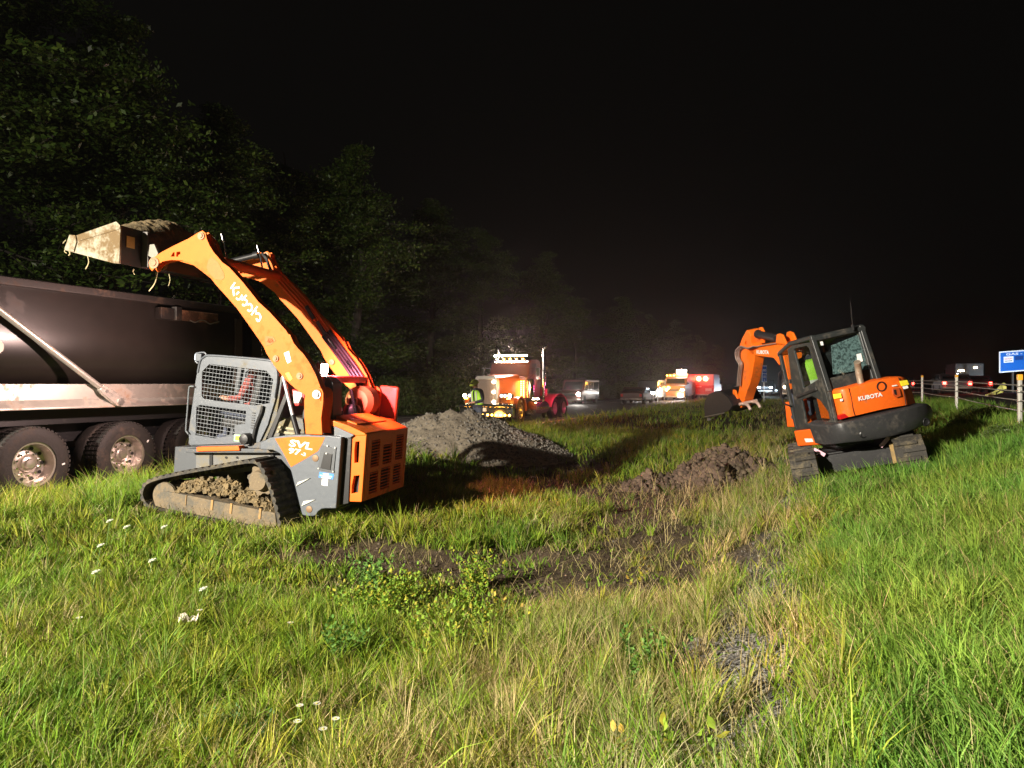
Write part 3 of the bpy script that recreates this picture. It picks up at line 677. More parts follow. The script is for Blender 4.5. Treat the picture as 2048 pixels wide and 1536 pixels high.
mb = MB(); mb.prism(kp([(468, 869), (484, 870), (483, 884), (467, 882)], .51), 1, .504, .506, 0); mb.prism(kp([(471, 872), (481, 872.5), (480, 881), (470, 880)], .51), 1, .507, .509, 1); part(mb, 'warning_sticker', [mat('green_decal', (.35, .7, .35), .5), M['yellow']])
mb = MB()
hose = catmull([k3(p, .53) for p in ((525, 812), (522, 826), (517, 838), (512, 852), (508, 868), (504, 886))], 5); mb.tube(hose, .021, 8)
for k in range(7): q = k3((507-k*.4, 826+k*5), .51); mb.box((q[0], .506, q[2]), (.045, .012, .010))
part(mb, 'corrugated_hose', M['blackp'])

# strut, lift cylinder, grey plates between the cab and the tower
mb = MB(); a, b = k3((576, 786), .6), k3((540, 877), .6); mb.box((a+b)/2, (.05, .05, np.linalg.norm(a-b)), rot=Vector(a-b).to_track_quat('Z', 'Y').to_matrix()); part(mb, 'cab_strut', M['black'])
for sg in (1, -1):
    mb = MB(); a, b, c_ = k3((566, 752), .66), k3((590, 850), .66), k3((597, 872), .66); a[1] *= sg; b[1] *= sg; c_[1] *= sg
    mb.cyl(a, b, .022, n=12); part(mb, 'lift_rod', mat('polished_rod', (.75, .76, .8), .35, .6), smooth=True)
    mb = MB(); mb.cyl(a+(b-a)*.80, c_, .035, n=14); part(mb, 'lift_cylinder', M['black'], smooth=True)
mb = MB(); mb.prism(kp([(555, 846), (584, 832), (606, 838), (610, 870), (545, 874)], .45), 1, .46, -.46); mb.prism(kp([(557, 752), (566, 756), (554, 830), (530, 884), (515, 886), (536, 850), (548, 806)], .46), 1, .47, .44)
part(mb, 'engine_bay_panel', mat('muddy_grey_plate', (.10, .105, .11), .6, dirt=(.16, .135, .075), amt=.6, scale=5, bump=.3), bevel=.005)
mb = MB()
for k in range(2): mb.prism(kp([(559-k*3, 851+k*9), (600, 858+k*9), (600, 862+k*9), (557-k*3, 856+k*9)], .47), 1, .485, .465)
part(mb, 'panel_rib', mat('tan_plate', (.30, .27, .17), .7, dirt=MUD, amt=.3))
mb = MB(); mb.prism(kp([(608, 800), (662, 756), (676, 762), (674, 868), (608, 868)], .30), 1, .34, .28); mb.prism(kp([(652, 756), (661, 754), (672, 766), (672, 868), (654, 868)], .5), 1, .58, .34)
part(mb, 'engine_bay_post', M['black'], bevel=.006)
mb = MB(); mb.prism(kp([(584, 778), (610, 784), (610, 812), (590, 812)], .35), 1, .36, -.36); part(mb, 'cooler_box', M['red'], bevel=.01)
mb = MB(); mb.prism(kp([(586, 782), (604, 786), (604, 806), (588, 806)], .37), 1, .372, .361); part(mb, 'cooler_screen', M['alu'])

# side panels with the triangle and the model letters
spp = [(520, 886), (540, 875), (575, 870), (610, 869), (645, 870), (683, 874), (678, 940), (672, 1017), (650, 1017), (643, 1018), (636, 1023), (632, 1030), (626, 1033), (612, 1032), (604, 1030), (582, 943), (571, 921), (559, 907), (545, 900), (520, 899)]
for sg in (1, -1):
    mb = MB(); mb.prism(kp(spp, .80), 1, sg*.80, sg*.50); po = part(mb, 'side_panel', M['grey'], bevel=.012)
    tri = kp([(550, 877), (575, 874.5), (612, 873), (650, 874.5), (644, 888), (636, 902), (610, 918), (582, 934), (566, 904)], .80)
    t = MB(); t.prism(tri, 1, sg*.803, sg*.799); t.build('orange_triangle', M['orange'], po)
    if sg == 1:
        tx = MB(); g = lambda a, b: k3((a, b), .806)
        text3(tx, 'SVL', g(577, 892), g(624, 900.5), g(581, 878.5), (0, 0, 0), .03)
        text3(tx, '97', g(576, 906.5), g(600, 911), g(578.5, 895), (0, 0, 0), .03); text3(tx, '-2', g(601.5, 910.5), g(611, 912.5), g(603, 904), (0, 0, 0), .03)
        tx.build('model_letters', M['white'], po)
        h = MB(); h.prism(kp([(643, 890), (673, 897), (668, 945), (636, 939)], .80), 1, .812, .799); ho = h.build('access_plate', M['greyd'], po, bevel=.003)
        h = MB(); h.prism(kp([(650, 904), (666, 908), (662, 940), (642, 936)], .80), 1, .822, .812); h.build('latch_plate', M['black'], ho, bevel=.004)
        h = MB()
        for p in ((655, 892), (670, 895.5), (637, 937), (666, 943)): q = k3(p, .815); h.cyl((q[0], .812, q[2]), (q[0], .82, q[2]), .011, n=10)
        q = k3((652, 907), .83); h.cyl((q[0], .822, q[2]), (q[0], .83, q[2]), .012, n=10); h.build('screw', M['steel'], ho)
        h = MB(); h.prism(kp([(639, 943.5), (668, 948), (666, 959), (637, 955)], .803), 1, .8035, .80); 
        bs = h.build('blue_sticker', M['blue'], po)
        h = MB()
        for k, (l, yy) in enumerate((((646, 658), 946.5), ((640, 664), 950.5), ((643, 661), 954.5))): a, b = g(l[0], yy+(l[0]-640)*.12), g(l[1], yy+(l[1]-640)*.12); stroke(h, [a, b], .011, (0, .001, 0))
        h.build('sticker_lines', M['white'], bs)
        h = MB(); h.prism(kp([(644, 958), (656, 959.5), (655, 972), (643, 970)], .803), 1, .8035, .80); h.build('white_sticker', M['white'], po)
        h = MB()
        for p in ((631, 916.5), (618.5, 1018.5)): q = k3(p, .8); h.lathe((q[0], .799, q[2]), (q[0], .812, q[2]), [(0, .045), (.008, .042), (.013, .02), (.013, .001)], 20)
        h.build('bolt_washer', mat('rusty_bolt', (.22, .14, .08), .6, .5), po, smooth=True)
        h = MB()
        for tp in (((593, 972), (621, 956), (597, 964)), ((604, 1012), (631, 999), (608, 1002))): h.prism(kp(tp, .8), 1, .815, .799)
        h.build('pressed_fold', mat('pale_fold_paint', (.5, .5, .46), .5), po)  # folds are much paler than the panel around them
# rear end -----------------------------------------------------------
mb = MB(); mb.prism(kp([(684, 878), (706, 874), (700, 1006), (672, 1012)], .66), 1, .70, -.70); part(mb, 'rear_frame', M['black'], bevel=.008)
mb = MB(); mb.prism(kp([(640, 1020), (672, 1016), (706, 1006), (690, 1014), (668, 1028), (640, 1034), (628, 1030)], .5), 1, .5, -.5); part(mb, 'belly_guard', M['grey'], bevel=.01)
YR = .68
door = kp([(701, 874), (706, 870), (733, 868), (723, 1004), (692, 1003), (694, 980), (699, 905)], YR)
h1 = kp([(711, 884), (719, 883), (717, 925), (709, 926), (709, 900)], YR); h2 = kp([(708, 952), (719, 951), (716, 985), (703, 987), (704, 970)], YR)
for sg in (1, -1):
    mb = MB(); mb.plate(door, [h1, h2], 1, sg*YR, sg*(YR-.07)); part(mb, 'door_flank', M['orange'], bevel=.008)
    mb = MB(); mb.prism([(p[0]*.985-.005, p[1]) for p in door], 1, sg*(YR-.075), sg*(YR-.10)); part(mb, 'door_liner', M['black'])
A, B = k3((733, 868), YR), k3((723, 1004), YR)
xr = (A[0]+B[0])/2; dz = A[2]-B[2]; tl = (A[0]-B[0])/dz
def rear(u, v, out=0.):   # u 0..1 left->right, v 0..1 bottom->top
    z = B[2]+dz*v; x = B[0]+tl*dz*v; return (x-out, YR-.071-(2*YR-.142)*u, z)
slots = [(.10, .48, .30, .88), (.40, .48, .63, .78), (.74, .50, .94, .90), (.10, .08, .30, .40), (.38, .08, .62, .42), (.72, .10, .92, .42)]
outer = [(0, 0), (1, 0), (1, 1), (0, 1)]
mb = MB(); loops = [outer]+[[(a, b), (c, b), (c, d_), (a, d_)] for a, b, c, d_ in slots]
flat = [p for l in loops for p in l]; tris = tessellate_polygon([[Vector((p[0], p[1], 0)) for p in l] for l in loops]); n = len(flat)
vs = [rear(u, v) for u, v in flat]+[rear(u, v, -.035) for u, v in flat]; fs = [tuple(t) for t in tris]+[tuple(i+n for i in t[::-1]) for t in tris]; k = 0
for l in loops:
    m = len(l)
    for i in range(m): fs.append((k+i, k+(i+1) % m, n+k+(i+1) % m, n+k+i))
    k += m
mb.add(vs, fs); dpan = part(mb, 'rear_door', M['orange2'], bevel=.006)
mb = MB()
for a, b, c, d_ in slots:
    nl = int((d_-b)/.043)
    for k in range(nl):
        v = b+(d_-b)*(k+.5)/nl; p, q = rear(a, v, -.012), rear(c, v, -.012)
        mb.box((np.array(p)+np.array(q))/2, (.035, abs(p[1]-q[1]), .010), rot=Matrix.Rotation(R(35), 3, 'Y'))
mb.build('louvre', M['orange2'], dpan)
mb = MB(); mb.add([rear(0.02, .02, -.05), rear(.98, .02, -.05), rear(.98, .98, -.05), rear(.02, .98, -.05)], [(0, 1, 2, 3)]); mb.build('door_backing', M['black'], dpan)
hd = kp([(663, 838), (700, 850), (734, 866), (735, 871), (706, 872), (665, 850)], .64)
mb = MB(); mb.prism(hd, 1, .69, -.66); part(mb, 'engine_hood', M['orange'], bevel=.012)
mb = MB(); a, b = k3((674, 836), .45), k3((716, 853), .45); ang = math.atan2(b[2]-a[2], b[0]-a[0])
mb.box(((a[0]+b[0])/2, 0.03, (a[2]+b[2])/2+.012), (np.linalg.norm(a-b), .92, .05), rot=Matrix.Rotation(-ang+PI, 3, 'Y')); part(mb, 'hood_scoop', M['orange'], bevel=.012)
mb = MB(); mb.prism(kp([(668, 852), (708, 870), (700, 876), (684, 876), (668, 872)], .72), 1, .72, .55); part(mb, 'hood_side_plate', M['grey'], bevel=.006)
# far-side details: air cleaner dome, exhaust, rods
mb = MB(); q = k3((688, 815), .0); mb.lathe((q[0], -.25, q[2]-.12), (q[0], -.25, q[2]+.12), [(0, .13), (.1, .12), (.15, .09), (.16, .06), (.24, .06), (.24, .01)], 20); part(mb, 'air_cleaner', M['black'], smooth=True)
mb = MB(); q = k3((712, 800), -.35); mb.lathe((q[0]-.02, -.62, q[2]-.02), (q[0]-.02, -.35, q[2]-.02), [(0, .22), (.2, .22), (.27, .16)], 24); part(mb, 'muffler', mat('rusty_muffler', (.30, .13, .04), .55, .4), smooth=True)
mb = MB()
for dx in (0, .05): mb.cyl(k3((703-dx*60, 778), -.1), k3((716-dx*60, 838), -.1), .012, n=8)
part(mb, 'gas_spring', M['chrome'], smooth=True)
# towers
tw = kp([(613, 868), (610, 830), (610, 800), (613, 785), (619, 777), (627, 774), (638, 774), (645, 778), (648, 786), (648, 805), (644, 836), (646, 869)], .84)
for sg in (1, -1):
    for (a, b) in ((.86, .83), (.64, .61)):
        mb = MB(); mb.prism(tw, 1, sg*a, sg*b); to = part(mb, 'arm_tower', M['orange'], bevel=.004)
        q = k3((634, 789), .86)
        if a > .8:
            pn = MB(); pn.lathe((q[0], sg*.855, q[2]), (q[0], sg*.895, q[2]), [(0, .055), (.02, .055), (.02, .035), (.04, .033), (.04, .002)], 20); pn.build('pivot_pin', M['steel'], to, smooth=True)
            pn = MB(); pn.tube([(q[0]-.055, sg*.865, q[2]-.07), (q[0]-.055, sg*.865, q[2]+.03), (q[0]-.03, sg*.865, q[2]+.06), (q[0]+.03, sg*.865, q[2]+.06)], .006, 6); pn.build('lock_wire', M['orange2'], to)
mb = MB(); q = k3((640, 860), .75); mb.prism([(q[0]+.20, q[2]-.12), (q[0]-.45, q[2]-.12), (q[0]-.30, q[2]+.10), (q[0]+.1, q[2]+.10)], 1, -.55, -.87); part(mb, 'far_fender', M['orange2'], bevel=.02)
mb = MB(); q = k3((640, 800), .7); mb.box((q[0]-.22, -.93, q[2]-.18), (.30, .10, .75)); part(mb, 'far_guard', mat('deep_orange_paint', (.45, .06, .012), .5, dirt=MUD, amt=.3), bevel=.03)

# lift arms
arm = kp([(297, 525), (299, 536), (304, 542), (313, 531), (325, 523), (342, 520), (364, 521), (381, 526), (399, 539), (422, 557), (432, 570), (452, 592), (474, 617), (494, 645), (517, 678), (527, 693), (533, 707), (548, 731), (566, 754), (590, 777), (613, 792), (632, 800), (644, 796), (641, 775), (631, 748), (618, 724), (606, 707), (597, 698), (587, 686), (580, 669), (576, 668), (572, 661), (540, 625), (517, 604), (486, 565), (459, 535), (445, 525), (427, 504), (419, 491), (413, 477), (411, 466), (405, 461), (398, 464), (377, 477), (348, 491), (325, 503), (307, 515)], .80)
arml = kp([(341, 513), (346, 505), (349, 504), (349, 513)], .8); arml2 = kp([(353, 504), (360, 503), (362, 514), (352, 513)], .8)
ins = kp([(340, 517), (399, 534), (432, 566), (476, 614), (530, 690), (550, 728), (590, 772), (625, 786), (632, 770), (612, 726), (576, 674), (516, 608), (460, 540), (426, 510), (408, 490), (370, 500)], .8)
armo = {}
for sg in (1, -1):
    mb = MB(); mb.plate(arm, [arml, arml2], 1, sg*.80, sg*.77)
    mb.plate(arm, [arml, arml2], 1, sg*.69, sg*.665); mb.prism(ins, 1, sg*.771, sg*.689)
    ao = part(mb, 'lift_arm', M['orange'], bevel=.005); armo[sg] = ao
    pn = MB()
    for p, r in (((403, 472), .05), ((309, 526), .075), ((552, 717), .04), ((600, 752), .042), ((623, 786), .05)):
        q = k3(p, .80); pn.lathe((q[0], sg*.798, q[2]), (q[0], sg*.83, q[2]), [(0, r), (.018, r), (.018, r*.6), (.03, r*.55), (.03, .002)], 20)
        q2 = (q[0], sg*.66, q[2]); pn.lathe(q2, (q[0], sg*.63, q[2]), [(0, r), (.018, r), (.018, r*.6), (.03, .002)], 20)
    pn.build('arm_pin', mat('worn_pin', (.30, .17, .09), .6, .3, dirt=MUD, amt=.3), ao, smooth=True)
    # weld-on patches
    wd = MB()
    for poly in ([(413, 535), (417, 520), (424, 514), (436, 524), (448, 546), (449, 556), (444, 560), (431, 559), (420, 548)], [(529, 680), (532, 672), (546, 673), (552, 681), (543, 689), (532, 692)], [(521, 668), (534, 662), (552, 664), (570, 672), (586, 690), (572, 690), (548, 668), (530, 668)][:1]*0 or [(535, 683), (537, 676), (545, 677), (548, 683), (540, 687)]):
        wd.prism(kp(poly, .80), 1, sg*.8035, sg*.799)
    wd.build('weld_patch', M['orange2'], ao)
mb = MB(); Pk = lambda a, b: k3((a, b), .803)
zo, zs = (430, 540), 12.8
def kz(p): return Pk(zo[0]+p[0]/zs, zo[1]+p[1]/zs)
strokes = [[(515, 320), (405, 480)], [(630, 450), (480, 480), (490, 660)], [(615, 560), (545, 630)], [(700, 640), (645, 735), (590, 750), (545, 720)],
 [(810, 645), (685, 770)], [(740, 745), (815, 785), (810, 870), (745, 905), (700, 880)], [(835, 890), (895, 870), (950, 935), (935, 1020), (880, 1050), (835, 1015)],
 [(1085, 930), (935, 1150)], [(1010, 1030), (1065, 1060)], [(1040, 1120), (1110, 1110), (1165, 1175), (1160, 1250), (1105, 1310), (1060, 1240)]]
for s_ in strokes:
    P = [kz(p) for p in s_]; stroke(mb, catmull(P, 4) if len(P) > 2 else P, .023, (0, .002, 0))
mb.build('maker_letters', M['white'], armo[1])
mb = MB(); mb.prism(kp([(568, 706), (578, 702), (583, 723), (575, 727)], .8), 1, .804, .799, 0); mb.prism(kp([(571, 747), (578, 744), (585, 757), (579, 762)], .8), 1, .804, .799, 1); mb.build('arm_sticker', [M['white'], M['yellow']], armo[1])
# hoses and pipes along the inside of the far arm
pp = MB()
for k, off in enumerate((-.075, -.03, .015, .06)):
    base = kp([(418, 505), (450, 540), (500, 597), (540, 652), (575, 700), (600, 735), (622, 770)], .8)
    P = np.array(base); tn = np.gradient(P, axis=0); tn /= np.linalg.norm(tn, axis=1)[:, None]; nr = np.stack([-tn[:, 1], tn[:, 0]], 1)
    Q = P+nr*off; hr = .011 if k < 2 else .016
    pp.tube(catmull([(q[0], -.64, q[1]) for q in Q[:4]], 6), hr, 8, mi=0)
    pp.tube(catmull([(q[0], -.625+.01*math.sin(3*j+k), q[1]) for j, q in enumerate(Q[3:])], 6), .021, 8, mi=1)
for P0 in ((505, 603), (530, 638), (560, 678)):
    c_ = k3(P0, .8); pp.box((c_[0], -.63, c_[2]), (.05, .05, .22), rot=Matrix.Rotation(R(40), 3, 'Y'), mi=1)
pp.build('hydraulic_pipes', [M['orange2'], M['blackp']], armo[-1], smooth=True)
mb = MB()
for p in ((556, 672), (562, 680), (550, 664), (590, 715), (596, 724)): c_ = k3(p, .8); mb.cyl((c_[0], -.60, c_[2]), (c_[0]-.04, -.595, c_[2]-.05), .018, n=8)
mb.build('pipe_fitting', M['chrome'], armo[-1], smooth=True)
# cross tube between the arms, red beam, tilt cylinders
mb = MB(); c_ = k3((430, 520), .8); mb.cyl((c_[0], .665, c_[2]), (c_[0], -.665, c_[2]), .07, n=20); part(mb, 'arm_cross_tube', M['orange2'], smooth=True)
mb = MB(); a = k3((640, 758), .6); mb.box((a[0], 0, a[2]), (.12, 1.24, .09)); part(mb, 'rear_cross_beam', M['red'], bevel=.01)
for sg in (1, -1):
    q0, q1 = k3((420, 482), .55), k3((318, 508), .55); q0[1] = sg*.52; q1[1] = sg*.52; mid = q0+(q1-q0)*.55
    mb = MB(); mb.cyl(q0, mid, .045, n=16); mb.cyl(q0-(q1-q0)*.04, q0+(q1-q0)*.06, .06, n=14); part(mb, 'tilt_cylinder', mat('dirty_steel_cylinder', (.42, .40, .32), .45, .6, dirt=MUD, amt=.35) if sg == 1 else M['black'], smooth=True)
    mb = MB(); mb.cyl(mid, q1, .025, n=12); part(mb, 'tilt_rod', M['chrome'], smooth=True)
    mb = MB(); d0 = q0+np.array([-.02, .05*sg, .05])
    mb.tube(catmull([d0, d0+(-.10, 0, -.08), d0+(-.18, 0, -.22), d0+(-.30, .04*sg, -.38)], 5), .022, 8); part(mb, 'tilt_hose', M['orange2'] if sg == 1 else M['blackp'], smooth=True)
    mb = MB(); mb.cyl(d0+(-.06, -.16*sg, .05), d0+(-.16, -.16*sg, -.24), .014, n=8); mb.cyl(d0+(-.05, -.16*sg, .07), d0+(-.09, -.16*sg, -.03), .03, n=10); part(mb, 'quick_coupling', M['chrome'], smooth=True)
# bucket
YB = 1.01
BK = kp([(129, 500), (141, 471), (153, 471), (233, 444), (241, 451), (238, 527), (225, 526)], YB)
for sg in (1, -1):
    pass
bp = {'lip': k3((130, 499), YB), 'bb': k3((238, 527), YB), 'bt': k3((240, 450), YB), 'ft': k3((141, 471), YB)}
f2 = lambda p: (p[0], p[2])
def slab(mb, a, b, th, y0, y1):
    a = np.array(a); b = np.array(b); d = (b-a)/np.linalg.norm(b-a); n_ = np.array([-d[1], d[0]])*th
    mb.prism([tuple(a), tuple(b), tuple(b+n_), tuple(a+n_)], 1, y0, y1)
dk = mat('dark_bucket_paint', (.022, .017, .014), .5, dirt=(.16, .09, .045), amt=.32, scale=3)
mb = MB(); q0_, q1_, q2_ = (np.array(f2(bp[k])) for k in ('lip', 'bb', 'bt')); in_ = np.array([.03, .0]); up_ = np.array([0, .03])
mb.prism([tuple(q0_), tuple(q1_), tuple(q2_), tuple(q2_+in_), tuple(q1_+in_+up_), tuple(q0_+up_)], 1, YB-.031, -YB+.031); bko = part(mb, 'bucket', dk)
for sg in (1, -1):
    mb = MB(); mb.prism(BK, 1, sg*YB, sg*(YB-.03)); mb.build('bucket_side', M['bucket'], bko, bevel=.003)
mb = MB(); slab(mb, f2(bp['lip']), f2(bp['lip']+(bp['bb']-bp['lip'])*.16), -.035, YB+.005, -YB-.005); mb.build('cutting_edge', M['bucket'], bko)
mb = MB(); g1, g2, g3, g4 = kp([(213, 453), (233, 443), (241, 451), (239, 461)], YB); mb.prism(kp([(153, 471), (233, 443), (241, 451), (240, 458), (160, 482)], YB), 1, YB+.008, YB-.001); mb.prism(kp([(131, 498), (141, 470), (153, 471), (155, 484), (149, 504)], YB), 1, YB+.02, YB-.001); mb.build('side_wear_plate', M['bucket'], bko, bevel=.004)
# soil in the bucket
mb = MB(); n1, n2 = 26, 60; vs = []
xa, za = bp['ft'][0]-.05, bp['ft'][2]; xb, zb = bp['bt'][0]+.01, bp['bt'][2]
for i in range(n1):
    for j in range(n2):
        u, v = i/(n1-1), j/(n2-1); x = xa+(xb-xa)*u; y = .97-1.94*v; z = za+(zb-za)*u
        e = math.sin(PI*min(max(u, .0), 1))**.6*math.sin(PI*min(v+.03, 1))**.4
        z += -.06+e*(.08+.34*min(1,v*1.6)+.10*float(fbm(np.array([x]), np.array([y]), .3, 44)[0])+.04*float(vnoise(np.array([x]), np.array([y]), .05, 45)[0]))
        vs.append((x, y, z))
mb.add(vs, [(i*n2+j, i*n2+j+1, (i+1)*n2+j+1, (i+1)*n2+j) for i in range(n1-1) for j in range(n2-1)]); mb.build('bucket_soil', M['mud'], bko)
# coupler plate with the white edges, brackets
mb = MB(); b0, b1 = np.array(f2(bp['bb'])), np.array(f2(bp['bt'])); dd = (b1-b0); nn = np.array([dd[1], -dd[0]])/np.linalg.norm(dd)
if nn[0] > 0: nn = -nn
mb.prism([tuple(b0+dd*.04), tuple(b0+dd*.97), tuple(b0+dd*.97+nn*.07), tuple(b0+dd*.04+nn*.10)], 1, .60, -.60); cpo = part(mb, 'coupler_plate', dk, bevel=.006)
mb = MB()
for sg in (1, -1): mb.prism([tuple(b0+dd*.03), tuple(b0+dd*.98), tuple(b0+dd*.98+nn*.085), tuple(b0+dd*.03+nn*.115)], 1, sg*.605, sg*.625)
mb.build('coupler_edge', mat('worn_black_edge', (.12, .11, .10), .5, .3), cpo)
mb = MB(); br = kp([(303, 490), (312, 489), (320, 508), (312, 520), (300, 512)], .62)
for sg in (1, -1): mb.prism(br, 1, sg*.655, sg*.60)
mb.build('coupler_bracket', mat('weathered_bracket', (.20, .185, .15), .6, .3, dirt=MUD, amt=.3), cpo, bevel=.004)
mb = MB(); q = b0+dd*.5+nn*.003; c_ = np.array([q[0], .0, q[1]]); e1 = np.array([dd[0], 0, dd[1]])/np.linalg.norm(dd)
mb.box((q[0], .83, q[1]+.06), (.006, .14, .15), rot=Matrix.Rotation(-math.atan2(dd[0], dd[1])*-1, 3, 'Y')); mb.build('bucket_sticker', mat('faded_sticker', (.50, .30, .08), .6), bko)
mb = MB()   # roots and stems hanging from the bucket
for p0, p1, p2 in (((316, 540), (310, 565), (298, 582)), ((175, 512), (177, 525), (171, 538)), ((338, 548), (340, 560), (337, 572)), ((131, 497), (129, 503), (133, 506)), ((313, 544), (311, 550), (314, 554)), ((268, 538), (266, 543), (269, 549)), ((132, 480), (128, 484), (126, 487)), ((134, 497), (140, 506), (137, 511))):
    y_ = YB-.02 if p0[0] < 240 else .35; mb.tube(catmull([k3(p, y_) for p in (p0, p1, p2)], 4), .006, 5)
mb.build('hanging_roots', mat('root', (.38, .34, .18), .8), bko)

# rear work light on its post, lit
lp = K.pix(650, 738, 1, .40); mb = MB(); mb.box((lp[0]+.05, .40, lp[2]), (.07, .18, .15)); mb.cyl((lp[0]+.05, .40, lp[2]-.4), (lp[0]+.05, .40, lp[2]-.05), .018, n=8); lo = part(mb, 'work_light', M['blackp'], bevel=.01)
mb = MB(); mb.box((lp[0]+.008, .40, lp[2]), (.014, .15, .12)); mb.build('light_lens', M['lbar'], lo)
wpos = K.O+K.R@np.array([lp[0]-.075, .40, lp[2]+.02])
wl = lamp('work_light_beam', 'SPOT', tuple(wpos), 520, (1, .26, .38), target=tuple(K.O+K.R@np.array([lp[0]-.35, -.75, lp[2]-.25])), size=.04, spot=112, blend=.6)
# front work light shining on the dump trailer
fpos = K.O+K.R@np.array([k3((401, 715), .42)[0]+.12, .30, k3((401, 715), .42)[2]])
lamp('front_light_beam', 'SPOT', tuple(fpos), 430, (1, .68, .60), target=tuple(K.O+K.R@np.array([4.0, .9, 1.5])), size=.05, spot=140, blend=.6)
# ------------------------------------------------------------------ black dump trailer on the left
def sz(px, py, s): # point on the vertical plane at road offset s -> (t, z)
    a = (px-1024)/FPX; Y = s/(a*CA-SA); x = a*Y; return st(x, Y)[1], 1.6+(768-py)/FPX*Y
TF = Frame((*xy(-11.2, 7.0), -.04), tuple(U2))     # x along the road, y to the left (away), z up
def tp(px, py, s): t, z = sz(px, py, s); return (t-7.0, z+.04)
tr = thing('dump_trailer', TF, 'long black dump trailer with silver rail and chrome wheels at the left edge', 'trailer')
def tpart(mb, n, m, par=None, **k): return mb.build(n, m, par or tr, **k)
x0, x1 = -6.2, 3.35
prof = [(-1.27, 3.0), (-1.28, 2.6), (-1.27, 2.25), (-1.20, 1.98), (-1.06, 1.76), (-.86, 1.62), (-.6, 1.55)]
prof = [tuple(p) for p in catmull(prof, 4)]; full = prof+[(-y, z) for y, z in prof[::-1]]
mb = MB(); n = len(full); NX = 40; vs = []
for i in range(NX+1):
    x = x0+(x1-x0)*i/NX
    for y, z in full:
        vs.append((x, y+.012*float(vnoise(np.array([x*1.3]), np.array([z*2.1+y]), 1., 12)[0]), z))
fs = [(i*n+j, i*n+j+1, (i+1)*n+j+1, (i+1)*n+j) for i in range(NX) for j in range(n-1)]+[tuple(range(n)), tuple(range(NX*n, NX*n+n))[::-1]]
mb.add(vs, fs); hull = tpart(mb, 'hull', M['hull'], smooth=True)
rimm = mat('brown_black_rim', (.02, .015, .013), .6, dirt=(.07, .04, .024), amt=.35)
M['rimalu'] = mat('wheel_aluminium', (.62, .57, .52), .34, .85, dirt=(.25, .19, .14), amt=.2)
mb = MB()
for sg in (-1, 1): mb.box2((x0, sg*1.27, 2.96), (x1+.05, sg*1.36, 3.07))
mb.build('top_rail', rimm, hull, bevel=.012)
mb = MB(); mb.box2((x0, -1.20, 3.06), (x1-.3, 1.2, 3.10)); mb.build('load_cover', mat('dark_tarpaulin', (.035, .028, .024), .85, bump=.6, bscale=6), hull)
# silver side rail
mb = MB()
for sg in (-1, 1):
    mb.box2((x0, sg*1.28, 1.40), (x1+.6, sg*1.33, 1.64)); mb.prism([(sg*1.33, 1.40), (sg*1.33, 1.42), (sg*1.41, 1.31), (sg*1.41, 1.285), (sg*1.28, 1.285), (sg*1.28, 1.40)], 0, x0, x1+.6)
tpart(mb, 'side_rail', M['alu'], bevel=.006)
mb = MB(); mb.box2((x0, -.95, 1.05), (x1+.6, -.80, 1.50)); mb.box2((x0, .80, 1.05), (x1+.6, .95, 1.50)); mb.box2((x0, -1.0, 1.42), (x1+.6, 1.0, 1.52)); tpart(mb, 'chassis_beam', M['black'])
# end post, tail frame
mb = MB()
for px in (477,): t, z = tp(px, 640, -9.9); mb.box2((t-.07, -1.30, 1.6), (t+.10, -1.16, 2.86))
mb.box2((x1, -1.27, 1.55), (x1+.05, 1.27, 3.0)); tpart(mb, 'end_post', mat('brown_post', (.07, .05, .042), .5, dirt=(.12, .08, .06), amt=.3), bevel=.006)
mb = MB(); mb.box2((x1+.35, -1.25, 1.0), (x1+.62, 1.25, 3.0)); tpart(mb, 'head_frame', M['black'], bevel=.01)
# torn tarp bracket
a = tp(316, 614, -9.85); b = tp(345, 640, -9.85); c_ = tp(432, 650, -9.85)
mb = MB(); mb.box2((a[0], -1.42, b[1]), (b[0], -1.28, a[1])); mb.box2((b[0]-.02, -1.46, b[1]-.01), (b[0]+.10, -1.28, a[1]+.03)); br_ = tpart(mb, 'tarp_bracket', rimm, bevel=.008)
mb = MB(); d_ = tp(345, 618, -9.85); mb.box2((b[0]+.1, -1.40, c_[1]+.02), (c_[0], -1.29, d_[1])); mb.build('bracket_box', mat('rusty_brown_metal', (.12, .06, .035), .7, .3, dirt=(.30, .14, .07), amt=.45, scale=6), br_, bevel=.006)
mb = MB(); mb.tube(catmull([(b[0]+.3+k*(c_[0]-b[0]-.3)/6, -1.42, c_[1]+.03-.03*math.sin(k*1.9)) for k in range(7)], 3), .010, 6); mb.build('bracket_edge', M['alu'], br_)
# lift arm strut
p0 = tp(0, 622, -9.78); p1 = tp(236, 803, -9.78); e = (p0[0]-(p1[0]-p0[0])*.9, p0[1]+(p0[1]-p1[1])*.9)
mb = MB(); A3 = (p1[0]-.12, -1.43, p1[1]+.09); B3 = (e[0], -1.43, e[1]); mb.cyl(A3, B3, .042, .05, n=16); so = tpart(mb, 'lift_strut', mat('silver_paint_tube', (.36, .34, .30), .4, .6, dirt=(.35, .16, .07), amt=.25), smooth=True)
mb = MB(); dx = np.array([e[0]-p1[0], e[1]-p1[1]]); dx /= np.linalg.norm(dx); nn = np.array([-dx[1], dx[0]])
P = np.array([p1[0], p1[1]]); mb.prism([tuple(P-dx*.07-nn*.04), tuple(P-dx*.07+nn*.04), tuple(P+nn*.08), tuple(P+dx*.30+nn*.07), tuple(P+dx*.38+nn*.045), tuple(P+dx*.38-nn*.045), tuple(P+dx*.30-nn*.07), tuple(P-nn*.08)], 1, -1.40, -1.47); mb.build('strut_end', M['alu'], so, bevel=.01)
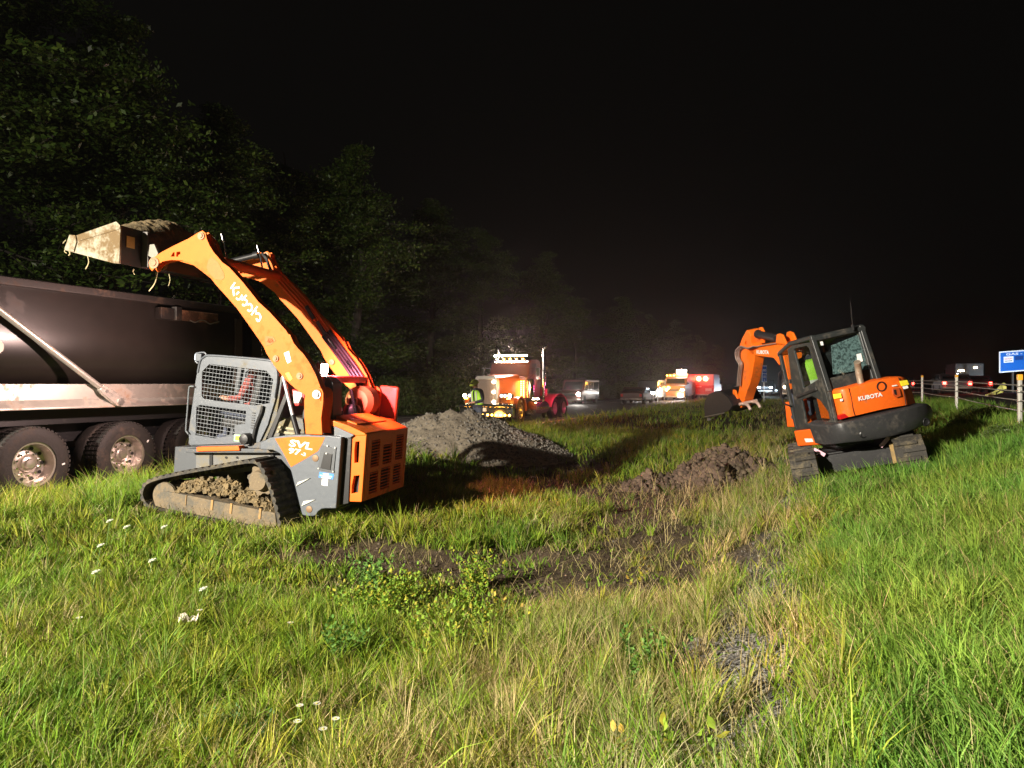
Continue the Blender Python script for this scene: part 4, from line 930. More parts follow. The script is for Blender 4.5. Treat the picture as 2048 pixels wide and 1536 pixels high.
mb = MB(); mb.cyl((P[0], -1.33, P[1]), (P[0], -1.50, P[1]), .05, n=16); q = P+dx*.28; mb.cyl((q[0], -1.33, q[1]), (q[0], -1.485, q[1]), .025, n=12); mb.build('strut_pin', M['steel'], so, smooth=True)
mb = MB(); t, z = tp(-4, 693, -9.85); mb.cyl((t, -1.24, z), (t, -1.31, z), .10, n=24); tpart(mb, 'round_reflector', mat('beige_disc', (.5, .42, .33), .5), smooth=True)
# wheels
def truck_wheel(par, t, y, r=.52, sgn=-1, rim=None, name='wheel', dish=.16):
    """outer wheel facing sgn*y"""
    mb = MB(); y0, y1 = y, y-sgn*.28
    mb.lathe((t, y1, r), (t, y0, r), [(0, .30), (0, r*.90), (.03, r*.985), (.06, r), (.22, r), (.25, r*.985), (.275, r*.91), (.285, .40), (.28, .31)], 64, caps=False)
    # tread blocks
    for k in range(48):
        a = 2*PI*k/48
        for yy in (.055, .14, .225):
            yc = y1+sgn*yy; mb.box((t+math.cos(a)*(r-.004), yc, r+math.sin(a)*(r-.004)), (.022, .07, .040), rot=Matrix.Rotation(-a, 3, 'Y'))
    w = mb.build(name, M['rubber'], par, smooth=True)
    mb = MB(); d = sgn
    mb.lathe((t, y-d*.015, r), (t, y-d*.30, r), [(0, .315), (.004, .285), (.05, .268), (dish, .255), (dish+.01, .20), (dish-.012, .14), (dish+.005, .12), (dish-.05, .10), (dish-.06, .075), (dish-.09, .06), (dish-.095, .001)], 48, caps=False)
    ro = mb.build('rim', rim or M['rimalu'], w, smooth=True)
    mb = MB()
    for k in range(10):
        a = 2*PI*k/10; mb.cyl((t+.222*math.cos(a), y-d*(dish-.008+.015), r+.222*math.sin(a)), (t+.222*math.cos(a), y-d*(dish+.015), r+.222*math.sin(a)), .026, n=12)
    mb.build('hand_hole', M['black'], ro)
    mb = MB()
    for k in range(10):
        a = 2*PI*(k+.5)/10; mb.cyl((t+.165*math.cos(a), y-d*(dish-.03), r+.165*math.sin(a)), (t+.165*math.cos(a), y-d*(dish+.02), r+.165*math.sin(a)), .016, .019, n=6)
    mb.build('wheel_nut', M['chrome'], ro, smooth=False)
    return w
for k, t in enumerate((-.46, 1.0, 2.42)):
    w = truck_wheel(tr, t, -1.25, dish=.17); z = .0
    mb = MB(); a = R(28 if k else -5); rr = .40; mb.box((t+rr*math.cos(a), -1.258, .52+rr*math.sin(a)), (.045, .012, .022), rot=Matrix.Rotation(-a-R(20), 3, 'Y')); mb.build('tyre_label', M['white'], w)
    mb = MB(); mb.lathe((t, -.94, .52), (t, -.66, .52), [(0, .30), (0, .47), (.03, .51), (.06, .52), (.22, .52), (.25, .51), (.28, .47), (.28, .3)], 48); mb.lathe((t, .66, .52), (t, 1.25, .52), [(0, .30), (0, .47), (.03, .52), (.25, .52), (.3, .44), (.35, .52), (.55, .52), (.59, .47), (.59, .3)], 40); tpart(mb, 'tyre', M['rubber'], smooth=True)
mb = MB()
for t in (-.46, 1.0, 2.42): mb.cyl((t, -1.0, .52), (t, 1.0, .52), .08, n=12)
mb.box2((-.9, -.55, .75), (3.0, -.45, 1.1)); mb.box2((-.9, .45, .75), (3.0, .55, 1.1)); tpart(mb, 'axle', M['black'])

# ------------------------------------------------------------------ small excavator
E = Frame((5.18, 10.74, .24), (-.08, 1), roll=12)
EU = Frame((5.18, 10.74, .24), (SA-.03, CA), roll=11.5)
ex = thing('mini_excavator', E, 'small orange excavator with black cab tilted on the green bank, seen from behind', 'excavator')
def epart(mb, n, m, par=None, **k): return mb.build(n, m, par or ex, **k)
def es(pts, y): return [tuple(E.pix(a, b, 1, y)[[0, 2]]) for a, b in pts]     # side planes -> (x,z)
def er(pts, x): return [tuple(E.pix(a, b, 0, x)[[1, 2]]) for a, b in pts]     # rear planes -> (y,z)
XR, YL, YK = -1.0, .60, .56
def upart(mb, n, m, par=None, **k): return mb.build(n, m, par or ex, frm=EU, to=E, **k)
# tracks
for sg in (1, -1):
    y0, y1 = sg*.85, sg*.50; mb = MB(); Q = []
    for k in range(24): a = PI/2+PI*k/23; Q.append((-.88+.25*math.cos(a), .26+.25*math.sin(a)))
    for k in range(1, 20): Q.append((-.88+1.76*k/20, .01))
    for k in range(24): a = -PI/2+PI*k/23; Q.append((.88+.25*math.cos(a), .26+.25*math.sin(a)))
    for k in range(1, 20): Q.append((.88-1.76*k/20, .51))
    nn = len(Q); vs = []; fs = []
    for k in range(nn):
        p = np.array(Q[k]); q = np.array(Q[(k+1) % nn]); r_ = np.array(Q[k-1]); t_ = (q-r_); t_ /= np.linalg.norm(t_); nr = np.array([t_[1], -t_[0]])
        for (d_, y) in ((0, y0), (0, y1), (-.03, y1), (-.03, y0)): pp_ = p+nr*d_; vs.append((pp_[0], y, pp_[1]))
        if k % 3 == 0:
            pp_ = p+nr*.012; mb.box((pp_[0], (y0+y1)/2+sg*.04*(1 if (k//3) % 2 else -1), pp_[1]), (.05, .27, .035), rot=Matrix.Rotation(-math.atan2(t_[1], t_[0]), 3, 'Y'))
    for k in range(nn):
        j = (k+1) % nn
        for a in range(4): fs.append((k*4+a, k*4+(a+1) % 4, j*4+(a+1) % 4, j*4+a))
    mb.add(vs, fs); upart(mb, 'rubber_track', M['mudrub'])
    mb = MB(); mb.box2((-.85, sg*.55, .12), (.85, sg*.80, .36)); mb.cyl((-.88, sg*.52, .26), (-.88, sg*.83, .26), .20, n=24); mb.cyl((.88, sg*.52, .26), (.88, sg*.83, .26), .20, n=24); upart(mb, 'track_frame', M['greyd'], bevel=.01)
mb = MB(); mb.box2((-.50, -.52, .20), (.50, .52, .42)); mb.box2((-.62, -.50, .14), (-.5, .50, .40)); mb.cyl((0, 0, .40), (0, 0, .60), .36, n=32); upart(mb, 'undercarriage', M['blackp'], bevel=.015)
mb = MB()
for sg in (1, -1): mb.box((-.70, sg*.43, .47), (.03, .05, .17), rot=Matrix.Rotation(sg*R(-50), 3, 'X'), mi=0); mb.box((-.70, sg*.50, .30), (.04, .05, .28), mi=1)
upart(mb, 'track_guard', [mat('pink_tape', (.75, .45, .55), .5), mat('yellow_brown_steel', (.30, .2, .07), .7, dirt=MUD, amt=.4)])
# counterweight
def slices(rows, xf, prof):
    mb = MB(); vs = []; m = len(prof)+2
    R_ = [(E.pix(a, b, 0, x), E.pix(c, d, 0, x), x) for (a, b), (c, d), x in rows]
    T_ = catmull([np.array([*t, *b]) for t, b, x in R_], 4)
    for q in T_:
        t, b = q[:3], q[3:]
        for f_, dx in prof: p = b+(t-b)*f_; vs.append((p[0]+dx, p[1], p[2]))
        vs.append((xf, t[1], t[2])); vs.append((xf, b[1], b[2]))
    k = len(T_); fs = [(i*m+a, i*m+(a+1) % m, (i+1)*m+(a+1) % m, (i+1)*m+a) for i in range(k-1) for a in range(m)]+[tuple(range(m)), tuple(range((k-1)*m, k*m))[::-1]]
    return mb.add(vs, fs)
mb = slices([((1640, 857), (1652, 889.5), -.60), ((1658, 853), (1672, 888), -.86), ((1680, 847), (1700, 885), -1.02), ((1715, 839), (1745, 880), -1.09), ((1770, 826), (1792, 871), -1.12), ((1825, 813), (1832, 859), -1.06), ((1852, 807), (1858, 846), -.92), ((1862, 812), (1866, 832), -.74)], -.3, [(0, .03), (.1, 0), (.5, -.01), (.92, 0), (1, .025)])
cwo = epart(mb, 'counterweight', mat('black_cast_iron', (.035, .035, .037), .42, dirt=(.08, .07, .06), amt=.3, bump=.25, bscale=12), smooth=True)
mb = MB()
for p in ((1792, 842), (1728, 868), (1853, 844)): q = E.pix(*p, 0, -1.09 if p[0] < 1800 else -1.0); mb.lathe((q[0]+.03, q[1], q[2]), (q[0]-.04, q[1], q[2]), [(0, .06), (.02, .06), (.032, .045), (.01, .035), (.01, .001)], 20)
mb.build('counterweight_plug', M['black'], cwo, smooth=True)
# engine hood
mb = slices([((1659, 782), (1673, 839), -.76), ((1670, 780), (1682, 837), -.88), ((1684, 777), (1697, 834), -.965), ((1702, 773.5), (1714, 830.5), -1.0), ((1755, 760), (1767, 818), -1.025), ((1793, 753.5), (1805, 811.5), -1.0), ((1806, 753), (1820, 809), -.94), ((1814, 757), (1831, 806), -.80)], -.35, [(0, .0), (.5, -.012), (.9, -.004), (.975, .012), (1, .04)])
hoo = epart(mb, 'engine_hood', M['orange2'], smooth=True)
XH = XR-.028
tx = MB(); gg = lambda a, b, x=XH-.004: E.pix(a, b, 0, x)
text3(tx, 'KUBOTA', gg(1716.5, 802), gg(1764.5, 792.5), gg(1715, 793.5), (-.012, 0, 0), .035); tx.build('maker_letters', M['white'], hoo)
mb = MB(); q = gg(1763, 773); mb.lathe((XH+.02, q[1], q[2]), (XH-.012, q[1], q[2]), [(0, .07), (.03, .07), (.032, .055), (.02, .05), (.02, .001)], 24); mb.build('round_vent', M['black'], hoo, smooth=True)
mb = MB(); mb.prism(er([(1784, 777), (1798, 775), (1802, 792), (1793, 796), (1785, 789)], XH), 0, XH-.012, XH+.02); lt = mb.build('latch_recess', mat('shaded_recess_orange', (.40, .06, .01), .5), hoo, bevel=.006)  # raised plate; the recess's shade is put into its darker orange
mb = MB(); mb.prism(er([(1786, 780), (1790, 779), (1792, 790), (1788, 789)], XH), 0, XH-.02, XH-.011); mb.build('latch_handle', M['black'], lt)
mb = MB(); mb.prism(er([(1800, 762), (1813, 760), (1817, 769), (1804, 772)], XH), 0, XH-.012, XH+.02, 0); mb.add([E.pix(1666, 788.5, 0, -.87)-(.012, -.01, 0), E.pix(1682, 786, 0, -.975)-(.012, -.01, 0), E.pix(1684, 795, 0, -.975)-(.012, -.01, 0), E.pix(1668, 797.5, 0, -.87)-(.012, -.01, 0)], [(0, 1, 2, 3)], 0); mb.prism(er([(1784, 771), (1793, 769.5), (1793.5, 771.5), (1785, 773)], XH), 0, XH-.012, XH+.02, 1); mb.box(E.pix(1683, 800, 0, -.98), (.02, .03, .03), mi=1); mb.prism(er([(1806, 773), (1814, 771), (1816, 776), (1808, 778)], XH), 0, XH-.012, XH+.02, 1); mb.build('hood_sticker', [M['yellow'], M['white']], hoo)
mb = MB(); mb.prism(er([(1676, 831), (1686, 827), (1695, 834), (1678, 839)], -.93), 0, -.97, -.90); epart(mb, 'tail_light', M['redlens'], bevel=.004)
mb = MB(); ln = [E.pix(a, b, 0, -1.008) for a, b in ((1697, 776), (1703, 798), (1706, 818), (1710, 832))]; mb.tube(catmull(ln, 4), .004, 5); ln = [E.pix(a, b, 0, -1.012) for a, b in ((1797, 755), (1806, 775), (1810, 795), (1812, 811))]; mb.tube(catmull(ln, 4), .006, 5); mb.build('panel_seam', M['black'], hoo)
# left side skirt and deck
mb = MB(); mb.prism(es([(1587, 862), (1640, 856), (1652, 889), (1595, 893)], YL), 1, YL, .3); sk_ = epart(mb, 'side_skirt', M['orange2'], bevel=.02)
mb = MB(); mb.prism(es([(1609, 877), (1624, 877), (1627, 883.5), (1612, 884.5)], YL), 1, YL+.003, YL-.001); mb.build('skirt_sticker', M['white'], sk_)
fx, fz = es([(1590, 858)], YL)[0]
mb = MB(); mb.box2((-.7, -.62, .58), (fx+.1, .56, fz-.02)); epart(mb, 'deck', M['black'], bevel=.02)
# cab: posts, roof, glass
cabL = {k: E.pix(*p, 1, YK) for k, p in dict(ft=(1560, 706), fr=(1582, 686), rt=(1624, 674), rb=(1672, 846), fb=(1594, 857), mid=(1658, 782)).items()}
xrt = cabL['rt'][0]; xrb = cabL['mid'][0]
cabR = {'rt': E.pix(1721, 653, 0, xrt), 'rb': E.pix(1753, 751, 0, xrb)}
YI = cabR['rt'][1]; YI2 = cabR['rb'][1]; YI = min(YI, YI2)
frame_m = mat('cab_frame_paint', (.028, .031, .031), .38, dirt=(.08, .07, .055), amt=.3, coat=.1)
def bar(mb, a, b, w=.05, d=.05, mi=0):
    a = Vector(a); b = Vector(b); mb.box((a+b)/2, (w, d, (a-b).length+w*.3), rot=(a-b).to_track_quat('Z', 'Y').to_matrix(), mi=mi)
def L(k, y=YK): p = np.array(cabL[k]); return np.array([p[0], y, p[2]])
mb = MB()
for y in (YK, YI):
    for a, b in (('ft', 'fb'), ('ft', 'fr'), ('fr', 'rt'), ('fb', 'rb')): bar(mb, L(a, y), L(b, y), .055, .055)
    bar(mb, L('rt', y), L('mid', y), .07, .08)
    if y == YK: bar(mb, L('mid', y), L('rb', y), .05, .05)
for k in ('ft', 'fb'): bar(mb, L(k, YK), L(k, YI), .05, .05)
cfo = epart(mb, 'cab_frame', frame_m, bevel=.012)
mb = MB(); pr = [(cabL[k][0], cabL[k][2]+.02) for k in ('ft', 'fr', 'rt')]; pr = [(pr[0][0]+.03, pr[0][1]-.02)]+pr+[(pr[2][0]-.05, pr[2][1]-.03)]
pr2 = pr+[(p[0], p[1]-.06) for p in pr[::-1]]; mb.prism(pr2, 1, YK+.04, YI-.05); epart(mb, 'cab_roof', frame_m, bevel=.02, seg=3)
mb = MB(); mb.box2((xrb+.02, YK-.06, cabL['mid'][2]-.45), (xrb+.06, YI+.02, cabL['mid'][2]+.02)); z0 = cabL['mid'][2]
lw = E.pix(1656, 768, 0, xrb)[2]; epart(mb, 'cab_back_panel', frame_m)
# rear window sill panel (dark band under the rear glass)
def on_rear(px, py):
    # plane through rt and mid, parallel to y
    a = np.array(cabL['rt']); b = np.array(cabL['mid']); d = (b-a); n_ = np.array([d[2], 0, -d[0]])
    dr = np.array([(px-1024)/FPX, 1, (768-py)/FPX]); o = E.R.T@(EYE-E.O); dd_ = E.R.T@dr; t = ((a-o)@n_)/(dd_@n_); return o+dd_*t
def rquad(mb, pts, th=.03, mi=0, off=0.):
    a = np.array(cabL['rt']); b = np.array(cabL['mid']); d = (b-a); n_ = np.array([d[2], 0, -d[0]]); n_ /= np.linalg.norm(n_)
    if n_[0] > 0: n_ = -n_
    P = [on_rear(*p)+n_*off for p in pts]; Q = [p-n_*th for p in P]; k = len(P); mb.add(P+Q, [tuple(range(k)), tuple(range(k, 2*k))[::-1]]+[(i, (i+1) % k, k+(i+1) % k, k+i) for i in range(k)], mi)
mb = MB(); rquad(mb, [(1652, 758), (1740, 737), (1756, 756), (1659, 785)], .06); rquad(mb, [(1626, 674), (1720, 653), (1724, 664), (1630, 684)], .06); rquad(mb, [(1714, 655), (1722, 653), (1757, 756), (1744, 758)], .07, off=.02); epart(mb, 'rear_window_frame', frame_m, bevel=.01)
mb = MB(); rquad(mb, [(1635, 679), (1716, 661), (1741, 739), (1655, 759)], .006, off=-.02); rg = epart(mb, 'rear_glass', M['glass'])
mb = MB(); rquad(mb, [(1664, 690), (1719, 668), (1738, 737), (1668, 748)], .004, off=-.028); mb.build('frosted_film', mat('mottled_film', (.22, .30, .30), .6, dirt=(.04, .06, .06), amt=.55, scale=28, var=.5), rg)
mb = MB(); rquad(mb, [(1641, 683), (1646, 682), (1648, 690), (1643, 690.5)], .004, off=-.012); rquad(mb, [(1714, 708), (1723, 706), (1727, 722), (1717, 725)], .004, off=-.012); mb.build('window_sticker', M['white'], rg)
mb = MB(); q = E.pix(1718, 748, 0, xrb-.10); mb.tube(catmull([q+(0, 0, -.16), q+(0, 0, 0), q+(-.01, .0, .10), q+(-.05, .02, .17)], 5), .045, 14); epart(mb, 'exhaust_pipe', mat('heated_steel', (.40, .33, .25), .5, .7, dirt=(.2, .1, .05), amt=.3), smooth=True)
mb = MB(); rquad(mb, [(1660, 716), (1664, 714), (1661, 738), (1657, 738)], .02, off=-.2); epart(mb, 'seat_belt_post', M['white'])
# door
def sq(mb, pts, y=YK+.035, th=.03, mi=0): mb.prism(es(pts, YK), 1, y, y-th, mi)
dro = [(1579, 697), (1588, 690), (1622, 684), (1630, 692), (1671, 843), (1668, 849), (1598, 855)]
dw1 = [(1592, 700), (1595, 696), (1617, 691), (1622, 695), (1640, 758), (1611, 776)]; dw2 = [(1607, 799), (1629, 791), (1645, 800), (1661, 823), (1664, 838), (1660, 842), (1616, 846)]
mb = MB(); mb.plate(es(dro, YK), [es(dw1, YK), es(dw2, YK)], 1, YK+.035, YK); dro_ = epart(mb, 'cab_door', frame_m, bevel=.006)
mb = MB(); sq(mb, dw1, YK+.02, .005); sq(mb, dw2, YK+.02, .005); mb.build('door_glass', M['glass'], dro_)
mb = MB(); a = np.array(es([(1600, 792)], YK)[0]); b = np.array(es([(1640, 776)], YK)[0]); mb.box(((a[0]+b[0])/2, YK+.05, (a[1]+b[1])/2), (np.linalg.norm(a-b), .03, .05), rot=Matrix.Rotation(-math.atan2(b[1]-a[1], b[0]-a[0]), 3, 'Y')); mb.build('door_bar', M['blackp'], dro_, bevel=.01)
mb = MB(); sq(mb, [(1570, 712), (1577, 706), (1590, 760), (1612, 850), (1600, 853), (1582, 770)], YK+.015, .005); epart(mb, 'front_side_glass', M['glass'])
mb = MB(); mb.tube(catmull([E.pix(*p, 1, YK+.06) for p in ((1563, 743), (1558, 752), (1562, 790), (1568, 806), (1580, 812))], 5), .014, 8); epart(mb, 'grab_rail', M['black'], smooth=True)
mb = MB(); a = E.pix(1706, 656, 1, .0); mb.cyl(a, a+(-.10, .02, .38), .006, .003, n=6); mb.cyl(a-(0, 0, .03), a+(0, 0, .05), .02, n=8); epart(mb, 'antenna', M['black'])
# interior: seat, orange side cover
q = es([(1640, 820)], .3)[0]; sx = (xrb+cabL['fb'][0])/2
mb = MB(); mb.box((xrb+.50, .22, fz+.28), (.48, .46, .50)); mb.box((xrb+.28, .22, fz+.78), (.12, .46, .70), rot=Matrix.Rotation(R(-8), 3, 'Y')); epart(mb, 'operator_seat', M['seat'], bevel=.03)
mb = MB(); mb.box((xrb+.22, .0, fz+.26), (.28, .8, .5)); epart(mb, 'seat_base', M['orange2'], bevel=.02)
esx, esz = xrb+.48, fz+.55
# boom, stick, bucket
YBm = .12
bm_ = [(1497, 696), (1519, 690), (1555, 685), (1569, 687), (1577, 697), (1581, 715), (1588, 745), (1598, 780), (1602, 812), (1592, 815), (1582, 785), (1573, 752), (1567, 726), (1563, 718), (1558, 731), (1552, 722), (1547, 716), (1515, 712), (1500, 708)]
mb = MB(); mb.prism(es(bm_, YBm), 1, YBm, YBm-.22); boo = epart(mb, 'boom', M['orange'], bevel=.012)
for y in (YBm-.0, YBm-.18):
    mb = MB(); mb.prism(es([(1551, 688), (1553, 669), (1558, 667), (1564, 670), (1572, 688), (1570, 692), (1554, 690)], YBm), 1, y, y-.035); mb.build('boom_lug', M['orange'], boo, bevel=.006)
tx = MB(); gs_ = lambda a, b: E.pix(a, b, 1, YBm+.003)
text3(tx, 'KUBOTA', gs_(1513.3, 707.5), gs_(1538, 708.5), gs_(1513.3, 700), (0, .002, 0), .035); tx.build('maker_letters', M['white'], boo)
mb = MB(); mb.prism(es([(1589, 800), (1612, 800), (1616, 850), (1594, 850)], YBm), 1, .30, -.25); epart(mb, 'swing_post', M['orange2'], bevel=.02)
mb = MB(); a, b = E.pix(1566, 726, 1, YBm-.32), E.pix(1596, 806, 1, YBm-.32); m_ = a+(b-a)*.45; mb.cyl(m_, b, .055, n=14); mb.cyl(a, m_, .03, n=10); epart(mb, 'boom_cylinder', M['black'], smooth=True)
sti = [(1493, 660), (1497, 661), (1501, 672), (1502, 688), (1508, 700), (1509, 716), (1505, 742), (1500, 767), (1494, 782), (1489, 798), (1487, 811), (1482, 816), (1475, 813), (1474, 800), (1481, 760), (1481, 735), (1479, 705), (1479, 690), (1484, 676)]
hole = [(1490, 684), (1489, 690), (1493, 690), (1492, 681)]
mb = MB(); mb.plate(es(sti, YBm), [es(hole, YBm)], 1, YBm, YBm-.20); sto = epart(mb, 'stick', M['orange'], bevel=.012)
mb = MB(); mb.prism(es([(1500, 659), (1505, 658), (1510, 668), (1510, 690), (1504, 690), (1504, 670)], YBm), 1, YBm-.16, YBm-.20); mb.build('stick_lug', M['orange'], sto, bevel=.006)
mb = MB(); mb.prism(es([(1470, 778), (1474, 780), (1480, 800), (1478, 814), (1473, 808), (1470, 792)], YBm), 1, YBm+.05, YBm+.01); mb.build('bucket_link', M['orange'], sto, bevel=.006)
mb = MB(); a, b = E.pix(1516, 668, 1, .0), E.pix(1554, 677, 1, .0); mb.cyl(a, b, .068, n=18); mb.cyl(a+(b-a)*-.01, a+(b-a)*.07, .08, n=18); mb.cyl(a-(b-a)*.45, a, .03, n=12); epart(mb, 'stick_cylinder', M['blackp'], smooth=True)
mb = MB()
for k in range(3):
    o_ = np.array([0, .05+.03*k, .0]); pts = [(1519, 692-k), (1505, 696-k), (1492, 694-k*2), (1484-k, 700), (1483, 715), (1489, 727), (1487, 745), (1485, 770)]
    mb.tube(catmull([E.pix(*p, 1, YBm)+o_ for p in pts], 5), .012, 6)
mb.tube(catmull([E.pix(*p, 1, YBm)+(0, .04, 0) for p in ((1519, 692), (1535, 689), (1555, 686))], 4), .010, 6); epart(mb, 'hydraulic_hoses', mat('grey_hose', (.20, .16, .13), .5), smooth=True)
bks = [(1466, 820), (1478, 816), (1484, 806), (1474, 790), (1462, 782), (1446, 781), (1434, 786), (1427, 798), (1425, 812), (1427, 829), (1440, 831), (1464, 824)]
mb = MB()
for y in (YBm+.20, YBm-.42): mb.prism(es(bks, YBm), 1, y, y-.02)
bko2 = epart(mb, 'digging_bucket', mat('black_worn_bucket', (.010, .010, .010), .6, dirt=(.03, .025, .018), amt=.3), bevel=.003)
mb = MB(); P = es(bks, YBm)
for i in list(range(1, 9)): slab(mb, P[i], P[i+1], .015, YBm+.18, YBm-.42)
mb.build('bucket_shell', M['black'], bko2)
mb = MB(); a = es([(1427, 829)], YBm)[0]; b = es([(1466, 821)], YBm)[0]; slab(mb, a, b, .02, YBm+.21, YBm+.19); mb.build('bucket_edge', M['steel'], bko2)
mb = MB()
for k in range(4):
    y = YBm+.12-.17*k; q = es([(1427, 829)], YBm)[0]; mb.box((q[0]+.02, y, q[1]-.04), (.05, .07, .14), taper=(.3, .8))
mb.build('bucket_tooth', M['steel'], bko2)
mb = MB()
for y, px in ((YBm+.04, 0), (YBm-.16, 0)):
    P = catmull([E.pix(*p, 1, YBm) for p in ((1486, 808), (1494, 807), (1500, 810), (1505, 819))], 4)
    mb.tube([(p[0], y, p[2]) for p in P], .03, 8)
mb.cyl(E.pix(1490, 806, 1, YBm)*np.array([1, 0, 1])+(0, YBm+.12, 0), E.pix(1490, 806, 1, YBm)*np.array([1, 0, 1])+(0, YBm-.25, 0), .03, n=10); epart(mb, 'bucket_thumb', mat('pale_worn_steel', (.55, .45, .38), .45, .5, dirt=(.3, .15, .08), amt=.3), smooth=True)
mb = MB(); a, b = E.pix(1496, 772, 1, .0), E.pix(1491, 804, 1, .0); mb.cyl(a, (a+b)/2, .035, n=10); mb.cyl((a+b)/2, b, .02, n=8); epart(mb, 'thumb_cylinder', M['chrome'], smooth=True)
# ------------------------------------------------------------------ people
def person(name, F, J, label, colors, root='pelvis', fingers=True):
    """J: joint positions in the frame; one continuous skin surface"""
    o = thing(name, F, label, 'person')
    chain = [('pelvis', 'waist'), ('waist', 'chest'), ('chest', 'neck'), ('neck', 'chin'), ('chin', 'head'), ('head', 'crown')]
    for s in 'lr': chain += [('chest', 'sh_'+s), ('sh_'+s, 'el_'+s), ('el_'+s, 'wr_'+s), ('wr_'+s, 'ha_'+s), ('pelvis', 'hip_'+s), ('hip_'+s, 'kn_'+s), ('kn_'+s, 'an_'+s), ('an_'+s, 'toe_'+s)]
    rad = dict(pelvis=(.16, .12), waist=(.145, .11), chest=(.17, .12), neck=(.058, .06), chin=(.062, .07), head=(.082, .098), crown=(.06, .07))
    for s in 'lr': rad.update({'sh_'+s: .075, 'el_'+s: .05, 'wr_'+s: .034, 'ha_'+s: .038, 'hip_'+s: .095, 'kn_'+s: .062, 'an_'+s: .05, 'toe_'+s: .045})
    names = list(dict.fromkeys([root]+[n for c in chain for n in c])); P = [np.array(J[n], float) for n in names]; Rr = [rad[n] for n in names]
    E_ = [(names.index(a), names.index(b)) for a, b in chain]
    if fingers:
        for s in 'lr':
            h = np.array(J['ha_'+s], float); w = np.array(J['wr_'+s], float); d = (h-w)/np.linalg.norm(h-w); sd = np.cross(d, [0, 0, 1]); sd /= max(1e-6, np.linalg.norm(sd)); dn = np.cross(sd, d)
            for k, (off, ln) in enumerate(((-.033, .055), (-.011, .07), (.011, .075), (.033, .065))):
                i = len(P); b = h+d*.02+sd*off; P += [b, b+d*ln*.55-dn*.008, b+d*ln-dn*.03]; Rr += [.012, .0095, .008]; E_ += [(names.index('ha_'+s), i), (i, i+1), (i+1, i+2)]
            i = len(P); b = w+(h-w)*.5+sd*.045; P += [b, b+d*.045+sd*.02]; Rr += [.013, .009]; E_ += [(names.index('wr_'+s), i), (i, i+1)]
    me = bpy.data.meshes.new('body'); me.from_pydata([tuple(p) for p in P], E_, []); me.update()
    b = bpy.data.objects.new('body', me); COL.objects.link(b)
    md = b.modifiers.new('skin', 'SKIN'); md.use_smooth_shade = True
    for k, sv in enumerate(me.skin_vertices[0].data):
        r = Rr[k]; sv.radius = r if isinstance(r, tuple) else (r, r); sv.use_root = (k == 0)
    sb = b.modifiers.new('sub', 'SUBSURF'); sb.levels = 2; sb.render_levels = 2
    dg = bpy.context.evaluated_depsgraph_get(); dg.update(); m2 = bpy.data.meshes.new_from_object(b.evaluated_get(dg))
    b.modifiers.clear(); b.data = m2; b.parent = o
    m2.materials.clear()
    for c in colors['mats']: m2.materials.append(c)
    for p in m2.polygons: p.material_index = colors['fn'](np.array(p.center)); p.use_smooth = True
    return o, b
def head_bits(o, c, fwd, tilt=0, helmet=None, r=.098, skin=None):
    """face features and helmet around head centre c, facing fwd (unit x-y)"""
    f = np.array([fwd[0], fwd[1], -math.tan(R(tilt))]); f /= np.linalg.norm(f); s = np.cross(f, [0, 0, 1]); s /= np.linalg.norm(s); u = np.cross(s, f); c = np.array(c)
    mb = MB(); mb.lathe(c+f*(r*.80)-u*.005, c+f*(r*1.28)-u*.025, [(0, .018), (.02, .018), (.045, .008)], 10)
    for q in (-1, 1): mb.lathe(c+s*q*r*.78-u*.01, c+s*q*r*1.02-u*.01, [(0, .03), (.015, .028), (.022, .01)], 10)
    mb.build('nose_and_ears', M['skin'], o, smooth=True)
    mb = MB()
    for q in (-1, 1): mb.cyl(c+f*r*.80+s*q*.034+u*.012, c+f*r*.97+s*q*.034+u*.012, .013, n=8)
    mb.build('eye', M['black'], o)
    mb = MB(); mb.box(c+f*r*.90-u*.062, (.03, .045, .012)); mb.build('mouth', M['redcl'], o)
    if helmet:
        mb = MB(); b0 = c+u*.03
        mb.lathe(b0, b0+u*.13, [(0, .128), (.03, .126), (.07, .108), (.10, .075), (.122, .035), (.13, .004)], 24)
        mb.lathe(b0-u*.005+f*.03, b0+u*.008+f*.03, [(0, .145), (.012, .145)], 24); ho = mb.build('hard_hat', helmet, o, smooth=True)
        mb = MB(); mb.box(b0+u*.055+f*.115, (.035, .035, .04)); mb.box(b0+u*.055+f*.125-s*.06, (.02, .02, .04)); mb.build('hat_badge', M['black'], ho)
